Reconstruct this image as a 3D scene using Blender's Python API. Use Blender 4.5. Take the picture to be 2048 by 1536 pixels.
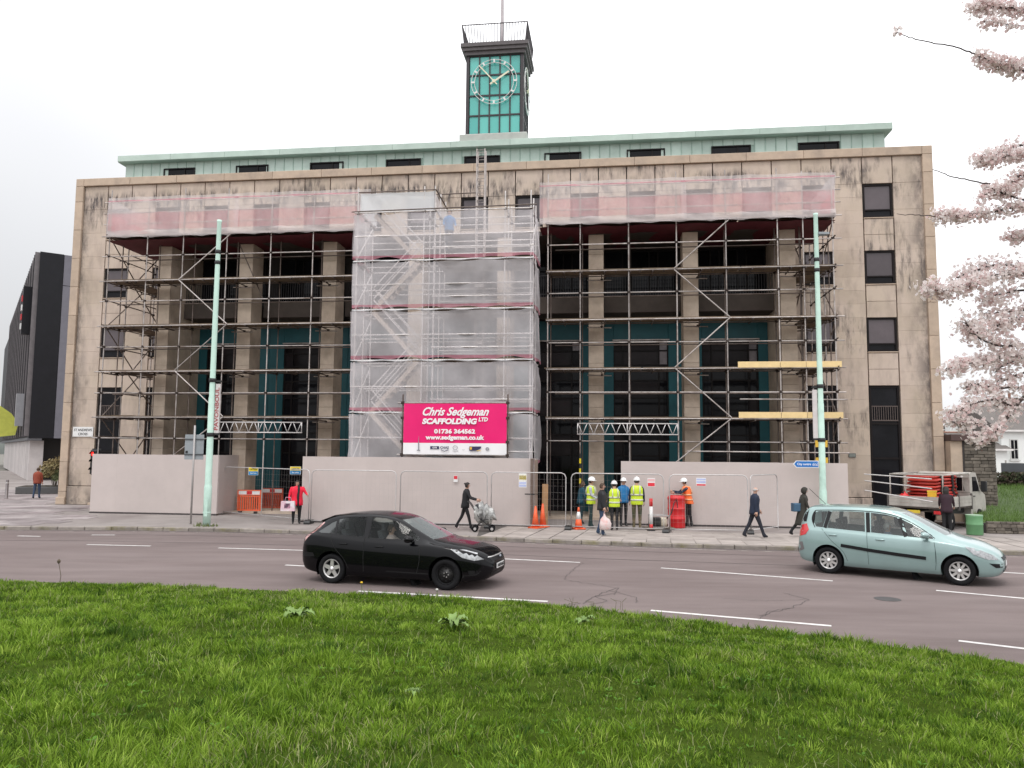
import bpy, bmesh, math, random
import numpy as np
from math import sin, cos, tan, pi, radians, sqrt, atan2, hypot, floor
from mathutils import Vector, Matrix, Euler
from mathutils.bvhtree import BVHTree
random.seed(7); np.random.seed(7)
for o in list(bpy.data.objects): bpy.data.objects.remove(o)
SC = bpy.context.scene
C = SC.collection

# ------------------------------------------------------------------ camera
EYE = 2.75
PITCH, ROLL, FPX = radians(5.022), radians(0.474), 1538.0
def cam_axes():
    up0 = Vector((0, -sin(PITCH), cos(PITCH))); r0 = Vector((1, 0, 0)); f = Vector((0, cos(PITCH), sin(PITCH)))
    return r0*cos(ROLL)+up0*sin(ROLL), -r0*sin(ROLL)+up0*cos(ROLL), f
RT, UP, FW = cam_axes()
cd = bpy.data.cameras.new('camera'); cam = bpy.data.objects.new('camera', cd); C.objects.link(cam)
cd.sensor_width = 36; cd.lens = FPX/2048*36; cd.clip_start = .1; cd.clip_end = 2000
M = Matrix((RT, UP, -FW)).transposed().to_4x4(); M.translation = (0, 0, EYE); cam.matrix_world = M
SC.camera = cam
def at(x, y, Y):            # the place at depth Y that the picture shows at x, y
    d = FW+RT*((x-1024)/FPX)+UP*((768-y)/FPX)
    return Vector((0, 0, EYE))+d*(Y/d.y)
def gnd(x, y, z=0):
    d = FW+RT*((x-1024)/FPX)+UP*((768-y)/FPX)
    return Vector((0, 0, EYE))+d*((z-EYE)/d.z)

# ------------------------------------------------------------------ sky (overcast) and sun
W = bpy.data.worlds.new('World'); SC.world = W; W.use_nodes = True
nt = W.node_tree; nt.nodes.clear(); N = nt.nodes.new; K = nt.links.new
SUN_EL, SUN_AZ = radians(62), radians(205)       # azimuth measured from +Y clockwise: high, behind the camera
tc = N('ShaderNodeTexCoord'); sep = N('ShaderNodeSeparateXYZ'); K(tc.outputs['Generated'], sep.inputs[0])
cl = N('ShaderNodeMath'); cl.operation = 'MAXIMUM'; cl.inputs[1].default_value = 0; K(sep.outputs['Z'], cl.inputs[0])
ma = N('ShaderNodeMath'); ma.operation = 'MULTIPLY_ADD'; ma.inputs[1].default_value = 1.60; ma.inputs[2].default_value = .84; K(cl.outputs[0], ma.inputs[0])
nz = N('ShaderNodeTexNoise'); nz.inputs['Scale'].default_value = 1.2; nz.inputs['Detail'].default_value = 4; nz.inputs['Roughness'].default_value = .5
K(tc.outputs['Generated'], nz.inputs['Vector'])
mr = N('ShaderNodeMapRange'); mr.inputs['From Min'].default_value = .3; mr.inputs['From Max'].default_value = .7
mr.inputs['To Min'].default_value = .88; mr.inputs['To Max'].default_value = 1.12; K(nz.outputs['Fac'], mr.inputs['Value'])
dt = N('ShaderNodeVectorMath'); dt.operation = 'DOT_PRODUCT'; dt.inputs[1].default_value = (-.80, .60, 0); K(tc.outputs['Generated'], dt.inputs[0])   # a greyer bank of cloud towards the left
gb = N('ShaderNodeMapRange'); gb.interpolation_type = 'SMOOTHSTEP'; gb.inputs['From Min'].default_value = .45; gb.inputs['From Max'].default_value = 1.0; gb.inputs['To Min'].default_value = 1.0; gb.inputs['To Max'].default_value = .66; K(dt.outputs['Value'], gb.inputs['Value'])
mb_ = N('ShaderNodeMath'); mb_.operation = 'MULTIPLY'; K(mr.outputs[0], mb_.inputs[0]); K(gb.outputs[0], mb_.inputs[1])
mu = N('ShaderNodeMath'); mu.operation = 'MULTIPLY'; K(ma.outputs[0], mu.inputs[0]); K(mb_.outputs[0], mu.inputs[1])
sky = N('ShaderNodeTexSky'); sky.sky_type = 'NISHITA'; sky.sun_disc = False; sky.sun_elevation = SUN_EL; sky.sun_rotation = SUN_AZ
sky.air_density = 1; sky.dust_density = 4
sm = N('ShaderNodeVectorMath'); sm.operation = 'SCALE'; sm.inputs['Scale'].default_value = .012; K(sky.outputs[0], sm.inputs[0])
gr = N('ShaderNodeMix'); gr.data_type = 'RGBA'; gr.inputs['A'].default_value = (.93, .95, 1.0, 1); gr.inputs['B'].default_value = (1, .99, .98, 1); K(nz.outputs['Fac'], gr.inputs['Factor'])
cs = N('ShaderNodeVectorMath'); cs.operation = 'SCALE'; K(gr.outputs['Result'], cs.inputs[0]); K(mu.outputs[0], cs.inputs['Scale'])
ad = N('ShaderNodeVectorMath'); ad.operation = 'ADD'; K(cs.outputs[0], ad.inputs[0]); K(sm.outputs[0], ad.inputs[1])
bg = N('ShaderNodeBackground'); bg.inputs['Strength'].default_value = 1.0; K(ad.outputs[0], bg.inputs['Color'])
wo = N('ShaderNodeOutputWorld'); K(bg.outputs[0], wo.inputs['Surface'])
sl = bpy.data.lights.new('sun', 'SUN'); sl.energy = .9; sl.angle = radians(14); sl.color = (1, .97, .93)
so = bpy.data.objects.new('sun', sl); C.objects.link(so)
sd = Vector((sin(SUN_AZ)*cos(SUN_EL), cos(SUN_AZ)*cos(SUN_EL), sin(SUN_EL)))
so.rotation_euler = (-sd).to_track_quat('-Z', 'Y').to_euler()
vs = SC.view_settings; vs.view_transform = 'Standard'; vs.look = 'None'; vs.exposure = 0; vs.gamma = 1; vs.use_curve_mapping = False
SC.render.engine = 'CYCLES'; SC.cycles.transparent_max_bounces = 24; SC.cycles.max_bounces = 8

# ------------------------------------------------------------------ materials
def S(r, g, b):
    return tuple((c/255/12.92 if c/255 <= .04045 else ((c/255+.055)/1.055)**2.4) for c in (r, g, b))
MATS = {}
def mat(name, col, rough=.7, var=.12, scale=3.0, bump=0.0, bscale=None, metal=0.0, spec=.5, rnd=0.0, coat=0.0, emit=0.0, stretch=None, world=True, col2=None, mix2=.5, trans=0.0):
    if name in MATS: return MATS[name]
    m = bpy.data.materials.new(name); m.use_nodes = True; t = m.node_tree; b = t.nodes['Principled BSDF']
    b.inputs['Roughness'].default_value = rough; b.inputs['Metallic'].default_value = metal
    b.inputs['Specular IOR Level'].default_value = spec; b.inputs['Coat Weight'].default_value = coat
    b.inputs['Coat Roughness'].default_value = .05
    n = t.nodes.new; k = t.links.new
    if world: src = n('ShaderNodeNewGeometry').outputs['Position']
    else: src = n('ShaderNodeTexCoord').outputs['Object']
    if stretch:
        mp = n('ShaderNodeMapping'); mp.inputs['Scale'].default_value = stretch; k(src, mp.inputs['Vector']); src = mp.outputs[0]
    no = n('ShaderNodeTexNoise'); no.inputs['Scale'].default_value = scale; no.inputs['Detail'].default_value = 6; no.inputs['Roughness'].default_value = .6; k(src, no.inputs['Vector'])
    r = n('ShaderNodeMapRange'); r.inputs['From Min'].default_value = .25; r.inputs['From Max'].default_value = .75
    r.inputs['To Min'].default_value = 1-var; r.inputs['To Max'].default_value = 1+var; k(no.outputs['Fac'], r.inputs['Value'])
    val = r.outputs[0]
    if rnd:
        oi = n('ShaderNodeObjectInfo'); r2 = n('ShaderNodeMapRange'); r2.inputs['To Min'].default_value = 1-rnd; r2.inputs['To Max'].default_value = 1+rnd; k(oi.outputs['Random'], r2.inputs['Value'])
        q = n('ShaderNodeMath'); q.operation = 'MULTIPLY'; k(val, q.inputs[0]); k(r2.outputs[0], q.inputs[1]); val = q.outputs[0]
    base = n('ShaderNodeRGB'); base.outputs[0].default_value = (*col, 1); bo = base.outputs[0]
    if col2:
        n2 = n('ShaderNodeTexNoise'); n2.inputs['Scale'].default_value = scale*.37; n2.inputs['Detail'].default_value = 5; n2.inputs['Roughness'].default_value = .65; k(src, n2.inputs['Vector'])
        r3 = n('ShaderNodeMapRange'); r3.inputs['From Min'].default_value = mix2-.1; r3.inputs['From Max'].default_value = mix2+.1; k(n2.outputs['Fac'], r3.inputs['Value'])
        mx = n('ShaderNodeMix'); mx.data_type = 'RGBA'; mx.inputs['B'].default_value = (*col2, 1); k(bo, mx.inputs['A']); k(r3.outputs[0], mx.inputs['Factor']); bo = mx.outputs['Result']
    sc = n('ShaderNodeVectorMath'); sc.operation = 'SCALE'; k(bo, sc.inputs[0]); k(val, sc.inputs['Scale'])
    k(sc.outputs[0], b.inputs['Base Color'])
    if emit:
        b.inputs['Emission Color'].default_value = (*col, 1); b.inputs['Emission Strength'].default_value = emit
    if trans: b.inputs['Transmission Weight'].default_value = trans
    if bump:
        nb = n('ShaderNodeTexNoise'); nb.inputs['Scale'].default_value = bscale or scale*6; nb.inputs['Detail'].default_value = 5; k(src, nb.inputs['Vector'])
        bm_ = n('ShaderNodeBump'); bm_.inputs['Strength'].default_value = bump; bm_.inputs['Distance'].default_value = .02; k(nb.outputs['Fac'], bm_.inputs['Height']); k(bm_.outputs[0], b.inputs['Normal'])
    MATS[name] = m; return m

def net_mat(name, col, opacity, var=.12, transl=.45):
    m = bpy.data.materials.new(name); m.use_nodes = True; t = m.node_tree; t.nodes.clear(); n = t.nodes.new; k = t.links.new
    g = n('ShaderNodeNewGeometry'); no = n('ShaderNodeTexNoise'); no.inputs['Scale'].default_value = 1.3; no.inputs['Detail'].default_value = 5; k(g.outputs['Position'], no.inputs['Vector'])
    r = n('ShaderNodeMapRange'); r.inputs['From Min'].default_value = .3; r.inputs['From Max'].default_value = .7; r.inputs['To Min'].default_value = opacity-var; r.inputs['To Max'].default_value = opacity+var; k(no.outputs['Fac'], r.inputs['Value'])
    d = n('ShaderNodeBsdfDiffuse'); d.inputs['Color'].default_value = (*col, 1)
    tr = n('ShaderNodeBsdfTranslucent'); tr.inputs['Color'].default_value = (*col, 1)
    mx = n('ShaderNodeMixShader'); mx.inputs[0].default_value = transl; k(d.outputs[0], mx.inputs[1]); k(tr.outputs[0], mx.inputs[2])
    tp = n('ShaderNodeBsdfTransparent'); m2 = n('ShaderNodeMixShader'); k(r.outputs[0], m2.inputs[0]); k(tp.outputs[0], m2.inputs[1]); k(mx.outputs[0], m2.inputs[2])
    o = n('ShaderNodeOutputMaterial'); k(m2.outputs[0], o.inputs['Surface']); MATS[name] = m; return m

def pane_mat(name, tint, opacity, rough=.03):   # thin glazing: partly see-through, reflecting
    m = bpy.data.materials.new(name); m.use_nodes = True; t = m.node_tree; t.nodes.clear(); n = t.nodes.new; k = t.links.new
    b = n('ShaderNodeBsdfPrincipled'); b.inputs['Base Color'].default_value = (*tint, 1); b.inputs['Roughness'].default_value = rough; b.inputs['Specular IOR Level'].default_value = .8
    tp = n('ShaderNodeBsdfTransparent'); tp.inputs['Color'].default_value = (.8, .86, .84, 1)
    mx = n('ShaderNodeMixShader'); fr = n('ShaderNodeFresnel'); fr.inputs['IOR'].default_value = 1.5
    a = n('ShaderNodeMath'); a.operation = 'ADD'; a.use_clamp = True; a.inputs[1].default_value = opacity; k(fr.outputs[0], a.inputs[0])
    k(a.outputs[0], mx.inputs[0]); k(tp.outputs[0], mx.inputs[1]); k(b.outputs[0], mx.inputs[2])
    o = n('ShaderNodeOutputMaterial'); k(mx.outputs[0], o.inputs['Surface']); MATS[name] = m; return m

# ------------------------------------------------------------------ mesh helpers
class MB:
    def __init__(s): s.v = []; s.f = []; s.mi = []
    def add(s, vs, fs, mi=0):
        n = len(s.v); s.v += [tuple(q) for q in vs]; s.f += [tuple(i+n for i in f) for f in fs]; s.mi += [mi]*len(fs); return s
    def box(s, x0, x1, y0, y1, z0, z1, mi=0):
        return s.add([(x0,y0,z0),(x1,y0,z0),(x1,y1,z0),(x0,y1,z0),(x0,y0,z1),(x1,y0,z1),(x1,y1,z1),(x0,y1,z1)],
                     [(0,3,2,1),(4,5,6,7),(0,1,5,4),(1,2,6,5),(2,3,7,6),(3,0,4,7)], mi)
    def bbox(s, x0, x1, y0, y1, z0, z1, c=.01, mi=0):   # box with chamfered vertical faces towards -y
        return s.add([(x0,y1,z0),(x1,y1,z0),(x1,y1,z1),(x0,y1,z1),(x0,y0+c,z0),(x1,y0+c,z0),(x1,y0+c,z1),(x0,y0+c,z1),(x0+c,y0,z0+c),(x1-c,y0,z0+c),(x1-c,y0,z1-c),(x0+c,y0,z1-c)],
                     [(3,2,1,0),(0,1,5,4),(1,2,6,5),(2,3,7,6),(3,0,4,7),(4,5,9,8),(5,6,10,9),(6,7,11,10),(7,4,8,11),(8,9,10,11)], mi)
    def obox(s, c, size, M3=None, mi=0):
        hx, hy, hz = size[0]/2, size[1]/2, size[2]/2; c = Vector(c)
        vs = [Vector((a*hx, b*hy, d*hz)) for d in (-1, 1) for a, b in ((-1,-1),(1,-1),(1,1),(-1,1))]
        if M3 is not None: vs = [M3@q for q in vs]
        return s.add([c+q for q in vs], [(0,3,2,1),(4,5,6,7),(0,1,5,4),(1,2,6,5),(2,3,7,6),(3,0,4,7)], mi)
    def tube(s, p, q, r, n=8, r2=None, mi=0, cap=True):
        p = Vector(p); q = Vector(q); r2 = r if r2 is None else r2; d = (q-p)
        if d.length < 1e-6: return s
        d.normalize(); a = d.orthogonal().normalized(); b = d.cross(a)
        vs = [p+(a*cos(2*pi*i/n)+b*sin(2*pi*i/n))*r for i in range(n)]+[q+(a*cos(2*pi*i/n)+b*sin(2*pi*i/n))*r2 for i in range(n)]
        fs = [(i, (i+1) % n, n+(i+1) % n, n+i) for i in range(n)]
        if cap: fs += [tuple(range(n-1, -1, -1)), tuple(range(n, 2*n))]
        return s.add(vs, fs, mi)
    def path(s, pts, r, n=6, mi=0, taper=None):
        pts = [Vector(p) for p in pts]; m = len(pts); vs = []; fs = []
        prev = None
        for i, p in enumerate(pts):
            d = (pts[min(i+1, m-1)]-pts[max(i-1, 0)]).normalized()
            a = d.orthogonal().normalized() if prev is None else (prev-d*prev.dot(d)).normalized()
            prev = a; b = d.cross(a); rr = r if taper is None else r+(taper-r)*i/(m-1)
            vs += [p+(a*cos(2*pi*j/n)+b*sin(2*pi*j/n))*rr for j in range(n)]
        for i in range(m-1):
            fs += [(i*n+j, i*n+(j+1) % n, (i+1)*n+(j+1) % n, (i+1)*n+j) for j in range(n)]
        fs += [tuple(range(n-1, -1, -1)), tuple(range((m-1)*n, m*n))]
        return s.add(vs, fs, mi)
    def prism(s, pts, axis, a, b, mi=0):       # 2D outline extruded along an axis from a to b
        def P(u, v, t): return {'x': (t, u, v), 'y': (u, t, v), 'z': (u, v, t)}[axis]
        n = len(pts); vs = [P(u, v, a) for u, v in pts]+[P(u, v, b) for u, v in pts]
        fs = [(i, (i+1) % n, n+(i+1) % n, n+i) for i in range(n)]+[tuple(range(n-1, -1, -1)), tuple(range(n, 2*n))]
        return s.add(vs, fs, mi)
    def lathe(s, prof, n=16, c=(0,0,0), axis='z', mi=0, close=False):
        vs = []; m = len(prof)
        for r, z in prof:
            for j in range(n):
                a = 2*pi*j/n; x, y = r*cos(a), r*sin(a)
                q = {'z': (x, y, z), 'y': (x, z, y), 'x': (z, x, y)}[axis]
                vs.append((q[0]+c[0], q[1]+c[1], q[2]+c[2]))
        fs = [(i*n+j, i*n+(j+1) % n, (i+1)*n+(j+1) % n, (i+1)*n+j) for i in range(m-1) for j in range(n)]
        if not close: fs += [tuple(range(n-1, -1, -1)), tuple(range((m-1)*n, m*n))]
        else: fs += [((m-1)*n+j, (m-1)*n+(j+1) % n, (j+1) % n, j) for j in range(n)]
        return s.add(vs, fs, mi)
    def rings(s, rg, n=16, mi=0, cap=True):    # rg: list of (center, ax, ay vectors)
        vs = []; m = len(rg)
        for c, a, b in rg:
            vs += [Vector(c)+Vector(a)*cos(2*pi*j/n)+Vector(b)*sin(2*pi*j/n) for j in range(n)]
        fs = [(i*n+j, i*n+(j+1) % n, (i+1)*n+(j+1) % n, (i+1)*n+j) for i in range(m-1) for j in range(n)]
        if cap: fs += [tuple(range(n-1, -1, -1)), tuple(range((m-1)*n, m*n))]
        return s.add(vs, fs, mi)
    def mesh(s, name, mats=None, smooth=False, fix=True):
        me = bpy.data.meshes.new(name); me.from_pydata(s.v, [], s.f)
        for m in (mats if isinstance(mats, (list, tuple)) else [mats] if mats else []): me.materials.append(m)
        if any(s.mi): me.polygons.foreach_set('material_index', s.mi)
        if fix:
            b = bmesh.new(); b.from_mesh(me); bmesh.ops.recalc_face_normals(b, faces=b.faces); b.to_mesh(me); b.free()
        if smooth: me.polygons.foreach_set('use_smooth', [True]*len(me.polygons))
        me.update(); return me
    def build(s, name, mats, parent=None, smooth=False, fix=True, loc=None):
        return link(name, s.mesh(name, mats, smooth, fix), parent, loc)
def link(name, me, parent=None, loc=None, rot=None):
    o = bpy.data.objects.new(name, me); C.objects.link(o)
    if parent: o.parent = parent
    if loc is not None: o.location = loc
    if rot is not None: o.rotation_euler = rot
    return o
def tag(o, label, cat, group=None):
    o['label'] = label; o['category'] = cat
    if group: o['group'] = group
    return o
def thing(name, label, cat, loc=(0,0,0), rz=0, group=None):
    o = bpy.data.objects.new(name, None); o.empty_display_size = .2; C.objects.link(o); o.location = loc; o.rotation_euler = (0, 0, rz)
    return tag(o, label, cat, group)
def struct(o): o['kind'] = 'structure'; return o
def stuff(o): o['kind'] = 'stuff'; return o
def smooth_by_angle(me, ang=40):
    me.polygons.foreach_set('use_smooth', [True]*len(me.polygons))
    try: me.set_sharp_from_angle(angle=radians(ang))
    except Exception: pass
_ut = {}
def tube_obj(name, p, q, r, m, parent, n=8):
    key = (m.name, n)
    if key not in _ut: _ut[key] = MB().tube((0,0,0), (0,0,1), 1, n).mesh('tube', m, True)
    if key not in _ut or True:
        me = _ut[key]
    o = link(name, me, parent); p = Vector(p); q = Vector(q); d = q-p
    o.location = p; o.rotation_mode = 'QUATERNION'; o.rotation_quaternion = d.to_track_quat('Z', 'Y'); o.scale = (r, r, d.length); return o
def text_mesh(txt, size, m, name='lettering', parent=None, loc=(0,0,0), rot=(pi/2,0,0), shear=0, bold=0, width=None, align='CENTER', depth=.002, spacing=1.0):
    cu = bpy.data.curves.new('t', 'FONT'); cu.body = txt; cu.size = size; cu.shear = shear; cu.offset = bold; cu.extrude = depth; cu.align_x = align; cu.space_character = spacing; cu.resolution_u = 3
    o = bpy.data.objects.new('t', cu); C.objects.link(o); dg = bpy.context.evaluated_depsgraph_get(); dg.update()
    me = bpy.data.meshes.new_from_object(o.evaluated_get(dg)); bpy.data.objects.remove(o); bpy.data.curves.remove(cu)
    me.materials.clear(); me.materials.append(m); me.name = name
    p = link(name, me, parent, loc, rot)
    if width:
        xs = [v.co.x for v in me.vertices]; p.scale.x = width/max(.001, max(xs)-min(xs))
    return p
def catmull(pts, n):
    P = [np.array(p, float) for p in pts]; P = [2*P[0]-P[1]]+P+[2*P[-1]-P[-2]]; out = []
    for i in range(1, len(P)-2):
        for j in range(n):
            t = j/n; a, b, c, d = P[i-1:i+3]
            out.append(.5*((2*b)+(c-a)*t+(2*a-5*b+4*c-d)*t*t+(3*b-a-3*c+d)*t**3))
    out.append(P[-2]); return out
def fnoise(x, y, s=1.0, seed=0):
    def h(i, j): return (sin(i*127.1+j*311.7+seed*74.7)*43758.5453) % 1
    x *= s; y *= s; i, j = floor(x), floor(y); u, v = x-i, y-j; u = u*u*(3-2*u); v = v*v*(3-2*v)
    return (h(i,j)*(1-u)+h(i+1,j)*u)*(1-v)+(h(i,j+1)*(1-u)+h(i+1,j+1)*u)*v

# facade frame: local x = along the facade, local y = back into it, z up
YAW = radians(7.29)
F0 = Vector((-22.215, 38.183, 0))
def fthing(name, label, cat, group=None): return thing(name, label, cat, F0, -YAW, group)
def fw(u, w, z=0): return F0+Vector((cos(YAW)*u-sin(YAW)*w, -sin(YAW)*u-cos(YAW)*w, z))
# ------------------------------------------------------------------ palette
def stone_material():
    m = bpy.data.materials.new('portland_stone'); m.use_nodes = True; t = m.node_tree; b = t.nodes['Principled BSDF']; n = t.nodes.new; k = t.links.new
    b.inputs['Roughness'].default_value = .85; b.inputs['Specular IOR Level'].default_value = .25
    g = n('ShaderNodeNewGeometry'); oi = n('ShaderNodeObjectInfo')
    def noise(scale, detail=6, stretch=None, rough=.6):
        q = n('ShaderNodeTexNoise'); q.inputs['Scale'].default_value = scale; q.inputs['Detail'].default_value = detail; q.inputs['Roughness'].default_value = rough
        if stretch:
            mp = n('ShaderNodeMapping'); mp.inputs['Scale'].default_value = stretch; k(g.outputs['Position'], mp.inputs[0]); k(mp.outputs[0], q.inputs['Vector'])
        else: k(g.outputs['Position'], q.inputs['Vector'])
        return q.outputs['Fac']
    def rng(src, a, b_, c, d):
        r = n('ShaderNodeMapRange'); r.inputs['From Min'].default_value = a; r.inputs['From Max'].default_value = b_; r.inputs['To Min'].default_value = c; r.inputs['To Max'].default_value = d; k(src, r.inputs['Value']); return r.outputs[0]
    def mth(op, a, b_):
        q = n('ShaderNodeMath'); q.operation = op; q.use_clamp = False
        for i, s_ in enumerate((a, b_)):
            if isinstance(s_, (int, float)): q.inputs[i].default_value = s_
            else: k(s_, q.inputs[i])
        return q.outputs[0]
    def mix(f, a, b_):
        q = n('ShaderNodeMix'); q.data_type = 'RGBA'
        for s_, key in ((f, 'Factor'), (a, 'A'), (b_, 'B')):
            if isinstance(s_, tuple): q.inputs[key].default_value = (*s_, 1)
            elif isinstance(s_, (int, float)): q.inputs[key].default_value = s_
            else: k(s_, q.inputs[key])
        return q.outputs['Result']
    c1 = mix(oi.outputs['Random'], (.49, .405, .325), (.57, .475, .385))
    c2 = mix(rng(noise(.5), .40, .62, 0, .75), c1, (.60, .495, .425))
    c3 = mix(rng(noise(2.4, 7, (1, 1, .35)), .48, .72, 0, .55), c2, (.35, .28, .24))
    # soot and lichen: ragged runs under the coping and round the frame's inner edge
    z = n('ShaderNodeSeparateXYZ'); k(g.outputs['Position'], z.inputs[0])
    band = mth('MULTIPLY', rng(z.outputs['Z'], 13.6, 14.9, 0, 1), rng(z.outputs['Z'], 15.35, 15.75, 1, 0))
    big = rng(noise(.42, 3), .41, .51, 0, 1); rag = rng(noise(3.2, 8, (1.6, 1.6, .35), .7), .42, .60, 0, 1)
    st = mth('MULTIPLY', mth('MULTIPLY', band, big), rag)
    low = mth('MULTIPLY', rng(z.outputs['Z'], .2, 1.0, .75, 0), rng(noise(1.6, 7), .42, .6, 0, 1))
    gen = mth('MULTIPLY', rng(noise(.33, 4), .50, .62, 0, 1), rng(noise(2.3, 9, (1.6, 1.6, .30), .72), .47, .62, 0, .8))
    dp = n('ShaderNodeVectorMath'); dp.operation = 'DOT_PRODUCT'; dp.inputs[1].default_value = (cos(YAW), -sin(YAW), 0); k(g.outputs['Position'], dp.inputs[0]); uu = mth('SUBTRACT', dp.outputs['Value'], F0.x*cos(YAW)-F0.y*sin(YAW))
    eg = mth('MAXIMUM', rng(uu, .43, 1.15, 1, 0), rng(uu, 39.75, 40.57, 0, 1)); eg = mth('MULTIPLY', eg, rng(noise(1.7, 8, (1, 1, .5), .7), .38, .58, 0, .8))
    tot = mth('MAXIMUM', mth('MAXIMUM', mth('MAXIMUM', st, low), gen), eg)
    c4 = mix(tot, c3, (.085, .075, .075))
    k(c4, b.inputs['Base Color'])
    bp = n('ShaderNodeBump'); bp.inputs['Strength'].default_value = .35; bp.inputs['Distance'].default_value = .015; k(noise(16, 6), bp.inputs['Height']); k(bp.outputs[0], b.inputs['Normal'])
    MATS['portland_stone'] = m; return m
STONE = stone_material()
STONE_FRAME = mat('frame_stone_pale', (.50, .395, .305), .85, .14, 2.2, .3, 18, rnd=.06, spec=.25, col2=(.40, .32, .26), mix2=.60)
STONE_PIER = mat('pier_stone', (.56, .46, .37), .85, .16, 2.0, .3, 18, rnd=.05, spec=.2, col2=(.43, .345, .27), mix2=.56)
JOINT = mat('joint_dark', (.045, .038, .036), .9, .2)
BRONZE = mat('bronze_frame', (.014, .011, .011), .5, .2, 8, spec=.15)
GLASS = mat('dark_glass', (.010, .010, .012), .06, .5, .9, spec=.15, rnd=.4)
BLIND = mat('blind_glass', (.105, .085, .092), .12, .18, 1.2, spec=.5, rnd=.3)
BRIGHT = mat('painted_reflection_pane', (.26, .23, .24), .2, .25, 4, spec=.2, rnd=.3)  # pale base colour stands in for light reflected in some upper panes
DIM = mat('dim_glass', (.022, .018, .019), .15, .3, 1.5, spec=.1, rnd=.5)
VOID = mat('interior_dark', (.012, .011, .012), .9, .2)
TEAL = mat('teal_render', (.006, .088, .106), .55, .18, 1.5, rnd=.08)
COPPER = mat('copper_patina', (.43, .54, .475), .65, .10, 1.4, .12, 9, rnd=.07, col2=(.48, .58, .52), mix2=.5)
COPPER_TRIM = mat('copper_trim', (.37, .50, .43), .65, .12, 1.2, .1, rnd=.05)
WHITE = mat('white_paint', (.72, .72, .70), .5, .06, 4)
ROOF = mat('roof_felt', (.12, .12, .12), .9, .2)
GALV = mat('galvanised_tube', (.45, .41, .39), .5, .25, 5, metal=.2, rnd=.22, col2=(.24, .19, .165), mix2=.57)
GALV_DARK = mat('dark_tube', (.115, .085, .072), .6, .25, 5, metal=.2, rnd=.25, col2=(.19, .155, .135), mix2=.55)  # darker, browner version of the tube colour, mostly on the inner rows
FITTING = mat('steel_fitting', (.05, .035, .03), .6, .3, 20, metal=.4)
BOARD = mat('scaffold_board', (.165, .12, .08), .8, .22, 6, .2, rnd=.2)
BOARD_NEW = mat('new_timber', (.80, .60, .30), .7, .10, 5, .15, rnd=.08)
ASPHALT = mat('asphalt', (.170, .136, .130), .92, .12, 1.1, .5, 120, spec=.15, col2=(.200, .163, .156), mix2=.52, stretch=(.35, 1.6, 1))
PAVE = mat('pavement_asphalt', (.285, .255, .24), .9, .14, .9, .3, 60, spec=.2, col2=(.22, .19, .18), mix2=.55)
SLAB = mat('paving_slab', (.34, .30, .275), .88, .18, 2.4, .25, 40, rnd=.14, spec=.25)
SLAB_PLAZA = mat('plaza_slab', (.30, .265, .26), .80, .25, 1.2, .2, 30, rnd=.25, spec=.3, col2=(.20, .165, .165), mix2=.52)
KERB = mat('kerb_granite', (.27, .24, .215), .85, .22, 4, .3, rnd=.15, spec=.25, col2=(.19, .17, .10), mix2=.57)
PAINT = mat('road_paint', (.62, .60, .58), .8, .22, 7, .2, col2=(.40, .37, .36), mix2=.66)
def worn_paint():
    m = bpy.data.materials.new('worn_line'); m.use_nodes = True; t = m.node_tree; b = t.nodes['Principled BSDF']; b.inputs['Base Color'].default_value = (.42, .38, .34, 1); b.inputs['Roughness'].default_value = .9
    g = t.nodes.new('ShaderNodeNewGeometry'); no = t.nodes.new('ShaderNodeTexNoise'); no.inputs['Scale'].default_value = 3; no.inputs['Detail'].default_value = 8; t.links.new(g.outputs['Position'], no.inputs['Vector'])
    r = t.nodes.new('ShaderNodeMapRange'); r.inputs['From Min'].default_value = .42; r.inputs['From Max'].default_value = .62; t.links.new(no.outputs['Fac'], r.inputs['Value']); t.links.new(r.outputs[0], b.inputs['Alpha']); return m
WORN = worn_paint()

# ------------------------------------------------------------------ ground, road, pavements
RZ = -.11
g = MB(); g.box(-900, 900, -300, 1500, -1.2, -.20); struct(g.build('ground', mat('far_ground', (.16, .15, .13), .95, .2, .2)))
g = MB(); g.add([(-90,-20,RZ),(90,-20,RZ),(90,34,RZ),(-90,34,RZ)], [(0,1,2,3)]); road = struct(g.build('road', ASPHALT))
KERB_PTS = [(-60,27.6),(-40,27.5),(-26,27.35),(-17.9,27.2),(-12.65,27.3),(-7.22,26.7),(0.04,24.9),(4.26,23.87),(8.6,23.18),(13.0,22.75),(17,22.3),(24,21.2),(34,18.6),(60,10)]
KC = [tuple(p) for p in catmull(KERB_PTS, 24)]
def resample(pts, step):
    out = [pts[0]]; acc = 0
    for a, b in zip(pts, pts[1:]):
        L = hypot(b[0]-a[0], b[1]-a[1]); t = step-acc
        while t <= L:
            out.append((a[0]+(b[0]-a[0])*t/L, a[1]+(b[1]-a[1])*t/L)); t += step
        acc = (acc+L) % step
    return out
KR = resample(KC, .92)
g = MB(); vs = []
for x, y in KC: vs += [(x, y+.10, -.006), (x+0, 95, -.006), (x, y+.10, -.3)]
n_ = len(KC); fs = []
for i in range(n_-1): fs += [(3*i, 3*i+3, 3*i+4, 3*i+1), (3*i+2, 3*i+5, 3*i+3, 3*i)]
g.add(vs, fs); pavement = struct(g.build('pavement', PAVE))
kerb = bpy.data.objects.new('kerb', None); C.objects.link(kerb); struct(kerb)
km = MB(); km.bbox(-.452, .452, -.075, .075, -.14, .006, .02); kme = km.mesh('kerb_stone', KERB)
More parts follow.
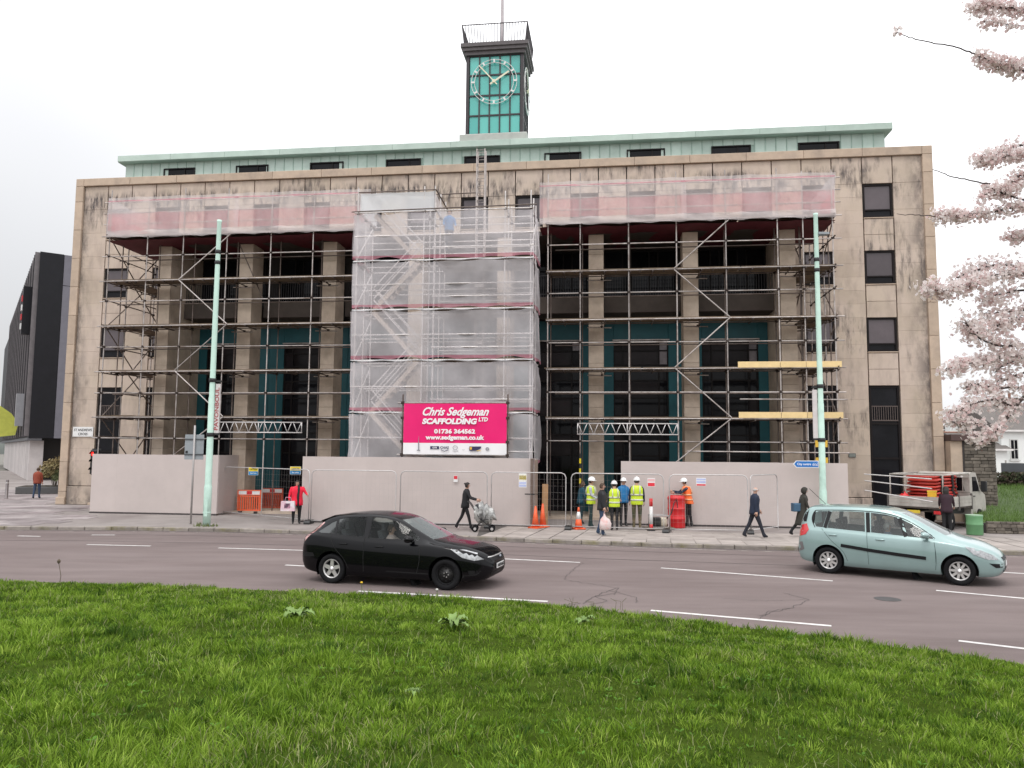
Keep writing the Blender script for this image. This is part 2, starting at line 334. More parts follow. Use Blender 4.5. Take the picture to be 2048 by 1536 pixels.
for a, b in zip(KR, KR[1:]):
    cx, cy = (a[0]+b[0])/2, (a[1]+b[1])/2
    if -30 < cx < 26:
        link('kerb_stone', kme, kerb, (cx, cy+.05, random.uniform(-.006, .006)), (0, 0, atan2(b[1]-a[1], b[0]-a[0])))
# slabs: right-hand footway laid along the kerb, and the plaza at the left
sm_ = MB(); sm_.box(-.365, .365, -.288, .288, -.05, .008); sme = sm_.mesh('slab', SLAB)
def kerb_y(x):
    for a, b in zip(KC, KC[1:]):
        if a[0] <= x <= b[0]: return a[1]+(b[1]-a[1])*(x-a[0])/(b[0]-a[0]), atan2(b[1]-a[1], b[0]-a[0])
    return 25, 0
nslab = 0; rest = MB()
def in_hoard(x, y):
    p = Vector((x, y, 0))-F0; w = -(sin(YAW)*p.x+cos(YAW)*p.y); return w < 4.6
for i in range(30):
    for j in range(6):
        s0 = -.7+i*.755
        ky, ka = kerb_y(s0*.985)
        d = .15+.30+j*.595
        x = s0*.985-sin(ka)*d; y = ky+cos(ka)*d
        if in_hoard(x, y): continue
        if nslab < 190:
            link('slab', sme, pavement, (x, y, random.uniform(-.005, .002)), (radians(random.uniform(-.2, .2)), radians(random.uniform(-.2, .2)), ka)); nslab += 1
jb = MB(); jp = [(x, kerb_y(x)[0]+.16) for x in np.arange(-1.1, 22.5, .5)]; jb.add([(x, y, -.003) for x, y in jp]+[(x-.1*0, y+3.5, -.003) for x, y in jp], [(i, i+1, len(jp)+i+1, len(jp)+i) for i in range(len(jp)-1)]); jb.build('slab_bedding', mat('slab_joint', (.085,.075,.068), .95, .3, 5), pavement, fix=False)
pm_ = MB(); pm_.box(-.59, .59, -.44, .44, -.05, .006); pme = pm_.mesh('plaza_slab', SLAB_PLAZA)
np_ = 0
for i in range(34):
    for j in range(26):
        x = -17.6-i*1.2+(j % 2)*.5; y = 28.0+j*.9
        p = Vector((x, y, 0))-F0; u = cos(YAW)*p.x-sin(YAW)*p.y; w = -(sin(YAW)*p.x+cos(YAW)*p.y)
        if w < .6 and u > -.7: continue
        if u > 3.3 and w < 5.2: continue
        if abs(x/y) > .74: continue
        if np_ < 290: link('plaza_slab', pme, pavement, (x, y, random.uniform(-.004, .001))); np_ += 1
        else: rest.box(x-.59, x+.59, y-.44, y+.44, -.05, random.uniform(.003, .006))
if rest.v: stuff(rest.build('far_plaza_slabs', SLAB_PLAZA, pavement))
# road paint
def mark(pts, w, name='lane_line', m=PAINT):
    mb = MB(); q = []
    for i, p in enumerate(pts):
        a = Vector(pts[max(i-1, 0)]); b = Vector(pts[min(i+1, len(pts)-1)]); d = (b-a).normalized(); nn = Vector((-d.y, d.x))*w/2
        q += [(p[0]+nn.x, p[1]+nn.y, RZ+.004), (p[0]-nn.x, p[1]-nn.y, RZ+.004)]
    mb.add(q, [(2*i, 2*i+1, 2*i+3, 2*i+2) for i in range(len(pts)-1)]); return mb.build(name, m, road, fix=False)
for a, b in [((-8.49,22.67),(-5.84,22.28)),((-0.35,20.93),(1.81,20.33)),((3.75,19.49),(7.3,17.73)),((9.03,16.62),(12.2,14.6)),((-3.1,15.98),(.72,15.06)),((2.56,14.3),(5.37,13.15)),((6.94,12.19),(9.3,10.7)),((-5.6,19.46),(-4.4,19.12)),((11.95,19.29),(14.6,18.2)),((-12.6,23.2),(-10.6,22.98))]:
    mark([a, b], .11)
for a, b in [((-16.0,25.3),(-15.22,25.22)),((-13.85,25.76),(-13.1,25.8))]: mark([a, b], .12)
mark([(x, kerb_y(x)[0]-.42) for x in np.arange(-26, 16, .5)], .07, 'worn_edge_line', WORN)
mark([(x, kerb_y(x)[0]-.17) for x in np.arange(-26, 16, .5)], .10, 'gutter_strip', mat('gutter', (.10, .09, .085), .9, .3, 6))
# tarmac seams and cracks: thin recessed lines of bitumen
TAR = mat('bitumen', (.062,.052,.050), .8, .3, 9)
for off in (1.35, 3.2): mark([(x, kerb_y(x)[0]-off-.05*sin(x)) for x in np.arange(-26, 13, .5)], .035, 'tarmac_seam', TAR)
def crack(pts, w=.022):
    P = [Vector(p) for p in pts]; out = []
    for a, b in zip(P, P[1:]):
        L = (b-a).length; k = max(2, int(L/.09))
        for i in range(k): out.append(a.lerp(b, i/k)+Vector((random.uniform(-.035, .035), random.uniform(-.05, .05))))
    out.append(P[-1]); mark([tuple(p) for p in out], w*random.uniform(.6, 1.2), 'tarmac_crack', TAR)
crack([(1.9,20.3),(1.55,19.2),(1.35,18.3),(1.2,17.6),(1.6,17.2),(2.3,16.6),(2.1,15.8)], .013)
crack([(2.3,16.6),(2.0,16.2),(1.6,15.4),(1.4,14.9),(1.0,14.75)], .018)
crack([(2.1,15.9),(1.7,15.6),(1.9,15.1),(1.5,14.8)], .018)
crack([(2.05,16.3),(2.5,15.6),(2.4,15.0)], .013)
crack([(5.6,16.2),(5.9,15.5),(5.2,14.6),(4.4,13.9)], .022)
crack([(5.9,15.5),(5.0,15.3),(4.2,15.5)], .015)
crack([(5.2,14.6),(4.7,14.3),(4.3,13.6)], .018)
for x, y, r in ((-3.2,19.2,.30),(7.5,15.6,.25)):
    g = MB(); g.lathe([(.01,RZ+.004),(r,RZ+.004)], 20, (x,y,0)); # manhole cover
    g = MB(); g.lathe([(r,RZ-.02),(r,RZ+.005),(r-.03,RZ+.008),(.001,RZ+.008)], 20, (x,y,0)); g.build('manhole_cover', mat('cast_iron', (.06,.055,.055), .7, .3, 15, .4), road)

# ------------------------------------------------------------------ the post-war civic building
BW, BT = 41.0, 16.37
MODU = 1.2971
def ju(k): return .43+MODU*k
bld = fthing('civic_building', 'four-storey pale stone civic building with framed facade and green copper attic storey', 'building')
core = MB()
core.box(.30, BW-.30, .16, 15, 0, 16.15)
core.build('core_wall', JOINT, bld)
rf = MB(); rf.box(.3, BW-.3, .2, 15, 16.15, 16.22); rf.build('roof', ROOF, bld)
# side walls in stone (returns)
sw = MB(); sw.box(0, .30, .13, 15, 0, 16.2); sw.box(BW-.30, BW, .13, 15, 0, 16.2); sw.build('side_wall', STONE_FRAME, bld)
# outer frame stones
fm = MB()
def fstone(x0, x1, z0, z1): MB().bbox(x0+.006, x1-.006, -.14, .14, z0+.006, z1-.006, .012).build('frame_stone', STONE_FRAME, bld)
zz = [0.0, .62]+[.62+i*1.4545 for i in range(1, 12)]+[BT]
zz[-2] = 15.98
for a, b in zip(zz, zz[1:]):
    fstone(0, .43, a, b); fstone(BW-.43, BW, a, b)
for k in range(16):
    a = .43+k*(BW-.86)/16; fstone(a, a+(BW-.86)/16, 15.98, BT)
_pm = {}
def panel(u0, u1, z0, z1, name='stone_panel', m=STONE, y0=-.02, y1=.165, gap=.007, vgap=None, ch=.008):
    vg = gap if vgap is None else vgap
    w, h = round(u1-u0-2*vg, 3), round(z1-z0-2*gap, 3); key = (w, h, m.name, y0, y1, ch)
    if key not in _pm: _pm[key] = MB().bbox(-w/2, w/2, y0, y1, -h/2, h/2, ch).mesh(name, m)
    return link(name, _pm[key], bld, ((u0+u1)/2, random.uniform(-.0025, .0025), (z0+z1)/2))
for k in range(31): panel(ju(k), ju(k+1), 14.76, 15.975, vgap=.022)
WZ = [(13.22, 14.74), (10.23, 11.72), (7.23, 8.73)]
COURSES = [14.76]+[14.76-.602*i for i in range(1, 24)]
def pier(u0, u1, zlo=.90):
    for a, b in zip(COURSES[1:], COURSES):
        if b <= zlo+.05: break
        panel(u0, u1, max(a, zlo), b, gap=.0015, vgap=.012, ch=.003)
for k in (0, 2, 28, 30): pier(ju(k), ju(k+1))
pier(ju(4), 6.45); pier(34.5, ju(27))
for k0 in range(4, 27):
    if k0 % 2 == 0:
        for a, b in ((13.49, 14.76), (12.2, 13.49)): panel(ju(k0), ju(k0+1), a, b, gap=.006, vgap=.012)
# plinths
for a, b in ((.43, ju(1)), (ju(2), ju(3)), (ju(28), ju(29)), (ju(30), BW-.43)):
    MB().bbox(a, b, -.10, .165, .0, .88, .015).build('plinth_stone', STONE, bld)
MB().bbox(0-.05, .43, -.22, .16, 0, .35, .02).build('plinth_stone', STONE_FRAME, bld)
# windows: bronze frame, blind-backed main pane, low transom pane
def window(u0, u1, z0, z1, split=.23, m=None):
    f = MB(); t = .075; y0, y1 = .035, .15
    f.box(u0+.03, u0+.03+t, y0, y1, z0, z1); f.box(u1-.03-t, u1-.03, y0, y1, z0, z1)
    f.box(u0+.03+t, u1-.03-t, y0, y1, z1-t, z1); f.box(u0+.03+t, u1-.03-t, y0, y1, z0, z0+t)
    zt = z0+(z1-z0)*split; f.box(u0+.03+t, u1-.03-t, y0, y1, zt-.03, zt+.03)
    w = f.build('window', BRONZE, bld)
    MB().box(u0+.03+t, u1-.03-t, .10, .13, zt+.03, z1-t).build('pane', m or BLIND, w)
    MB().box(u0+.03+t, u1-.03-t, .10, .13, z0+t, zt-.03).build('pane', GLASS, w)
    MB().bbox(u0+.02, u1-.02, -.05, .10, z0-.05, z0-.004, .01).build('sill', STONE_FRAME, w)
    return w
for k in range(1, 30, 2):
    wing = k in (1, 3, 27, 29)
    window(ju(k), ju(k+1), *WZ[0])
    if wing:
        for (a, b) in WZ[1:]: window(ju(k), ju(k+1), a, b)
        for a, b in ((11.72, 13.16), (8.73, 10.17), (5.74, 7.17)): 
            panel(ju(k), ju(k+1), a+(b-a)*.5, b, vgap=.035); panel(ju(k), ju(k+1), a, a+(b-a)*.5, vgap=.035)
    else: panel(ju(k), ju(k+1), 12.2, 13.16, vgap=.02)
# tall ground-floor openings in the wings
for k in (1, 3, 27, 29):
    u0, u1 = ju(k), ju(k+1)
    f = MB(); t = .08
    f.box(u0+.03, u0+.03+t, .04, .15, .12, 5.72); f.box(u1-.03-t, u1-.03, .04, .15, .12, 5.72)
    for z in (5.64, 4.05, 2.55, .12): f.box(u0+.03+t, u1-.03-t, .04, .15, z, z+.08)
    w = f.build('tall_window', BRONZE, bld)
    for a, b in ((4.13, 5.64), (2.63, 4.05), (.20, 2.55)): MB().box(u0+.03+t, u1-.03-t, .10, .13, a, b).build('pane', GLASS, w)
    r = MB()
    for i in range(12): x = u0+.13+i*(MODU-.26)/11; r.box(x-.012, x+.012, .02, .038, 4.25, 4.82)
    r.box(u0+.11, u1-.11, .015, .038, 4.82, 4.86); r.box(u0+.11, u1-.11, .015, .038, 4.20, 4.25)
    r.build('guard_rail', mat('brown_rail', (.10,.075,.065), .6), w)
    MB().box(u0, u1, -.3, .15, 0, .12).build('threshold', STONE_FRAME, bld)
# small plaque and street sign are separate things (below)
# --- portico
PC = [20.42+(i-3.5)*3.925 for i in range(8)]
PWF = 2.75          # front of the piers, metres before the wall
for i, c in enumerate(PC):
    hw = .315; back = -.15 if i in (0, 7) else 1.70
    zs = [0]+[.9+.93*j for j in range(12)]+[12.0]
    for a, b in zip(zs, zs[1:]):
        MB().bbox(c-hw, c+hw, -PWF, -back, a+.003, b-.003, .008).build('pier_stone', STONE_PIER, bld)
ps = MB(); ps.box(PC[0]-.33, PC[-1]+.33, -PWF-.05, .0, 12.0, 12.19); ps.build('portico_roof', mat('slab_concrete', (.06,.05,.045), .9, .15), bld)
# back wall of the portico: teal render piers, tall gridded windows, gallery above
for i in range(7):
    a, b = PC[i]+.315, PC[i+1]-.315; c = (a+b)/2; w0, w1 = c-1.22, c+1.22
    for x0, x1 in ((PC[i]-.0 if i else a, w0), (w1, PC[i+1] if i < 6 else b)):
        MB().bbox(x0+.004, x1-.004, -.06, .16, 0, 8.75, .01).build('teal_panel', TEAL, bld)
    MB().bbox(w0, w1, -.06, .16, 7.84, 8.75, .01).build('teal_lintel', TEAL, bld)
    MB().box(w0-.05, w1+.05, -.14, -.062, 7.80, 7.86).build('window_hood', GALV, bld)
    f = MB(); cols = [w0+.02, w0+.42, w1-.42, w1-.02]; rows = [2.6, 3.55, 4.4, 5.2, 6.0, 6.7, 7.35, 7.80]
    for x in cols: f.box(x-.035, x+.035, -.02, .10, .05, 7.82)
    for z in rows+[.05, 1.35]: f.box(w0, w1, -.015, .095, z-.03, z+.03)
    w = f.build('tall_window', BRONZE, bld)
    for x0, x1 in zip(cols, cols[1:]):
        for z0, z1 in zip([.05, 1.35]+rows, [1.35]+rows):
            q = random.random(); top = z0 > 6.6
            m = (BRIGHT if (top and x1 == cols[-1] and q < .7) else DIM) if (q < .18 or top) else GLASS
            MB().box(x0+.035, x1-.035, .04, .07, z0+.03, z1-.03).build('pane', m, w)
    # gallery slab and railing between the piers, dark glazing behind
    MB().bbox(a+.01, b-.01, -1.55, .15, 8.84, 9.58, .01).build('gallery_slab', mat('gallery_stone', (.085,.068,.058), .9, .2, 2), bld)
    r = MB(); r.box(a+.02, b-.02, -1.50, -1.44, 10.52, 10.58); r.box(a+.02, b-.02, -1.49, -1.45, 9.70, 9.74)
    nb = 30
    for j in range(nb): x = a+.06+(b-a-.12)*j/(nb-1); r.box(x-.011, x+.011, -1.48, -1.46, 9.58, 10.52)
    r.build('gallery_railing', mat('railing_iron', (.018,.016,.018), .6), bld)
    f = MB()
    for x in (a+.05, a+.85, c-.4, c+.4, b-.85, b-.05): f.box(x-.03, x+.03, -.02, .10, 9.58, 11.98)
    for z in (9.62, 11.1, 11.94): f.box(a, b, -.015, .095, z-.03, z+.03)
    w = f.build('gallery_window', BRONZE, bld)
    xs = (a+.05, a+.85, c-.4, c+.4, b-.85, b-.05)
    for x0, x1 in zip(xs, xs[1:]):
        for z0, z1 in ((9.65, 11.07), (11.13, 11.91)): MB().box(x0+.03, x1-.03, .04, .07, z0, z1).build('pane', GLASS, w)
st = MB(); st.box(PC[0]+.33, PC[-1]-.33, -PWF-.4, 0, -.05, .10); st.build('portico_step', STONE_PIER, bld)
# --- copper attic storey, set back 2.5 m
cw = MB(); cw.box(.84, 39.95, 2.53, 12, 16.2, 18.12); cw.build('copper_wall', COPPER_TRIM, bld)
CWIN = [(3.15+i*4.108, 4.82+i*4.122) for i in range(9)]
def in_cwin(x): return any(a-.02 < x < b+.02 for a, b in CWIN)
x = .84; seg = .5012
cm_full = MB().bbox(-.236, .236, -.012, .02, 16.25, 18.1, .01).mesh('copper_panel', COPPER)
cm_up = MB().bbox(-.236, .236, -.012, .02, 17.76, 18.1, .01).mesh('copper_panel', COPPER)
cm_lo = MB().bbox(-.236, .236, -.012, .02, 16.25, 17.22, .01).mesh('copper_panel', COPPER)
for i in range(78):
    xc = .84+seg*(i+.5)
    for me_ in ((cm_up, cm_lo) if in_cwin(xc) else (cm_full,)): link('copper_panel', me_, bld, (xc, 2.51, 0))
    if i: MB().box(xc-seg/2-.012, xc-seg/2+.012, 2.475, 2.52, 17.76 if in_cwin(xc-seg/2) else 16.25, 18.1).build('standing_seam', COPPER_TRIM, bld)
for a, b in CWIN:
    f = MB(); f.box(a-.06, b+.06, 2.44, 2.53, 17.70, 17.76); f.box(a-.06, a, 2.44, 2.60, 17.22, 17.70); f.box(b, b+.06, 2.44, 2.60, 17.22, 17.70); f.box(a, b, 2.46, 2.56, 17.20, 17.25)
    f.box(a+(b-a)*.68-.03, a+(b-a)*.68+.03, 2.47, 2.53, 17.25, 17.70)
    w = f.build('attic_window', BRONZE, bld)
    MB().box(a, b, 2.515, 2.525, 17.25, 17.70).build('pane', GLASS, w)
fc = MB(); fc.bbox(.60, 40.2, 2.16, 12.3, 18.10, 18.46, .04); fa = fc.build('roof_fascia', COPPER_TRIM, bld)
for i in range(13):
    x0 = .60+i*39.6/13; MB().bbox(x0+.004, x0+39.6/13-.004, 2.135, 2.165, 18.13, 18.45, .01).build('fascia_sheet', COPPER, bld)
hr = MB()
for a, b in ((4.9, 8.4), (33.4, 37.4)):
    hr.path([(a, 3.2, 18.46), (a+.25, 3.2, 18.62), (b-.25, 3.2, 18.62), (b, 3.2, 18.46)], .018)
hr.build('roof_handrail', GALV, bld)

# --- clock tower
tw = fthing('clock_tower', 'square glazed clock tower with teal panes and dark frame on the copper roof', 'clock tower')
T0, T1, TF, TB = 19.50, 22.50, 2.80, 5.30     # local x range, front y, back y
DARK = mat('tower_dark', (.035, .028, .032), .5, .2, 6)
def teal_glass():
    m = bpy.data.materials.new('teal_glass'); m.use_nodes = True; t = m.node_tree; b = t.nodes['Principled BSDF']
    oi = t.nodes.new('ShaderNodeObjectInfo'); mx = t.nodes.new('ShaderNodeMix'); mx.data_type = 'RGBA'; mx.inputs['A'].default_value = (.075,.40,.36,1); mx.inputs['B'].default_value = (.13,.52,.46,1)
    t.links.new(oi.outputs['Random'], mx.inputs['Factor']); t.links.new(mx.outputs['Result'], b.inputs['Base Color'])
    b.inputs['Roughness'].default_value = .12; b.inputs['Specular IOR Level'].default_value = .6; return m
TGL = teal_glass()
MB().bbox(T0-.28, T1+.22, TF-.22, TB+.2, 18.45, 19.0, .05).build('tower_base', mat('lead_grey', (.42,.43,.40), .7, .12, 2), tw)
f = MB()
for (x, y) in ((T0, TF), (T1-.16, TF), (T0, TB-.16), (T1-.16, TB-.16)): f.box(x, x+.16, y, y+.16, 19.0, 23.3)
cwid = (T1-T0-.32)/5; cwy = (TB-TF-.32)/5
rows = [19.05, 20.05, 21.12, 22.22, 23.26]
for i in range(1, 5):
    p = .16+i*cwid; py = .16+i*cwy
    f.box(T0+p-.035, T0+p+.035, TF+.02, TF+.12, 19.0, 23.3); f.box(T0+p-.035, T0+p+.035, TB-.12, TB-.02, 19.0, 23.3)
    f.box(T1-.12, T1-.02, TF+py-.035, TF+py+.035, 19.0, 23.3); f.box(T0+.02, T0+.12, TF+py-.035, TF+py+.035, 19.0, 23.3)
for z in rows:
    f.box(T0+.16, T1-.16, TF+.025, TF+.115, z-.04, z+.04); f.box(T0+.16, T1-.16, TB-.115, TB-.025, z-.04, z+.04)
    f.box(T1-.115, T1-.025, TF+.16, TB-.16, z-.04, z+.04); f.box(T0+.025, T0+.115, TF+.16, TB-.16, z-.04, z+.04)
f.build('tower_frame', DARK, tw)
MB().box(T0+.3, T1-.3, TF+.3, TB-.3, 18.9, 23.2).build('tower_core', mat('tower_core', (.05,.30,.28), .7), tw)
pme_x = MB().box(-cwid/2+.035, cwid/2-.035, 0, .02, -.47, .47).mesh('pane', TGL)
pme_y = MB().box(0, .02, -cwy/2+.035, cwy/2-.035, -.47, .47).mesh('pane', TGL)
for i in range(5):
    for a, b in zip(rows, rows[1:]):
        p = .16+(i+.5)*cwid; py = .16+(i+.5)*cwy; z = (a+b)/2; s_ = (b-a-.08)/.94
        for nm, me_, l in (('pane', pme_x, (T0+p, TF+.07, z)), ('pane', pme_x, (T0+p, TB-.08, z)), ('pane', pme_y, (T1-.08, TF+py, z)), ('pane', pme_y, (T0+.07, TF+py, z))):
            o = link(nm, me_, tw, l); o.scale.z = s_
c_ = MB(); c_.box(T0-.10, T1+.10, TF-.10, TB+.10, 23.28, 23.48); c_.box(T0-.20, T1+.20, TF-.20, TB+.20, 23.481, 23.66); c_.box(T0-.27, T1+.27, TF-.27, TB+.27, 23.661, 23.86); c_.build('cornice', mat('cornice_dark', (.10,.088,.09), .6, .2, 4), tw)
r = MB(); e0, e1 = T0-.10, T1+.10; y0, y1 = TF-.10, TB+.10; t0, t1 = T0-.21, T1+.21; q0, q1 = TF-.21, TB+.21
ZB, ZT = 23.86, 24.86
for a, b in (((t0,q0),(t1,q0)),((t1,q0),(t1,q1)),((t1,q1),(t0,q1)),((t0,q1),(t0,q0))): r.tube((*a,ZT),(*b,ZT),.028)
for a, b in (((e0,y0),(t0,q0)),((e1,y0),(t1,q0)),((e1,y1),(t1,q1)),((e0,y1),(t0,q1))): r.tube((*a,ZB),(*b,ZT),.03)
rail = r.build('tower_railing', DARK, tw)
for i in range(1, 22):
    t = i/22
    for a0, a1, b0, b1 in (((e0,y0),(e1,y0),(t0,q0),(t1,q0)),((e1,y0),(e1,y1),(t1,q0),(t1,q1)),((e1,y1),(e0,y1),(t1,q1),(t0,q1)),((e0,y1),(e0,y0),(t0,q1),(t0,q0))):
        tube_obj('baluster', (a0[0]+(a1[0]-a0[0])*t, a0[1]+(a1[1]-a0[1])*t, ZB), (b0[0]+(b1[0]-b0[0])*t, b0[1]+(b1[1]-b0[1])*t, ZT), .017, DARK, rail, 6)
fp = MB(); fp.lathe([(.10,23.8),(.10,25.4),(.075,28),(.05,31.5),(.0,31.5)], 12, (21.15, 4.3, 0)); fp.build('flagpole', mat('pole_grey', (.50,.45,.46), .5), tw, True)
def clock(ctr, ux, nrm):
    ux = Vector(ux); nrm = Vector(nrm); uz = Vector((0,0,1)); c = Vector(ctr)
    P = lambda r_, a: c+(ux*sin(a)+uz*cos(a))*r_
    cl_ = bpy.data.objects.new('clock', None); C.objects.link(cl_); cl_.parent = tw
    for rr in (1.19, 1.02):
        m_ = MB(); m_.path([P(rr, 2*pi*i/48) for i in range(49)], .018, 6); m_.build('dial_ring', WHITE, cl_, True)
    for h in range(12):
        a = 2*pi*h/12; d = (ux*sin(a)+uz*cos(a)); t = d.cross(nrm); m3 = Matrix((d, t, nrm)).transposed()
        MB().obox(c+d*1.105+nrm*.01, (.19, .09, .05), m3).build('hour_marker', WHITE, cl_)
    GOLD = mat('clock_hand', (.78, .74, .55), .4)
    for a, L, w_ in ((2*pi*(1+53/60)/12, .92, .085), (2*pi*53/60, 1.18, .055)):
        d = (ux*sin(a)+uz*cos(a)); t = d.cross(nrm); m3 = Matrix((d, t, nrm)).transposed()
        MB().obox(c+d*(L/2-.12)+nrm*(.06 if L > 1 else .03), (L+.24, w_, .02), m3).build('clock_hand', GOLD, cl_)
    m_ = MB(); m_.tube(c-nrm*.02, c+nrm*.09, .09, 12); m_.build('hub', GOLD, cl_)
clock((20.98, TF-.06, 21.80), (1,0,0), (0,-1,0))
clock((T1+.06, (TF+TB)/2, 21.80), (0,1,0), (1,0,0))
# ------------------------------------------------------------------ scaffolding
R_ = .0255
NET_W = net_mat('white_debris_net', (.84, .80, .82), .46, .07, .22)
NET_P = net_mat('pale_debris_net', (.84, .775, .765), .44, .08, .3)
NET_R = net_mat('red_debris_net', (.78, .17, .21), .44, .09, .3)
NET_S = net_mat('white_sheeting', (.86, .87, .88), .86, .06)
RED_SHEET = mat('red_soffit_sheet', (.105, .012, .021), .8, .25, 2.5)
RED_HEM = net_mat('red_hem', (.74, .34, .41), .52, .12, .22)
LIFTS = [4.10, 6.10, 8.12, 10.14, 12.17]; RAILS = [3.20, 5.17, 7.20, 9.25, 11.28]
WF, WI = 3.90, 3.00
def node(mb, u, w, z):
    m3 = Euler((random.uniform(-.4,.4), random.uniform(-.4,.4), random.uniform(0,3))).to_matrix()
    mb.obox((u, -w, z), (.10, .085, .075), m3); mb.tube((u+.02, -w-.07, z), (u+.02, -w+.07, z), .014, 6)
def sheet(name, m, parent, P, Q, z0, z1, hem=None, sag=.06, rip=.035, ties=1.0, seed=1, slack=.0):
    # netting hung between two plan points P and Q (u, w), laced at intervals
    P = Vector((P[0], -P[1])); Q = Vector((Q[0], -Q[1])); L = (Q-P).length; d = (Q-P)/L; nrm = Vector((d.y, -d.x))
    nx = max(8, int(L/.12)); nz = max(6, int((z1-z0)/.16)); vs = []; fs = []; mi = []
    for j in range(nz+1):
        t = j/nz
        for i in range(nx+1):
            s_ = L*i/nx; p = P+d*s_
            sc = abs(sin(pi*s_/ties+seed)); e = sag*sc*(.4+1.2*fnoise(s_, seed*9, .8, seed))
            z = z0+(z1-z0)*t+(e if t == 0 else (-e*.8 if t == 1 else 0))
            off = rip*(sin(s_*2.1+seed+3*t)+.7*sin(s_*5.3+t*2+seed*2))*(.35+.65*sin(pi*t))+rip*1.6*(fnoise(s_, z, 1.3, seed)-.5)+slack*sin(pi*t)
            q = p+nrm*off; vs.append((q.x, q.y, z))
    for j in range(nz):
        for i in range(nx):
            a = j*(nx+1)+i; fs.append((a, a+1, a+nx+2, a+nx+1)); mi.append(1 if (hem and (j == 0)) else 0)
    mb = MB(); mb.v = vs; mb.f = fs; mb.mi = mi
    o = mb.build(name, [m, hem] if hem else m, parent, True, fix=False); return o
def wing_scaffold(name, label, us, tower_side, end_side):
    sc = fthing(name, label, 'scaffold'); nodes = MB(); u0, u1 = min(us), max(us)
    for u in us:
        ext = random.choice([13.95, 14.2, 14.05, 15.6 if abs(u-12.29) < .1 or abs(u-29.57) < .1 else 14.3])
        tube_obj('standard', (u, -WF, 0), (u, -WF, ext), R_, GALV, sc)
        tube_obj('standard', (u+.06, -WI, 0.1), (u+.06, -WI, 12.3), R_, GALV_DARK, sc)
        for z in LIFTS+RAILS:
            node(nodes, u, WF, z); 
            if z in LIFTS: node(nodes, u+.06, WI, z)
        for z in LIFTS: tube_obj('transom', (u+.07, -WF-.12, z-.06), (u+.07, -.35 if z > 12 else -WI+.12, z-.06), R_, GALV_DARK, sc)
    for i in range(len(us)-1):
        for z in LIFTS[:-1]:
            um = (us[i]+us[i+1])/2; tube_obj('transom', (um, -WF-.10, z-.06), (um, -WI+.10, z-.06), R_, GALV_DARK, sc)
            node(nodes, um, WF, z-.03)
            for uq in (um-.5, um+.45): MB().box(uq-.02, uq+.02, -WF-.035, -WF+.035, z-.08, z+.03).build('board_clip', FITTING, sc)
    e0, e1 = u0-(.35 if end_side < 0 else .05), u1+(.35 if end_side > 0 else .05)
    for z in LIFTS:
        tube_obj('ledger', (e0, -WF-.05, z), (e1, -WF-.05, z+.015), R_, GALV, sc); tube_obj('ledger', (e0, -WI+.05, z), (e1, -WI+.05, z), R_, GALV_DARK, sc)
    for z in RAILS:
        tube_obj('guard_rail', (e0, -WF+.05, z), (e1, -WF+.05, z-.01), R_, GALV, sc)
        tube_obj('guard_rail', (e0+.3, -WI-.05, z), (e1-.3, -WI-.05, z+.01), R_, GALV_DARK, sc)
    for z in (12.75, 13.25, 13.75):
        tube_obj('guard_rail', (e0, -WF+.05, z), (e1, -WF+.05, z), R_, GALV, sc)
    # boards on every lift
    for z in LIFTS:
        x = u0-.1
        while x < u1:
            L = min(3.9, u1+.1-x)
            ws = [3.12, 3.36, 3.60, 3.84] if z < 12 else [3.84, 3.6, 3.36, 3.12, 2.88, 2.64, 2.4, 2.1, 1.8, 1.5, 1.2, .9, .6]
            for w_ in ws:
                me_ = MB().box(-L/2, L/2, -.112, .112, 0, .038).mesh('scaffold_board', BOARD)
                link('scaffold_board', me_, sc, (x+L/2+random.uniform(-.03,.03), -w_, z+.03+random.uniform(0,.008)))
            x += 3.92
    return sc, nodes
USL = [4.70, 6.53, 8.23, 10.27, 12.29, 14.20, 16.15]
USR = [24.35, 25.68, 27.65, 29.57, 31.52, 33.53, 34.51, 35.64]
scl, nl = wing_scaffold('tube_scaffold', 'tube and board scaffold in front of the left half of the portico', USL, 1, -1)
scr, nr = wing_scaffold('tube_scaffold', 'tube and board scaffold in front of the right half of the portico', USR, -1, 1)
# left return round the corner of the portico, and the right one
for sc, nd, ue, sg in ((scl, nl, 4.70, 1), (scr, nr, 35.64, -1)):
    for w_ in (2.5, 1.1, .35):
        for du in (0, .9):
            tube_obj('standard', (ue+sg*du, -w_, 0), (ue+sg*du, -w_, 12.6), R_, GALV_DARK if du else GALV, sc)
            for z in LIFTS+RAILS: node(nd, ue+sg*du, w_, z)
    for z in LIFTS+RAILS:
        tube_obj('ledger', (ue-.05*sg, -WF-.15, z+.06), (ue-.05*sg, -.2, z+.06), R_, GALV_DARK, sc)
        tube_obj('ledger', (ue+.95*sg, -WF+.2, z+.06), (ue+.95*sg, -.2, z+.06), R_, GALV_DARK, sc)
    for z in LIFTS[:-1]:
        for w_ in (2.5, 1.1, .35): tube_obj('transom', (ue-.15*sg, -w_-.05, z), (ue+1.1*sg, -w_-.05, z), R_, GALV_DARK, sc)
        for q in range(4):
            me_ = MB().box(-.112, .112, -1.4, 1.4, 0, .038).mesh('scaffold_board', BOARD); link('scaffold_board', me_, sc, (ue+sg*(.12+q*.235), -1.75, z+.09))
    flip = 0
    for za, zb in zip([2.0]+LIFTS, LIFTS):
        a, b = (3.7, 1.2) if flip else (1.2, 3.7); flip = 1-flip
        tube_obj('brace', (ue-.1*sg, -a, za), (ue-.1*sg, -b, zb), R_, GALV_DARK, sc)
        tube_obj('brace', (ue+1.0*sg, -b+.3, za), (ue+1.0*sg, -a, zb), R_, GALV_DARK, sc)
ZIG = [12.1, 10.12, 8.12, 6.12, 4.12, 2.35]
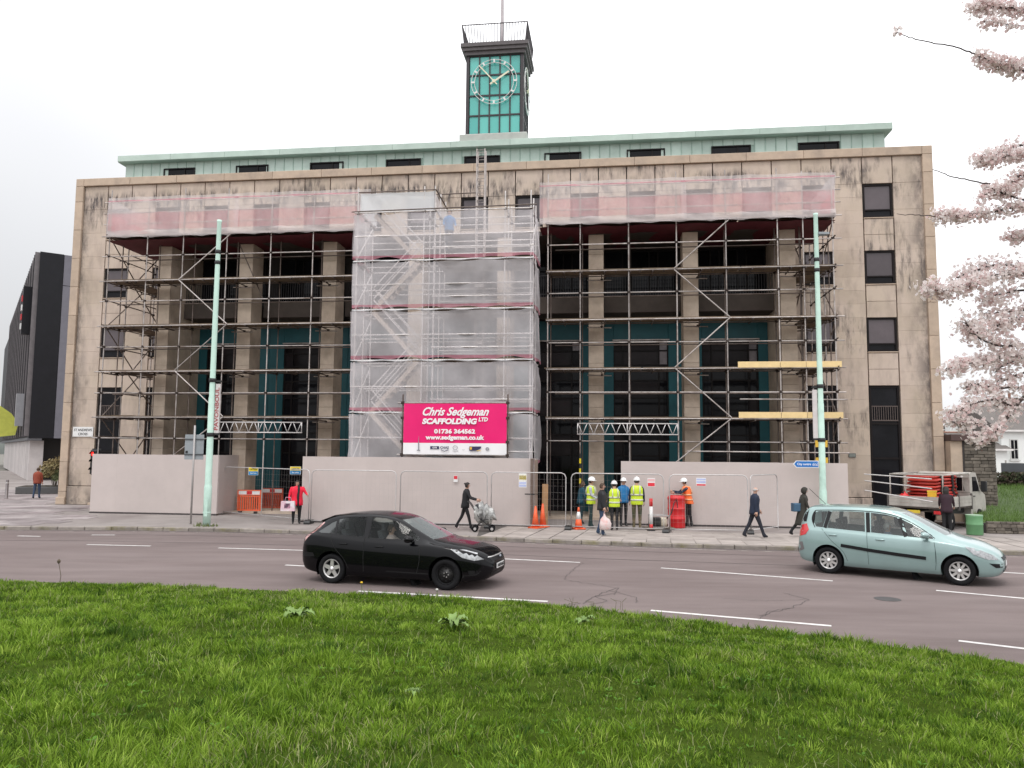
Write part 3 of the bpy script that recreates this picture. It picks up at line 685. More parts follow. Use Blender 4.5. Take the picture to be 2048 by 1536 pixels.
for sc, ua, ub in ((scl, 8.15, 10.45), (scr, 29.45, 31.62)):
    hi = True
    for za, zb in zip(ZIG, ZIG[1:]):
        a, b = (ub, ua) if hi else (ua, ub); hi = not hi
        tube_obj('brace', (a, -WF-.10, za), (b, -WF-.10, zb+.03), R_, GALV, sc)
tube_obj('brace', (10.4, -WI, 11.9), (11.6, -WI, 9.4), R_, GALV_DARK, scl)
# putlog bundles tied to the piers
for sc, us in ((scl, (10.6, 14.5)), (scr, (26.45, 30.4, 34.3))):
    for u in us:
        for z in LIFTS[:-1]:
            tube_obj('tie_tube', (u-.5, -2.86, z-.14), (u+.5, -2.86, z-.16), R_, GALV, sc)
            tube_obj('tie_tube', (u+.1, -WF, z-.10), (u+.1, -1.6, z-.10), R_, GALV_DARK, sc)
            node(nl if sc is scl else nr, u+.1, 2.86, z-.12)
# lattice beams
def lattice(sc, u0, u1, z0, z1, w):
    b = MB(); b.tube((u0, -w, z0), (u1, -w, z0), .024, 8); b.tube((u0, -w, z1), (u1, -w, z1), .024, 8)
    n = 9; st = (u1-u0)/n
    b.tube((u0+.02, -w, z0), (u0+.02, -w, z1), .02); b.tube((u1-.02, -w, z0), (u1-.02, -w, z1), .02); b.tube(((u0+u1)/2, -w, z0), ((u0+u1)/2, -w, z1), .02)
    for i in range(n):
        a, c = u0+i*st+.04, u0+(i+1)*st-.04; b.tube((a, -w, z1), ((a+c)/2, -w, z0), .016, 6); b.tube(((a+c)/2, -w, z0), (c, -w, z1), .016, 6)
    b.build('lattice_beam', mat('aluminium', (.66,.63,.62), .4, .1, 6, metal=.3), sc, True)
lattice(scl, 10.12, 14.0, 3.47, 3.90, WF+.08); lattice(scr, 25.56, 29.56, 3.47, 3.90, WF+.08)
# new timber toe boards at the right-hand end
for z in (6.13, 4.14):
    for a, b in ((31.9, 33.50), (33.52, 34.48), (34.50, 35.82)): MB().box(a, b, -WF-.085, -WF-.045, z, z+.235).build('toe_board', BOARD_NEW, scr)
tube_obj('guard_rail', (31.95, -WF-.06, 4.88), (36.0, -WF-.06, 4.86), R_, GALV, scr)
tube_obj('guard_rail', (29.9, -WF-.06, 2.82), (36.0, -WF-.06, 2.80), R_, GALV, scr)
for z0 in (3.02, 2.36): MB().box(34.75, 35.2, -WF-.10, -WF-.06, z0, z0+.26).build('warning_board', mat('yellow_board', (.80,.50,.06), .6), scr)
# platform netting, red soffit sheet
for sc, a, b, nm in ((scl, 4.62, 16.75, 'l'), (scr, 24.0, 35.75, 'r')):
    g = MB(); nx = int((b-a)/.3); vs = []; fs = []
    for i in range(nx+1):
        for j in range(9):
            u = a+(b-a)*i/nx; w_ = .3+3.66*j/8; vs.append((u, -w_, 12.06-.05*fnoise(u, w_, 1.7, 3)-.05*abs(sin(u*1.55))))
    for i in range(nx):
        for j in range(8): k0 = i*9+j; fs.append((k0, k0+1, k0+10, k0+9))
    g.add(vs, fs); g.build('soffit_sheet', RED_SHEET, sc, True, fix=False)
    mid = (a+b)/2
    for p, q, sd_ in ((a, mid+.1, 1), (mid-.1, b, 2)):
        o = sheet('debris_netting', NET_P, sc, (p, WF+.10), (q, WF+.10), 12.12, 13.95, None, .05, .02, 2.0, sd_); o['label'] = 'pale see-through debris netting'
        o = sheet('red_netting', NET_R, sc, (p, WF-.04), (q, WF-.04), 12.45, 13.28, None, .02, .015, 1.3, sd_+5); o['label'] = 'red see-through netting band'
        sheet('red_netting_hem', RED_HEM, sc, (p, WF+.115), (q, WF+.115), 13.72, 13.80, None, .02, .012, 2.0, sd_+3)
    # folded skirt below the guard rail
    sheet('netting_skirt', NET_P, sc, (a, WF+.13), (b, WF+.13), 12.06, 12.42, None, .05, .03, 1.2, 7)
for sc, ue in ((scl, 4.60), (scr, 35.77)):
    sheet('debris_netting', NET_W, sc, (ue, WF+.1), (ue, .3), 12.12, 13.95, None, .04, .03, 1.2, 4)
    sheet('red_netting', NET_R, sc, (ue, WF), (ue, .3), 12.45, 13.28, None, .02, .02, 1.2, 4)
stuff(nl.build('scaffold_couplers', FITTING, scl)); stuff(nr.build('scaffold_couplers', FITTING, scr))

# --- netted stair and loading tower in the middle
tws = fthing('stair_tower_scaffold', 'tall netted scaffold stair tower in the middle of the facade behind the pink banner', 'scaffold')
TUBE_W = mat('net_lit_tube', (.66,.62,.60), .45, .2, 5, metal=.15, rnd=.12)  # paler than the other tubes: light inside the netting put into the colour
TW0, TW1, TFW, TBW = 16.80, 23.98, 6.15, 3.95
TL = [2.25, 4.23, 6.26, 8.26, 10.22, 12.18]
nt_ = MB()
for u in (16.92, 19.62, 20.05, 22.85, 23.86):
    for w_ in (TFW-.1, 5.05, TBW+.15):
        top = 12.9 if u > 20.5 else 13.2
        tube_obj('standard', (u, -w_, 0), (u, -w_, top), R_, TUBE_W, tws)
        for z in TL: node(nt_, u, w_, z)
for z in TL:
    for w_ in (TFW-.05, 5.0, TBW+.1):
        tube_obj('ledger', (TW0, -w_, z), (TW1, -w_, z), R_, TUBE_W, tws); tube_obj('guard_rail', (TW0, -w_, z+1.0), (TW1, -w_, z+1.0), R_, TUBE_W, tws) if z < 12 else None
        if z < 12: tube_obj('guard_rail', (20.0, -w_, z+.5), (TW1, -w_, z+.5), R_, TUBE_W, tws)
    for u in (16.92, 19.62, 20.05, 22.85, 23.86):
        tube_obj('transom', (u+.06, -TFW-.02, z), (u+.06, -TBW+.05, z), R_, TUBE_W, tws)
        if u in (16.92, 23.86): tube_obj('brace', (u, -TFW+.1, z+.1), (u, -TBW-.15, z+1.9), R_, TUBE_W, tws) if z < 12 else None
    if 3 < z < 12.0:
        for q in range(9):
            me_ = MB().box(-1.9, 1.9, -.112, .112, 0, .038).mesh('scaffold_board', BOARD); link('scaffold_board', me_, tws, (21.98, -(4.1+q*.235), z+.03))
# stair flights
hi = False
for z0, z1 in zip(TL[:-1], TL[1:]):
    a, b = (17.55, 19.35) if hi else (19.35, 17.55); hi = not hi
    d = Vector((b-a, 0, z1-z0-.1)); L = d.length; ang = atan2(d.z, d.x)
    for w_ in (5.75, 5.15):
        mb = MB(); m3 = Matrix.Rotation(-ang, 3, 'Y'); mb.obox(((a+b)/2, -w_, (z0+z1)/2), (L+.1, .045, .16), m3); mb.build('stair_stringer', mat('stair_timber', (.52,.43,.36), .8, .12, 5), tws)
        tube_obj('stair_handrail', (a, -w_-.03, z0+.95), (b, -w_-.03, z1+.9), R_, TUBE_W, tws)
        tube_obj('stair_handrail', (a, -w_-.03, z0+.5), (b, -w_-.03, z1+.45), R_, TUBE_W, tws)
    for i in range(9):
        t = (i+.5)/9; MB().box(a+(b-a)*t-.11, a+(b-a)*t+.11, -5.73, -5.17, z0+(z1-z0)*t-.02, z0+(z1-z0)*t+.02).build('stair_tread', BOARD, tws)
# hoist mast of ladder beams
hm = MB()
for du, dw in ((0,0), (.33,0), (0,.3), (.33,.3)): hm.tube((21.52+du, -4.75-dw, 0), (21.52+du, -4.75-dw, 15.05), .024, 8)
for i in range(50):
    z = .3+i*.3
    for dw in (0, .3): hm.tube((21.52, -4.75-dw, z), (21.85, -4.75-dw, z), .012, 6)
    hm.tube((21.52, -4.75, z), (21.52, -5.05, z+.15), .010, 6)
hm.build('hoist_mast', mat('mast_steel', (.34,.30,.28), .45, .2, 5, metal=.3), tws, True)
for z in (7.0, 9.3): MB().box(21.5, 21.87, -5.12, -4.70, z, z+.14).build('mast_collar', GALV, tws)
# netting, lift by lift
NZ = TL
for i, (a, b) in enumerate(zip(NZ[:-1], NZ[1:])):
    sheet('debris_netting', NET_W, tws, (TW0, TFW), (TW1, TFW), a+.02, b-.03, RED_HEM, .085, .045, 1.35, 10+i)
    sheet('debris_netting', NET_W, tws, (TW1+.02, TFW), (TW1+.04, TBW-.05), a+.02, b-.03, RED_HEM, .07, .05, 1.1, 20+i)
    sheet('debris_netting', NET_W, tws, (TW0-.02, TBW), (TW0-.02, TFW), a+.02, b-.03, RED_HEM, .07, .05, 1.1, 30+i)
    if i: 
        hem = MB(); pts = [(TW0+(TW1-TW0)*t/60, -TFW-.03, a-.02+.02*sin(t*.55+i)) for t in range(61)]; hem.path(pts, .02, 6); hem.build('netting_hem', NET_S, tws, True)
sheet('white_sheeting', NET_S, tws, (17.05, TFW-.06), (20.02, TFW-.06), 12.2, 12.98, None, .03, .02, 1.0, 41)
sheet('white_sheeting', NET_S, tws, (17.03, TBW), (17.03, TFW), 12.2, 12.98, None, .03, .02, 1.0, 42)
sheet('white_sheeting', NET_W, tws, (20.05, TFW-.06), (20.05, TBW), 12.2, 12.9, None, .03, .03, 1.0, 43)
tube_obj('guard_rail', (16.95, -TFW, 13.0), (20.1, -TFW, 13.02), R_, GALV_DARK, tws); tube_obj('guard_rail', (20.1, -TFW, 13.02), (20.1, -TBW, 12.9), R_, GALV_DARK, tws)
tube_obj('guard_rail', (16.7, -TFW-.06, 12.2), (24.1, -TFW-.06, 12.28), R_, GALV_DARK, tws)
tube_obj('guard_rail', (16.5, -3.9, 13.55), (21.5, -3.9, 13.62), R_, GALV_DARK, tws)
stuff(nt_.build('scaffold_couplers', FITTING, tws))

# --- banner
PINK = mat('banner_pink', (.80, .002, .155), .45, .06, 1.5)
INK = mat('banner_white', (.86, .85, .86), .5, .02)
NAVY = mat('ink_navy', (.03, .03, .09), .5)
GREYI = mat('ink_grey', (.25, .25, .28), .5)
bn = thing('advertising_banner', 'bright pink scaffolding company banner hung on the netted tower', 'banner', fw(0, 6.42, 0), -YAW)
def cloth(x0, x1, z0, z1, m, name):
    g = MB(); nx, nz = 40, 20; vs = []; fs = []
    for j in range(nz+1):
        for i in range(nx+1):
            x = x0+(x1-x0)*i/nx; z = z0+(z1-z0)*j/nz
            vs.append((x, .012*sin(x*6+z)+.02*(fnoise(x*2, z*2, 1, 5)-.5), z))
    for j in range(nz):
        for i in range(nx): a = j*(nx+1)+i; fs.append((a, a+1, a+nx+2, a+nx+1))
    g.add(vs, fs); return g.build(name, m, bn, True, fix=False)
cloth(19.06, 23.03, 3.05, 4.55, PINK, 'pink_field'); cloth(19.06, 23.03, 2.62, 3.05, INK, 'white_strip')
Y_ = -.035
text_mesh('Chris Sedgeman', .43, INK, 'lettering', bn, (21.03, Y_, 4.10), shear=.45, bold=.012, width=2.56)
text_mesh('SCAFFOLDING', .275, INK, 'lettering', bn, (20.83, Y_, 3.78), shear=.18, bold=.016, width=2.12)
text_mesh('LTD', .20, INK, 'lettering', bn, (22.13, Y_, 3.88), shear=.2, bold=.008, width=.36)
text_mesh('01736 364562', .215, INK, 'lettering', bn, (21.05, Y_, 3.42), bold=.010, width=1.58)
text_mesh('www.sedgeman.co.uk', .225, INK, 'lettering', bn, (21.05, Y_, 3.19), bold=.010, width=2.26)
def flat(x0, x1, z0, z1, m, nm='printed_mark', y=Y_): return MB().box(x0, x1, y, y+.004, z0, z1).build(nm, m, bn)
flat(20.12, 20.46, 2.82, 2.93, NAVY); text_mesh('CITB', .08, INK, 'lettering', bn, (20.29, Y_-.006, 2.845), bold=.003)
text_mesh('CHAS', .13, NAVY, 'lettering', bn, (20.67, Y_, 2.84), bold=.003)
g = MB(); g.path([(20.53,Y_,2.80),(20.67,Y_,2.74),(20.82,Y_,2.80)], .012, 6); g.build('printed_mark', NAVY, bn)
g = MB(); g.path([(21.08+.085*cos(a),Y_,2.88+.075*sin(a)) for a in np.linspace(0,2*pi,21)], .008, 6); g.build('printed_mark', GREYI, bn)
flat(20.98, 21.2, 2.745, 2.76, GREYI); text_mesh('TUV', .05, GREYI, 'lettering', bn, (21.4, Y_, 2.78))
g = MB(); g.prism([(21.62,2.93),(22.08,2.93),(22.06,2.86),(21.88,2.77),(21.62,2.77)], 'y', Y_, Y_+.004); g.build('printed_mark', NAVY, bn)
flat(21.64, 21.72, 2.81, 2.91, mat('ink_amber', (.75,.45,.05), .5), y=Y_-.005); flat(21.9, 22.06, 2.765, 2.785, mat('ink_amber', (.75,.45,.05), .5), y=Y_-.005)
g = MB(); g.path([(22.31+.055*cos(a),Y_,2.84+.055*sin(a)) for a in np.linspace(0,2*pi,21)], .012, 6); g.build('printed_mark', GREYI, bn); flat(22.27, 22.35, 2.83, 2.85, GREYI)
g = MB(); g.box(19.645,19.685,Y_,Y_+.004,2.76,3.02); g.box(19.60,19.73,Y_,Y_+.004,2.755,2.785); g.prism([(19.65,3.02),(19.68,3.02),(19.675,3.3),(19.668,3.3)],'y',Y_-.006,Y_-.002); g.build('printed_mark', GREYI, bn)
for x in (19.0, 23.06): 
    tube_obj('banner_pole', (x, .06, 2.3), (x, .06, 4.9), .03, GALV_DARK, bn)
for z in (4.58, 2.60): tube_obj('banner_rail', (18.8, .05, z), (23.15, .05, z), R_, GALV, bn)
for x in (19.0, 23.06):
    for z in (4.58, 4.0, 3.1, 2.6): MB().obox((x, .03, z), (.12,.10,.10)).build('banner_clamp', FITTING, bn)

# --- grey hoardings
HOARD = mat('hoarding_grey', (.545, .475, .45), .65, .05, 1.2, rnd=.012, col2=(.52,.455,.43), mix2=.55)
BASE = mat('hoarding_base', (.07,.06,.06), .9)
def hoarding(label, P, Q, h=2.42, ret=None, group=None, board=1.22):
    a = fw(*P); b = fw(*Q); d = b-a; L = d.length; rz = atan2(d.y, d.x)
    h_ = thing('hoarding', label, 'hoarding', a, rz)
    n = max(1, round(L/board)); wd = L/n
    for i in range(n):
        MB().box(i*wd+.0006, (i+1)*wd-.0006, -.018, .018, .06, h+random.uniform(-.006,.006)).build('board', HOARD, h_, loc=(0, random.uniform(-.0012,.0012), 0))
    fr = MB(); fr.box(0, L, .03, .10, .0, .09); fr.box(0, L, .03, .10, h-.25, h-.15)
    for i in range(n+1): fr.box(max(0,i*wd-.04), min(L,i*wd+.04), .03, .12, 0, h-.05)
    fr.build('timber_frame', BOARD, h_); MB().box(0, L, -.05, .028, .0, .05).build('base_strip', BASE, h_)
    if ret:
        rr = MB(); s_ = L if ret > 0 else 0
        for k in range(2): MB().box(s_-.018, s_+.018, .022+k*1.1, .022+(k+1)*1.1-.004, .06, h).build('return_board', HOARD, h_)
    return h_
h1 = hoarding('long grey hoarding left of the teal doorway, beside the street sign wall', (4.86, 4.45), (10.59, 4.45), 2.5, ret=1)
h2 = hoarding('grey hoarding in the middle under the netted tower', (15.12, 6.5), (23.96, 6.55), 2.5, ret=1)
h3 = hoarding('long grey hoarding on the right behind the orange-vested worker', (27.29, 5.0), (35.62, 5.0), 2.42)
# gate post and pallet timber at the opening
MB().box(23.95, 24.13, -6.6, -6.45, 0, 2.45).build('x', BASE) if 0 else None
# ------------------------------------------------------------------ street furniture
MINT = mat('mint_paint', (.55, .76, .66), .45, .08, 3, rnd=.04, col2=(.42,.60,.52), mix2=.62)
BLACK = mat('black_plastic', (.018, .018, .019), .5, .2)
STEEL = mat('mesh_fence_steel', (.50, .48, .47), .4, .15, 6, metal=.4, rnd=.1)
ORANGE = mat('orange_plastic', (.85, .13, .04), .5, .12, 5)
RED = mat('red_plastic', (.62, .02, .025), .4, .12, 5)
SIGN_WHITE = mat('sign_white', (.78, .78, .77), .45, .05)
SIGN_GREY = mat('sign_back_grey', (.30, .33, .35), .5, .12, 3)
# mint lamp columns carrying street banners
def lamp_column(label, pos, h, side, text=None, bracket=False):
    t = thing('lamp_column', label, 'lamp post', pos)
    MB().lathe([(.135,0),(.135,1.4),(.128,1.42),(.118,1.5),(.112,4.6),(.10,4.65),(.095,7.2),(.085,9.4),(.078,h-.1),(.085,h-.08),(.085,h),(.0,h)], 20).build('column', MINT, t, True)
    for z, s_ in ((5.18,.13),(3.20,.14),(9.55,.10),(9.95,.10)): MB().lathe([(s_-.01,z),(s_,z+.01),(s_,z+.13),(s_-.01,z+.14)], 16).build('clamp_band', BLACK, t, True)
    MB().lathe([(.138,.45),(.142,.46),(.142,.5),(.138,.51)], 16).build('joint_ring', MINT, t, True)
    dr = MB(); dr.box(-.06, .06, -.137, -.12, .35, .95); dr.build('access_door', MINT, t)
    b = MB(); b.box(side*.13, side*.30, -.02, .02, 3.30, 5.12) if side > 0 else b.box(side*.30, side*.13, -.02, .02, 3.30, 5.12)
    sgn = b.build('banner', mat('banner_cloth', (.62,.58,.57), .6), t)
    for z in (5.18, 3.26): MB().box(min(0, side*.32), max(0, side*.32), -.03, .03, z, z+.07).build('banner_arm', BLACK, t)
    if text: text_mesh(text, .20, mat('banner_red_ink', (.35,.07,.07), .6), 'lettering', sgn, (side*.215+.05, -.024, 4.2), (pi/2, -pi/2, 0), bold=.004, width=1.55)
    if bracket:
        MB().box(0, .34, -.06, .06, 10.95, 11.0).build('lantern_arm', SIGN_GREY, t); MB().box(.06, .46, -.11, .11, 10.98, 11.06).build('lantern', SIGN_GREY, t)
    return t
lamp_column('mint green lamp column in front of the left hoarding with banner lettered on its side', (-10.92, 27.94, 0), 11.23, 1, 'PAVONBOUL')
lamp_column('mint green lamp column on the right with plain banner edge and blue direction sign', (11.40, 28.34, 0), 11.8, -1, None, True)
# weeds at the foot of the left column
wd = thing('weed_tuft', 'small weeds growing round the foot of the left mint lamp column', 'weed', (-10.9, 27.85, 0))
g = MB()
for i in range(60):
    a = random.uniform(0, 2*pi); r = random.uniform(.1, .45); h = random.uniform(.04, .16); x, y = r*cos(a), r*sin(a)*.5
    g.add([(x-.02,y,0),(x+.02,y,0),(x+random.uniform(-.06,.06),y+random.uniform(-.04,.04),h)], [(0,1,2)])
g.build('leaves', mat('weed_leaf', (.10,.12,.035), .8, .3, 9), wd, fix=False)
# blue pedestrian and cycle sign
bs = thing('direction_sign', 'blue finger sign to the city centre for walkers and cyclists on the right lamp column', 'sign', (10.30, 28.27, 2.38))
BLUE = mat('sign_blue', (.01, .16, .50), .4, .05)
MB().prism([(0,0),(.12,.13),(.95,.13),(.95,-.13),(.12,-.13)], 'y', -.012, .012).build('plate', SIGN_WHITE, bs)
MB().prism([(.045,0),(.13,.105),(.925,.105),(.925,-.105),(.13,-.105)], 'y', -.017, -.013).build('blue_field', BLUE, bs)
text_mesh('City centre', .115, INK, 'lettering', bs, (.40, -.019, -.035), bold=.002, width=.50)
g = MB()
for cx in (.735, .81): g.path([(cx+.032*cos(a), -.019, -.02+.032*sin(a)) for a in np.linspace(0, 2*pi, 13)], .006, 5)
g.path([(.735,-.019,-.02),(.76,-.019,.045),(.80,-.019,.045),(.81,-.019,-.02)], .005, 5); g.build('cycle_symbol', INK, bs)
g = MB(); g.path([(.885,-.019,.055),(.875,-.019,0),(.855,-.019,-.06)], .009, 5); g.path([(.875,-.019,0),(.90,-.019,-.06)], .008, 5); g.lathe([(.0,.068),(.013,.08),(0,.093)], 8, (.888,-.019,0)); g.build('walker_symbol', INK, bs)
# back of a road sign on a thin pole
rs = thing('road_sign', 'back of a grey traffic sign on a thin pole beside the left lamp column', 'sign', (-11.76, 28.6, 0))
MB().lathe([(.036,0),(.036,3.62),(.0,3.62)], 12).build('pole', mat('pole_galv', (.40,.38,.37), .5, .15, 4, metal=.3), rs, True)
MB().bbox(-.37, .33, .05, .075, 2.36, 3.28, .005).build('plate', SIGN_GREY, rs)
for z in (2.52, 3.08): MB().box(-.37, .33, .03, .05, z, z+.05).build('fixing_rail', mat('rail_dark', (.08,.085,.09), .5), rs)
MB().box(-.33, -.25, .028, .05, 2.6, 2.68).build('sticker', BLACK, rs)
# street name plate on the wall
sn = fthing('street_name_plate', 'white street name plate fixed on the left stone wall', 'sign')
MB().box(.57, 1.65, -.075, -.05, 3.31, 3.79).build('plate', SIGN_WHITE, sn)
text_mesh('ST ANDREWS', .17, mat('sign_ink', (.06,.06,.06), .6), 'lettering', sn, (1.11, -.078, 3.58), bold=.003, width=.95)
text_mesh('CROSS', .17, MATS['sign_ink'], 'lettering', sn, (1.11, -.078, 3.38), bold=.003, width=.5)
for x in (.62, 1.60):
    for z in (3.36, 3.74): MB().tube((x,-.08,z),(x,-.04,z),.012,8).build('screw', STEEL, sn)
pq = fthing('wall_plaque', 'small dark grey plaque on the right stone wing', 'plaque'); MB().bbox(37.12, 37.42, -.06, -.03, 2.62, 2.80, .005).build('plate', mat('plaque_grey', (.14,.15,.14), .5), pq); MB().box(37.15, 37.39, -.064, -.06, 2.655, 2.77).build('inner_panel', mat('plaque_face', (.20,.22,.20), .4), pq)

# ------------------------------------------------------------------ mesh fence panels
def heras(label, P, Q, h=2.0, sign=None):
    a = fw(*P); b = fw(*Q); d = b-a; L = d.length; rz = atan2(d.y, d.x)
    t = thing('mesh_fence_panel', label, 'fence panel', a, rz)
    r = .021; fr = MB(); e = .04; c = .16
    pts = [(e,0,.12),(e,0,h-c),(e+.05,0,h-.05),(e+c,0,h),(L-e-c,0,h),(L-e-.05,0,h-.05),(L-e,0,h-c),(L-e,0,.12),(e,0,.12)]
    fr.path(pts, r, 8); fr.build('frame', STEEL, t, True)
    for x in (e, L-e): tube_obj('post_stub', (x, 0, 0.02), (x, 0, .14), .019, STEEL, t)
    w = MB(); n = int(L/.16)
    for i in range(1, n): x = L*i/n; w.tube((x,0,.13),(x,0,h-.02),.0016,3,cap=False)
    for k in range(1, 8): z = .12+(h-.12)*k/8; w.tube((e,0,z),(L-e,0,z),.0016,3,cap=False)
    stuff(w.build('wire_mesh', STEEL, t, fix=False))
    return t, L
FEN = [((10.55, 3.9), (15.6, 6.9)), ((15.72, 7.15), (19.06, 7.15)), ((19.16, 7.2), (22.48, 7.2)), ((22.56, 7.25), (25.34, 7.25)), ((25.46, 7.3), (28.76, 7.6)), ((28.88, 7.62), (31.62, 7.5)), ((31.66, 7.45), (32.95, 5.75))]
FLAB = ['angled wire fence panel across the teal doorway, in front of the orange barriers', 'wire fence panel to the right of the woman in red', 'wire fence panel behind the woman with the pushchair', 'wire fence panel by the two plain orange cones', 'wire fence panel in front of the group of yellow-vested workers', 'wire fence panel in front of the red drum and orange-vested worker', 'short wire fence panel turned back to the hoarding behind the elderly man']
for (P, Q), lb in zip(FEN, FLAB): heras(lb, P, Q)
def foot(label, u, w):
    p = fw(u, w); t = thing('fence_foot', label, 'fence foot', p, -YAW+radians(random.uniform(75, 100)), 'rubber feet of the mesh fence')
    g = MB(); g.prism([(-.34,0),(.34,0),(.34,.06),(.30,.12),(.12,.14),(-.12,.14),(-.30,.12),(-.34,.06)], 'y', -.11, .11); g.build('block', BLACK, t)
    g = MB(); [g.box(x-.03, x+.03, -.03, .03, .141, .146) for x in (-.06,.06)]; g.build('socket', mat('socket_dark', (.008,.008,.008), .8), t)
foot('black rubber fence foot right of the woman in red', 15.66, 7.05); foot('black rubber fence foot left of the pushchair, behind the black car', 19.0, 7.18)
foot('black rubber fence foot right of the pushchair wheels', 22.46, 7.22); foot('black rubber fence foot left of the white-banded cone', 25.4, 7.28); foot('black rubber fence foot below the red and white post', 28.82, 7.61); foot('black rubber fence foot by the shoes of the elderly man', 31.65, 7.45)
# notices
def notice(label, pos, w, h, cols, rz=-YAW, lines=3, words=None):
    t = thing('notice_sign', label, 'sign', pos, rz)
    MB().box(-w/2, w/2, -.006, .006, -h/2, h/2).build('plate', SIGN_WHITE, t)
    for (z0, z1, c) in cols: MB().box(-w/2+.012, w/2-.012, -.009, -.0065, -h/2+z0*h, -h/2+z1*h).build('printed_field', c, t)
    if words:
        for tx, zz_, sz, c in words: text_mesh(tx, sz, c, 'lettering', t, (0, -.0115, zz_-sz*.35), bold=.001)
    return t
YEL = mat('sign_yellow', (.80, .62, .02), .5, .05); SBLUE = mat('safety_blue', (.01, .22, .50), .5, .05); SRED = mat('safety_red', (.70,.03,.05), .5, .05); INKB = mat('ink_black', (.02,.02,.02), .5)
notice('yellow and blue site safety sign at the left of the fence', fw(12.38, 4.95, 1.86), .42, .32, ((.5,.97,YEL),(.03,.48,SBLUE)), words=(('CAUTION', .08, .075, INKB), ('Hard hats', -.075, .07, INK)))
notice('yellow and blue site safety sign above the woman in red', fw(14.75, 6.3, 1.95), .44, .30, ((.5,.97,YEL),(.03,.48,SBLUE)), words=(('DANGER', .08, .075, INKB), ('Site safety', -.075, .07, INK)))
notice('small white sign with a red prohibition mark behind the pushchair woman', fw(21.15, 6.62, 1.72), .16, .24, ((.45,.95,SRED),))
notice('white sign with yellow symbol and blue lines beside the gate opening', fw(23.75, 7.32, 1.72), .28, .50, ((.45,.95,mat('pale_card',(.75,.74,.66),.6)),(.55,.85,YEL),(.05,.2,mat('pale_blue',(.45,.5,.75),.6)),(.25,.38,MATS['pale_blue'])))
notice('white and red pictogram sign on the fence right of the workers', fw(28.3, 7.62, 1.72), .26, .30, ((.05,.45,SRED),(.6,.9,mat('pale_pink',(.75,.45,.45),.6))))
notice('white notice with red and blue print near the orange-vested worker', fw(30.0, 7.62, 1.76), .33, .28, ((.03,.22,SRED),(.35,.6,MATS['pale_blue']),(.7,.9,MATS['pale_blue'])))
# cones
def cone(label, pos, h=.75, bands=True, lean=0):
    t = thing('traffic_cone', label, 'traffic cone', pos)
    MB().bbox(-.20, .20, -.20, .20, 0, .05, .015).build('base', ORANGE, t)
    def rr(z): return .15-(.15-.03)*(z/h)
    segs = [(0.05, .36, ORANGE), (.36, .62, SIGN_WHITE), (.62, h, ORANGE)] if bands else [(.05, h, ORANGE)]
    for z0, z1, m in segs: MB().lathe([(rr(z0),z0),(rr(z1),z1),(0,z1)], 16).build('sleeve' if m is SIGN_WHITE else 'cone_body', m, t, True)
    t.rotation_euler = (lean, 0, random.uniform(0, 1)); return t
cone('orange cone with a white band at the left of the workers', fw(25.75, 7.1), .78)
cone('plain orange cone nearest the gate post at the hoarding end', fw(24.2, 7.1), .80, False); cone('plain orange cone partly behind another cone at the gate opening', fw(24.42, 6.65), .86, False)
# red and white delineator post
dp = thing('delineator_post', 'red and white banded plastic post between the workers and the red drum', 'post', (4.95, 27.45, 0))
for i, (a, b) in enumerate(((.05,.24),(.24,.86),(.86,1.14))): MB().lathe([(.06,a),(.06,b),(0,b)], 14).build('band', RED if i != 1 else SIGN_WHITE, dp, True)
MB().lathe([(.14,0),(.14,.05),(.07,.06)], 14).build('foot', BLACK, dp, True)
# red barrel stack
dr = thing('red_drum', 'tall bright red ribbed plastic drum the orange-vested worker leans on', 'drum', (6.12, 28.75, 0))
pf_ = [(.0,0),(.30,0),(.31,.04),(.31,.30),(.325,.32),(.325,.36),(.31,.38),(.31,.66),(.325,.68),(.325,.72),(.31,.74),(.31,1.02),(.325,1.04),(.325,1.10),(.29,1.16),(.27,1.18),(.27,1.15),(.0,1.15)]
MB().lathe(pf_, 24).build('drum_body', RED, dr, True); MB().lathe([(.05,1.15),(.05,1.19),(0,1.19)], 10, (.12,-.1,0)).build('bung', RED, dr)
# generator and hose beside the post
gn = thing('water_pump', 'small dark pump with frame and hose on the pavement beside the red and white post', 'pump', (5.35, 28.2, 0), .2)
g = MB(); 
for y in (-.2, .2): g.path([(-.3,y,.08),(-.3,y,.5),(.3,y,.5),(.3,y,.08),(-.3,y,.08)], .018, 6)
for x in (-.3,.3): g.tube((x,-.2,.5),(x,.2,.5),.018,6)
g.build('tube_frame', STEEL, gn, True); MB().bbox(-.22,.05,-.15,.15,.12,.42,.03).build('engine', BLACK, gn); MB().lathe([(.13,.1),(.15,.15),(.15,.35),(.10,.42),(0,.42)], 14, (.17,0,0)).build('tank', mat('cream_tank',(.55,.48,.38),.5), gn, True)
MB().path([(.25,0,.3),(.45,-.1,.55),(.6,0,.9),(.75,.1,1.1),(.8,.1,.7)], .02, 6).build('hose', BLACK, gn, True)
MB().box(-.5,.5,-.35,.35,.0,.07).build('pallet', BOARD, gn)
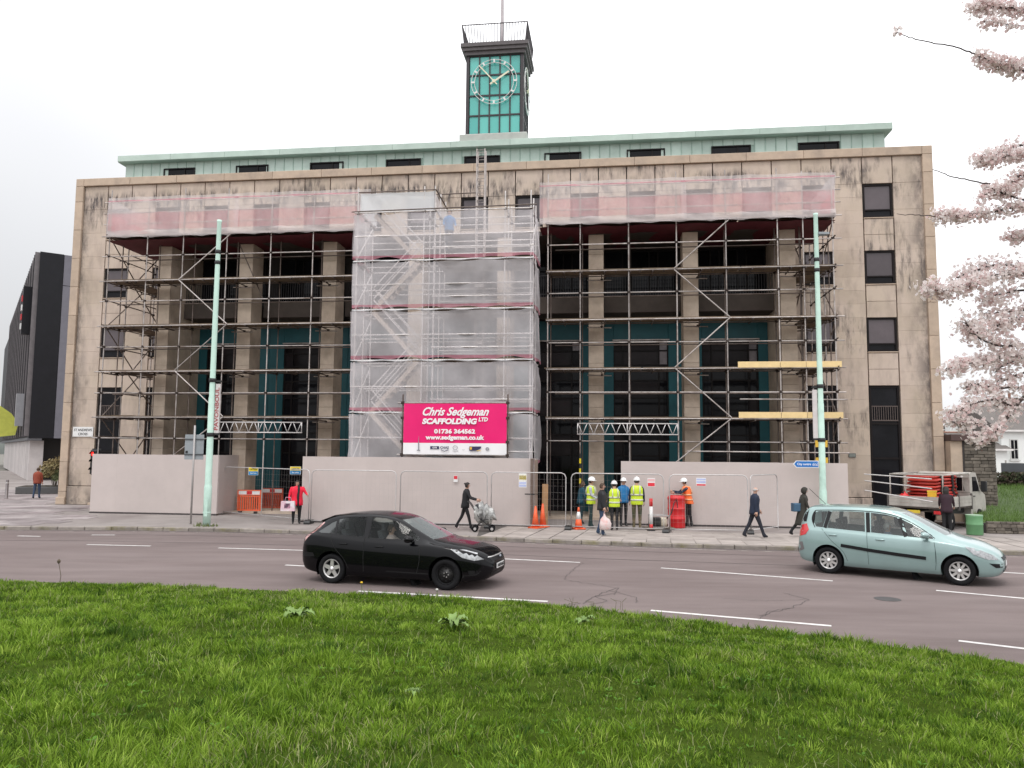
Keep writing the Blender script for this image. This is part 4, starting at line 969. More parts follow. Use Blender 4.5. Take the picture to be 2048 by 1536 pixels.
# orange pedestrian barriers behind the fence
def barrier(label, pos, rz, m=ORANGE, top=SIGN_WHITE):
    t = thing('plastic_barrier', label, 'barrier', pos, rz)
    L, h = 1.05, 1.0; g = MB(); g.box(-L/2, L/2, -.03, .03, h-.22, h-.20); g.box(-L/2, L/2, -.03, .03, .10, .16); g.box(-L/2, -L/2+.05, -.03, .03, .10, h); g.box(L/2-.05, L/2, -.03, .03, .10, h); g.box(-L/2, L/2, -.03, .03, h-.04, h)
    g.box(-L/2, L/2, -.03, .03, h-.30, h-.24); g.build('frame', m, t)
    for i in range(10): x = -L/2+.09+i*(L-.18)/9; MB().box(x-.025, x+.025, -.02, .02, .16, h-.30).build('slat', m, t)
    MB().box(-L/2+.05, L/2-.05, -.022, .022, h-.20, h-.04).build('reflective_board', top, t); MB().box(-.12, .12, -.026, -.023, h-.19, h-.05).build('red_patch', RED, t)
    for x in (-.35, .35): MB().box(x-.05, x+.05, -.22, .22, 0, .09).build('foot', BLACK, t)
    return t
barrier('orange slatted plastic barrier nearest the fence at the teal doorway', fw(11.35, 3.1), -YAW+.05); barrier('orange slatted plastic barrier further back against the teal wall', fw(11.6, 1.35), -YAW-.05, mat('dull_orange',(.62,.10,.05),.55))
# traffic light, bollard, gate post, crate
tl = thing('traffic_light', 'lit red traffic signal head just above the left hoarding', 'traffic light', fw(3.95, 3.05, .05), -YAW)
MB().lathe([(.045,0),(.045,2.3),(0,2.3)], 10).build('pole', BLACK, tl); 
g = MB(); g.bbox(-.16, .16, -.10, .10, 1.55, 2.62, .03); g.build('signal_head', BLACK, tl); MB().box(-.22,.22,.10,.115,1.5,2.68).build('backing_board', BLACK, tl)
for i, z in enumerate((2.44, 2.10, 1.74)):
    MB().lathe([(.0,-.125),(.07,-.118),(.10,-.102)], 16, (0,0,z), 'y').build('lens', mat('signal_red', (1.0,.02,.015), .3, .0, emit=3.0) if i == 0 else mat('signal_dark', (.03,.03,.02), .3), tl)
    g = MB(); 
    for k in range(9):
        a0, a1 = pi*k/9, pi*(k+1)/9; g.add([(.115*cos(a0),-.10,z+.115*sin(a0)),(.115*cos(a1),-.10,z+.115*sin(a1)),(.115*cos(a1),-.24,z+.115*sin(a1)),(.115*cos(a0),-.24,z+.115*sin(a0))],[(0,1,2,3)])
    g.build('hood', BLACK, tl, fix=False)
bo = thing('bollard', 'slim steel bollard on the plaza at the far left edge', 'bollard', (-27.26, 41.94, 0)); MB().lathe([(.10,0),(.10,.02),(.075,.03),(.075,.98),(.06,1.0),(0,1.0)], 14).build('post', mat('bollard_steel',(.16,.14,.14),.4,.1,metal=.5), bo, True); MB().lathe([(.077,.8),(.079,.81),(.079,.87),(.077,.88)], 14).build('band', STEEL, bo, True)
gp = thing('gate_post', 'tall timber gate post at the right end of the middle hoarding', 'post', fw(24.02, 6.72), -YAW); MB().bbox(-.05,.05,-.05,.05,0,2.5,.01).build('post', mat('old_timber',(.16,.12,.10),.85,.2,6), gp); MB().box(-.25,.25,-.06,-.03,1.18,1.22).build('latch_bar', BLACK, gp); MB().bbox(.10,.22,-.06,.02,0,2.46,.01).build('gate_stile', mat('stile_brown',(.20,.15,.12),.8), gp)
pl = thing('timber_plank', 'upright bare timber plank leaning behind the plain orange cones', 'plank', fw(24.45, 6.1), -YAW); MB().bbox(-.11,.11,-.02,.02,0,1.55,.005).build('board', mat('bare_timber',(.42,.25,.13),.8,.15,5), pl); pl.rotation_euler[0] = radians(-6)
tb = fthing('striped_post_sleeve', 'yellow striped sleeve wrapped round a scaffold pole above the left worker', 'pole sleeve')
for k in range(9): MB().lathe([(.04, .9+k*.2),(.04, 1.1+k*.2)], 10, (25.68, -3.9, 0), close=False).build('stripe', YEL if k % 2 else BLACK, tb)
# ------------------------------------------------------------------ cars
def lerp_tab(tab, x):
    if x <= tab[0][0]: return tab[0][1]
    for (a, va), (b, vb) in zip(tab, tab[1:]):
        if x <= b:
            t = (x-a)/(b-a); return va+(vb-va)*t
    return tab[-1][1]
def smooth_tab(tab, n=10): return [tuple(p) for p in catmull(tab, n)]
class CarShape:
    # tables along x (0 = rear axle, forward positive)
    def __init__(s, top, belt, half, roofw, bot, x0, x1):
        s.top, s.belt, s.half, s.roofw, s.bot = (smooth_tab(t) for t in (top, belt, half, roofw, bot)); s.x0, s.x1 = x0, x1
    def section(s, x, inset=0.0, floor=None):
        T, B, H, Rw, Z = (lerp_tab(t, x) for t in (s.top, s.belt, s.half, s.roofw, s.bot))
        if floor is not None: Z = floor
        T -= inset; H -= inset; Rw -= inset*.9; B = min(B, T-.02)
        hgt = B-Z
        if inset: return [(0,Z),(H*.9,Z),(H,Z+hgt*.3),(H,B-.02),(H*.97,B),((H*.95+Rw)/2+.02,(B+T)/2),(Rw,T-.06),(Rw*.6,T-.012),(0,T)]
        return [(0,Z),(H*.80,Z),(H*.95,Z+.05),(H*.985,Z+hgt*.25),(H,Z+hgt*.48),(H*.995,Z+hgt*.72),(H*.965,B-.05),(H*.935,B),(H*.90+(Rw-H*.90)*.5+.012,B+(T-.07-B)*.52),(Rw+.01,T-.085),(Rw*.90,T-.032),(Rw*.6,T-.010),(0,T)]
    def loft(s, xs, inset=0.0, floor=None, dense=2):
        mb = MB(); rings = []
        for x in xs:
            sec = s.section(x, inset, floor); sec = [tuple(p) for p in catmull(sec, dense)]
            half = [(x, -y, z) for y, z in sec]; other = [(x, y, z) for y, z in sec[1:-1]][::-1]
            rings.append(half+other)
        n = len(rings[0])
        for r in rings: mb.v += r
        m = len(rings)
        for i in range(m-1):
            for j in range(n): mb.f.append((i*n+j, i*n+(j+1) % n, (i+1)*n+(j+1) % n, (i+1)*n+j))
        mb.f.append(tuple(range(n-1, -1, -1))); mb.f.append(tuple(range((m-1)*n, m*n))); mb.mi = [0]*len(mb.f)
        return mb
def boolean(me_a, cutters):
    a = bpy.data.objects.new('ba', me_a); C.objects.link(a); tmp = []
    for cm in cutters:
        o = bpy.data.objects.new('bc', cm); C.objects.link(o); tmp.append(o)
        md = a.modifiers.new('b', 'BOOLEAN'); md.operation = 'DIFFERENCE'; md.solver = 'EXACT'; md.object = o
    dg = bpy.context.evaluated_depsgraph_get(); dg.update()
    me = bpy.data.meshes.new_from_object(a.evaluated_get(dg))
    bpy.data.objects.remove(a)
    for o in tmp: bpy.data.objects.remove(o)
    return me
def patch(bvh, poly, axis, parent, name, m, off=.004, sgn=-1, sub=3, span=4.0):
    # outline laid on the body: axis 'y' -> (x,z) seen from the side sgn, 'x' -> (y,z) from front (+1) or rear (-1), 'z' -> (x,y) from above
    b = bmesh.new()
    def P(u, v): return {'y': (u, sgn*span, v), 'x': (sgn*span, u, v), 'z': (u, v, span)}[axis]
    f = b.faces.new([b.verts.new(P(u, v)) for u, v in poly])
    bmesh.ops.triangulate(b, faces=[f])
    for _ in range(sub):
        es = [e for e in b.edges if e.calc_length() > .09]
        if not es: break
        bmesh.ops.subdivide_edges(b, edges=es, cuts=1, use_grid_fill=True); bmesh.ops.triangulate(b, faces=b.faces[:])
    d = {'y': Vector((0,-sgn,0)), 'x': Vector((-sgn,0,0)), 'z': Vector((0,0,-1))}[axis]
    miss = []; last = None
    for v in b.verts:
        h = bvh.ray_cast(v.co, d)
        if h[0] is None: miss.append(v)
        else: v.co = h[0]-d*off; last = v.co.copy()
    for v in miss:
        h = bvh.find_nearest(Vector({'y': (v.co.x, sgn*.8, v.co.z), 'x': (sgn*2, v.co.y, v.co.z), 'z': (v.co.x, v.co.y, 1)}[axis])); v.co = h[0]-d*off
    me = bpy.data.meshes.new(name); b.to_mesh(me); b.free(); me.materials.append(m); me.polygons.foreach_set('use_smooth', [True]*len(me.polygons))
    return link(name, me, parent)
def strip(bvh, pts, w, axis, parent, name, m, off=.003, sgn=-1):
    P = [Vector(p) for p in pts]; L = []; Rr = []
    for i, p in enumerate(P):
        d = (P[min(i+1, len(P)-1)]-P[max(0, i-1)]).normalized(); n = Vector((-d.y, d.x))*w/2; L.append(p+n); Rr.append(p-n)
    poly = [tuple(p) for p in L]+[tuple(p) for p in Rr[::-1]]
    return patch(bvh, poly, axis, parent, name, m, off, sgn, 3)
RUBBER = mat('tyre_rubber', (.010,.010,.011), .85, .2, 20, spec=.2)
ALLOY = mat('alloy_silver', (.62,.61,.60), .3, .05, 5, metal=.6)
TRIM = mat('car_trim_black', (.008,.008,.009), .5, .1, spec=.25)
CARGLASS = pane_mat('car_glass', (.025,.03,.03), .12)
CARGLASS_L = pane_mat('car_glass_light', (.20,.21,.21), .22)
SCREEN = pane_mat('screen_glass', (.30,.33,.33), .30)
SEAT = mat('seat_cloth', (.05,.05,.055), .9)
LAMP_CLEAR = mat('headlamp_clear', (.34,.35,.36), .10, .5, 18, spec=.6, coat=.6)
LAMP_RED = mat('tail_lamp_red', (.55,.015,.02), .12, .1, 5, coat=1)
LAMP_PALE = mat('tail_lamp_pale', (.62,.33,.32), .15, .1, 5, coat=1)
def wheel(parent, x, y, r, w, spokes, rim_m, style='alloy', name='wheel'):
    sgn = 1 if y > 0 else -1
    t = bpy.data.objects.new(name, None); C.objects.link(t); t.parent = parent; t.location = (x, y, r)
    R = r; ri = r*.66
    pr = [(ri,-w/2+.01),(R*.93,-w/2),(R*.985,-w/2+.02),(R,-w/4),(R,w/4),(R*.985,w/2-.02),(R*.93,w/2),(ri,w/2-.01)]
    MB().lathe(pr, 32, (0,0,0), 'y', close=True).build('tyre', RUBBER, t, True)
    yo = sgn*(w/2-.02)
    m_ = MB(); m_.lathe([(ri+.004,yo-sgn*.14),(ri+.004,yo),(ri-.018,yo+sgn*.004),(ri-.03,yo-sgn*.02),(ri-.03,yo-sgn*.14)], 32, (0,0,0), 'y', close=True); rim = m_.build('rim', rim_m, t, True)
    MB().lathe([(.0,yo-sgn*.10),(ri,yo-sgn*.10)], 24, (0,0,0), 'y').build('brake_disc', mat('brake_dark',(.03,.03,.03),.6), t)
    if style == 'alloy':
        for k in range(spokes):
            a = 2*pi*k/spokes+.3; g = MB(); w0, w1 = (.055, .034) if spokes < 7 else (.034, .026)
            d = Vector((cos(a), 0, sin(a))); n = Vector((-sin(a), 0, cos(a))); yv = Vector((0, yo, 0)); th = Vector((0, -sgn*.035, 0))
            q = [d*.03+n*w0*.8, d*.03-n*w0*.8, d*(ri-.02)-n*w1, d*(ri-.02)+n*w1]
            g.add([p+yv-Vector((0,sgn*.012,0)) for p in q]+[p+yv+th for p in q], [(0,1,2,3),(7,6,5,4),(0,3,7,4),(1,5,6,2),(0,4,5,1),(3,2,6,7)]); g.build('spoke', rim_m, rim)
        MB().lathe([(.0,yo+sgn*.002),(.045,yo),(.055,yo-sgn*.02)], 14, (0,0,0), 'y').build('hub_cap', rim_m, rim, True)
    else:
        MB().lathe([(.0,yo-sgn*.03),(.05,yo-sgn*.03),(.07,yo-sgn*.06),(ri*.72,yo-sgn*.03),(ri*.8,yo-sgn*.07),(ri-.02,yo-sgn*.03)], 28, (0,0,0), 'y').build('steel_disc', mat('steel_wheel_black',(.022,.021,.021),.5,.1), rim, True)
        for k in range(8):
            a = 2*pi*k/8; g = MB(); g.tube((.125*cos(a), yo-sgn*.05, .125*sin(a)), (.125*cos(a), yo-sgn*.022, .125*sin(a)), .016, 8); g.build('vent_hole', mat('vent_dark',(.006,.006,.006),.9), rim)
        for k in range(5):
            a = 2*pi*k/5; g = MB(); g.tube((.05*cos(a), yo-sgn*.05, .05*sin(a)), (.05*cos(a), yo-sgn*.015, .05*sin(a)), .010, 6); g.build('wheel_nut', STEEL, rim)
    return t
def make_car(name, label, loc, rz, shp, paint, wb, wr, ww, track, arch, wins, screen, rear, xs, cab, glass, wheels):
    car = thing(name, label, 'car', loc, rz)
    base = shp.loft(xs); bme = base.mesh('uncut', paint); bm_ = bmesh.new(); bm_.from_mesh(bme); bmesh.ops.triangulate(bm_, faces=bm_.faces[:]); bvh = BVHTree.FromBMesh(bm_); bm_.free()
    cut = []
    for ax in (0, wb): cut.append(MB().lathe([(arch,-1.2),(arch,1.2)], 40, (ax,0,wr+.015), 'y').mesh('c'))
    keep = MB()   # inner cabin
    cut.append(shp.loft(np.linspace(cab[0], cab[1], 16), .055, cab[2], 1).mesh('c'))
    for w in wins: cut.append(MB().prism(w, 'y', -1.3, 1.3).mesh('c'))
    cut.append(MB().prism(screen, 'x', cab[1]-.9, cab[1]+1.0).mesh('c')); cut.append(MB().prism(rear, 'x', cab[0]-1.2, cab[0]+.5).mesh('c'))
    me = boolean(bme.copy(), cut); smooth_by_angle(me, 32)
    me.materials.clear(); me.materials.append(paint); link('body', me, car)
    for w in wins:
        for sg in (-1, 1): patch(bvh, w, 'y', car, 'side_window', glass, -.006, sg)
    patch(bvh, screen, 'x', car, 'windscreen', SCREEN, -.004, 1); patch(bvh, rear, 'x', car, 'rear_window', CARGLASS, -.004, -1)
    # floor, seats, steering wheel
    g = MB(); g.box(-.3, 1.9, -.66, .66, .26, .34); g.build('cabin_floor', TRIM, car)
    for sx in (.25, 1.12):
        for sy in (-.36, .36):
            s_ = MB(); s_.bbox(sx-.05, sx+.45, sy-.24, sy+.24, .34, .56, .03); s_.prism([(sx-.02,.52),(sx+.10,.50),(sx-.10,1.12),(sx-.20,1.12)], 'y', sy-.22, sy+.22); s_.prism([(sx-.14,1.13),(sx-.06,1.13),(sx-.08,1.28),(sx-.15,1.28)], 'y', sy-.12, sy+.12); s_.build('seat', SEAT, car)
    g = MB(); g.bbox(1.75, 2.25, -.66, .66, .55, .92, .05); g.build('dashboard', TRIM, car)
    g = MB(); cx, cy, cz = 1.68, -.36, .88
    g.path([(cx+.06*sin(a), cy+.18*cos(a), cz+.17*sin(a)) for a in np.linspace(0, 2*pi, 21)], .014, 6); g.tube((cx,cy,cz),(cx+.25,cy,cz-.1),.03,8); g.build('steering_wheel', TRIM, car, True)
    for (ax, sg, style, sp, rm) in wheels: wheel(car, ax, sg*track, wr, ww, sp, rm, style)
    for ax in (0, wb):      # dark liners inside the arches
        for sg in (-1, 1):
            g = MB(); aa = np.linspace(-.45, pi+.45, 26); q = [(ax+(arch+.004)*cos(a), (arch+.004)*sin(a)+wr+.015) for a in aa]
            g.add([(x, sg*.86, z) for x, z in q]+[(x, sg*.45, z) for x, z in q]+[(ax, sg*.45, wr)], [(i, i+1, len(q)+i+1, len(q)+i) for i in range(len(q)-1)]+[(len(q)+i, len(q)+i+1, 2*len(q)) for i in range(len(q)-1)]); g.build('arch_liner', TRIM, car, fix=False)
    return car, bvh
def mirror_pair(car, x, z, y, m, L=.20):
    for sg in (-1, 1):
        g = MB(); g.rings([((x+d, sg*(y+.11), z), (0, .001+.11*k, 0), (0, 0, .001+.075*k)) for d, k in ((-.09,.55),(-.085,.95),(-.03,1.0),(.04,.75),(.085,.1))], 14); g.build('door_mirror', m, car, True)
        MB().obox((x, sg*(y+.0), z-.05), (.06, .14, .035)).build('mirror_stalk', TRIM, car)
def handles(bvh, car, pts, m):
    for x, z in pts:
        for sg in (-1, 1):
            h = bvh.ray_cast(Vector((x, sg*4, z)), Vector((0, -sg, 0)))
            if h[0]: y = h[0].y; MB().rings([((x+d, y+sg*.022, z), (0, .012*k, 0), (0, 0, .016*k)) for d, k in ((-.10,.3),(-.08,1),(.08,1),(.10,.3))], 8).build('door_handle', m, car, True)
# --- black hatchback
fo = CarShape(
    top=[(-.84,.80),(-.80,1.0),(-.70,1.08),(-.55,1.19),(-.34,1.345),(-.1,1.43),(.3,1.485),(.75,1.50),(1.15,1.47),(1.45,1.405),(1.8,1.24),(2.15,1.075),(2.36,.985),(2.7,.935),(3.05,.865),(3.3,.775),(3.44,.685),(3.52,.58)],
    belt=[(-.84,.70),(-.70,.98),(-.4,1.03),(0,1.005),(.6,.965),(1.2,.935),(1.8,.91),(2.2,.905),(2.6,.865),(3.0,.80),(3.3,.71),(3.52,.52)],
    half=[(-.84,.60),(-.78,.74),(-.6,.845),(-.2,.905),(.3,.91),(1.2,.905),(2.2,.91),(2.7,.905),(3.0,.87),(3.25,.78),(3.42,.62),(3.52,.44)],
    roofw=[(-.84,.50),(-.6,.56),(-.3,.585),(.4,.615),(1.2,.60),(1.6,.60),(2.0,.66),(2.36,.71),(2.8,.69),(3.2,.60),(3.45,.47),(3.52,.38)],
    bot=[(-.84,.46),(-.75,.30),(-.5,.22),(0,.18),(1.3,.17),(2.6,.17),(3.1,.18),(3.4,.22),(3.52,.34)], x0=-.84, x1=3.52)
FBLACK = mat('car_black', (.003,.003,.004), .25, .05, 2, spec=.05, coat=.42)
fxs = sorted(set([-.84,-.82,-.79,-.74,-.68,-.6,-.5,-.4,-.34,-.25]+list(np.arange(-.15,3.2,.12))+[3.25,3.32,3.38,3.43,3.47,3.50,3.52]))
FW_ = [[(-.40,1.085),(-.27,1.18),(-.12,1.28),(-.02,1.325),(.02,1.06),(-.3,1.065)], [(.08,1.055),(.035,1.355),(.35,1.405),(.70,1.42),(.72,1.01)], [(.84,1.42),(1.15,1.40),(1.42,1.335),(1.68,1.21),(1.98,1.03),(1.98,.985),(.84,.995)]]
FSC = [(-.62,1.00),(.62,1.00),(.55,1.22),(.48,1.375),(-.48,1.375),(-.55,1.22)]
FRE = [(-.50,1.11),(.50,1.11),(.46,1.29),(-.46,1.29)]
ra, rb = gnd(662, 1167, RZ), gnd(892, 1181, RZ)
d_ = (rb-ra); hd = atan2(d_.y, d_.x)
nrm_ = Vector((-sin(hd), cos(hd), 0)); c0 = ra+nrm_*.86
car1, bv1 = make_car('black_hatchback', 'black five-door hatchback car driving right along the near lane', (c0.x, c0.y, RZ), hd, fo, FBLACK, 2.62, .315, .205, .775, .365, FW_, FSC, FRE, fxs, (-.38, 2.12, .34), CARGLASS,
    [(0,-1,'alloy',5,ALLOY),(0,1,'alloy',5,ALLOY),(2.62,-1,'steel',0,RUBBER),(2.62,1,'alloy',5,ALLOY)])
mirror_pair(car1, 1.86, 1.02, .87, FBLACK); handles(bv1, car1, [(.28,.86),(1.12,.83)], FBLACK)
SEAM = mat('panel_gap', (.004,.004,.004), .8)
for ln in ([(.76,1.0),(.765,.6),(.77,.30)], [(-.05,1.03),(.06,.80),(.30,.55),(.42,.34)], [(2.03,.96),(2.05,.6),(1.98,.30)]):
    for sg in (-1, 1): strip(bv1, [tuple(p) for p in catmull(ln, 6)], .012, 'y', car1, 'door_gap', SEAM, .002, sg)
for sg in (-1, 1):
    patch(bv1, [(2.72,.845),(3.0,.815),(3.22,.755),(3.38,.64),(3.22,.62),(2.98,.68)], 'y', car1, 'headlamp', LAMP_CLEAR, .014, sg)
    patch(bv1, [(3.10,.42),(3.28,.42),(3.28,.34),(3.12,.34)], 'y', car1, 'fog_lamp_recess', TRIM, .004, sg)
    patch(bv1, [(-.77,.92),(-.66,1.04),(-.52,1.155),(-.38,1.275),(-.33,1.27),(-.45,1.11),(-.60,.97),(-.71,.86)], 'y', car1, 'tail_lamp', LAMP_PALE, .006, sg)
    patch(bv1, [(-.76,.64),(-.45,.64),(-.40,.56),(-.76,.54)], 'y', car1, 'rear_bumper_strip', TRIM, .004, sg)
patch(bv1, [(-.50,.66),(.50,.66),(.42,.58),(-.42,.58)], 'x', car1, 'upper_grille', TRIM, .008, 1)
patch(bv1, [(-.47,.675),(.47,.675),(.49,.655),(-.49,.655)], 'x', car1, 'chrome_bar', ALLOY, .012, 1)
patch(bv1, [(-.50,.36),(.50,.36),(.44,.25),(-.44,.25)], 'x', car1, 'lower_grille', TRIM, .006, 1)
o = patch(bv1, [(-.26,.52),(.26,.52),(.26,.41),(-.26,.41)], 'x', car1, 'number_plate', SIGN_WHITE, .02, 1)
text_mesh('WK58 BXJ', .09, INKB, 'lettering', o, (3.555, 0, .435), (pi/2, 0, pi/2), bold=.002, width=.44)
g = MB(); g.rings([((3.535,0,.645), (0,.05,0), (0,0,.025)), ((3.55,0,.645), (0,.045,0), (0,0,.02))], 14); g.build('badge', mat('badge_blue',(.35,.38,.45),.3), car1)
g = MB(); g.prism([(-.47,1.30),(-.14,1.425),(-.10,1.39),(-.40,1.25)], 'y', -.52, .52); g.build('roof_spoiler', FBLACK, car1)
for k in range(9): MB().box(3.44,3.46,-.4+k*.1-.008,-.4+k*.1+.008,.27,.35).build('grille_slat', STEEL, car1) if 0 else None
MB().path([(2.2,-.45,1.0),(2.1,0,1.06),(2.05,.3,1.12)], .008, 5).build('wiper', TRIM, car1)
# --- pale green people carrier
sc_ = CarShape(
    top=[(-.74,.78),(-.72,1.0),(-.66,1.25),(-.57,1.48),(-.42,1.585),(-.1,1.615),(.4,1.63),(.9,1.625),(1.35,1.585),(1.75,1.46),(2.15,1.26),(2.5,1.085),(2.68,1.01),(2.95,.945),(3.2,.865),(3.4,.765),(3.50,.68),(3.56,.58)],
    belt=[(-.74,.70),(-.6,1.02),(-.3,1.045),(.2,1.035),(.9,1.0),(1.6,.965),(2.2,.94),(2.6,.905),(3.0,.835),(3.3,.74),(3.56,.50)],
    half=[(-.74,.66),(-.70,.76),(-.5,.865),(-.1,.905),(.5,.91),(1.4,.905),(2.4,.91),(2.8,.90),(3.1,.85),(3.32,.74),(3.48,.58),(3.56,.42)],
    roofw=[(-.74,.60),(-.6,.62),(-.3,.625),(.4,.64),(1.2,.62),(1.8,.60),(2.3,.645),(2.68,.70),(3.0,.68),(3.3,.58),(3.5,.45),(3.56,.36)],
    bot=[(-.74,.42),(-.65,.28),(-.4,.23),(0,.20),(1.3,.19),(2.7,.19),(3.2,.20),(3.45,.24),(3.56,.34)], x0=-.74, x1=3.56)
SGREEN = mat('car_pale_green', (.255,.365,.355), .32, .05, 2, metal=.25, spec=.6, coat=.9)
sxs = sorted(set([-.74,-.735,-.72,-.69,-.65,-.6,-.54,-.48,-.4,-.3]+list(np.arange(-.2,3.25,.12))+[3.3,3.36,3.42,3.46,3.50,3.53,3.56]))
SW_ = [[(-.28,1.10),(-.36,1.26),(-.33,1.42),(-.24,1.465),(-.02,1.475),(-.12,1.09)], [(-.02,1.085),(.07,1.48),(.45,1.495),(.80,1.49),(.83,1.045)], [(.96,1.04),(.94,1.485),(1.25,1.46),(1.50,1.405),(1.66,1.00)], [(1.74,.995),(1.585,1.37),(1.80,1.27),(2.05,1.13),(2.24,1.0),(2.24,.975)]]
SSC = [(-.62,1.06),(.62,1.06),(.56,1.28),(.50,1.50),(-.50,1.50),(-.56,1.28)]
SRE = [(-.54,1.10),(.54,1.10),(.50,1.48),(-.50,1.48)]
ra, rb = gnd(1655, 1147, RZ), gnd(1925, 1172, RZ)
d_ = (rb-ra); hd2 = atan2(d_.y, d_.x); nrm_ = Vector((-sin(hd2), cos(hd2), 0)); c0 = ra+nrm_*.86+Vector((cos(hd2), sin(hd2), 0))*.03
car2, bv2 = make_car('pale_green_people_carrier', 'pale green people carrier car driving right along the far lane', (c0.x, c0.y, RZ), hd2, sc_, SGREEN, 2.74, .315, .20, .775, .365, SW_, SSC, SRE, sxs, (-.45, 2.32, .36), CARGLASS_L,
    [(0,-1,'alloy',9,ALLOY),(0,1,'alloy',9,ALLOY),(2.74,-1,'alloy',9,ALLOY),(2.74,1,'alloy',9,ALLOY)])
mirror_pair(car2, 2.12, 1.06, .88, SGREEN); handles(bv2, car2, [(.12,.93),(1.16,.89)], SGREEN)
for ln in ([(.87,1.03),(.89,.6),(.90,.30)], [(-.14,1.06),(.08,.80),(.34,.56),(.44,.34)], [(2.26,.97),(2.30,.6),(2.28,.30)]):
    for sg in (-1, 1): strip(bv2, [tuple(p) for p in catmull(ln, 6)], .010, 'y', car2, 'door_gap', mat('panel_gap_green',(.05,.08,.08),.8), .002, sg)
for sg in (-1, 1):
    strip(bv2, [(.30,.70),(.9,.635),(1.5,.585),(2.10,.545)], .075, 'y', car2, 'rubbing_strip', TRIM, .012, sg)
    patch(bv2, [(2.86,.86),(3.10,.82),(3.36,.70),(3.47,.59),(3.28,.60),(3.02,.70)], 'y', car2, 'headlamp', LAMP_CLEAR, .014, sg)
    patch(bv2, [(-.70,1.10),(-.50,1.16),(-.44,1.02),(-.52,.90),(-.70,.84)], 'y', car2, 'tail_lamp', LAMP_RED, .008, sg)
    patch(bv2, [(-.64,1.20),(-.53,1.50),(-.47,1.50),(-.52,1.20)], 'y', car2, 'rear_pillar_glass', TRIM, .006, sg)
    patch(bv2, [(-.74,.70),(-.60,.72),(-.56,.54),(-.72,.46)], 'y', car2, 'rear_bumper_panel', mat('bumper_grey',(.16,.15,.15),.5), .006, sg)
    patch(bv2, [(3.30,.52),(3.53,.50),(3.53,.42),(3.42,.42)], 'y', car2, 'front_bumper_strip', TRIM, .008, sg)
    strip(bv2, [tuple(p) for p in catmull([(-.30,1.08),(-.385,1.26),(-.34,1.45),(-.2,1.49),(.4,1.515),(.95,1.51),(1.35,1.465),(1.7,1.35),(2.08,1.13),(2.28,.99)], 4)], .018, 'y', car2, 'window_seal', TRIM, .002, sg)
    for (a0, a1) in (((.90,1.035),(.87,1.49)), ((1.70,.99),(1.55,1.39)), ((-.07,1.08),(.025,1.475))): strip(bv2, [a0, a1], .085, 'y', car2, 'window_pillar', TRIM, .001, sg)
patch(bv2, [(-.42,.64),(.42,.64),(.36,.56),(-.36,.56)], 'x', car2, 'upper_grille', TRIM, .008, 1)
patch(bv2, [(-.45,.40),(.45,.40),(.40,.26),(-.40,.26)], 'x', car2, 'lower_grille', TRIM, .008, 1)
o = patch(bv2, [(-.26,.53),(.26,.53),(.26,.42),(-.26,.42)], 'x', car2, 'number_plate', SIGN_WHITE, .02, 1)
tube_obj('aerial', (-.22, 0, 1.60), (-.62, 0, 1.98), .006, TRIM, car2, 6)
MB().path([(2.55,-.5,1.03),(2.5,0,1.09),(2.42,.35,1.13)], .010, 5).build('wiper', TRIM, car2)
for sg in (-1, 1):
    for ax in (0, 2.74):
        g = MB(); pts = [(ax+.39*cos(a), sg*.905, .33+.39*sin(a)) for a in np.linspace(-.1, pi+.1, 18)]
        g = None
# ------------------------------------------------------------------ people
SKIN = mat('skin', (.50, .30, .22), .55, .08, 12)
def rotx(v, a, piv):      # lean in the sagittal plane (towards +x)
    v = Vector(v)-piv; return Vector((v.x*cos(a)+v.z*sin(a), v.y, -v.x*sin(a)+v.z*cos(a)))+piv
def skin_mesh(J, E, rad, root):
    me = bpy.data.meshes.new('sk'); names = list(J); idx = {n: i for i, n in enumerate(names)}
    me.from_pydata([tuple(J[n]) for n in names], [(idx[a], idx[b]) for a, b in E], [])
    o = bpy.data.objects.new('sk', me); C.objects.link(o)
    md = o.modifiers.new('s', 'SKIN'); md.use_smooth_shade = True
    for n in names:
        d = me.skin_vertices[0].data[idx[n]]; r = rad[n]; d.radius = r if isinstance(r, tuple) else (r, r); d.use_root = (n == root)
    sb = o.modifiers.new('u', 'SUBSURF'); sb.levels = 2; sb.render_levels = 2
    dg = bpy.context.evaluated_depsgraph_get(); dg.update()
    out = bpy.data.meshes.new_from_object(o.evaluated_get(dg)); bpy.data.objects.remove(o); return out
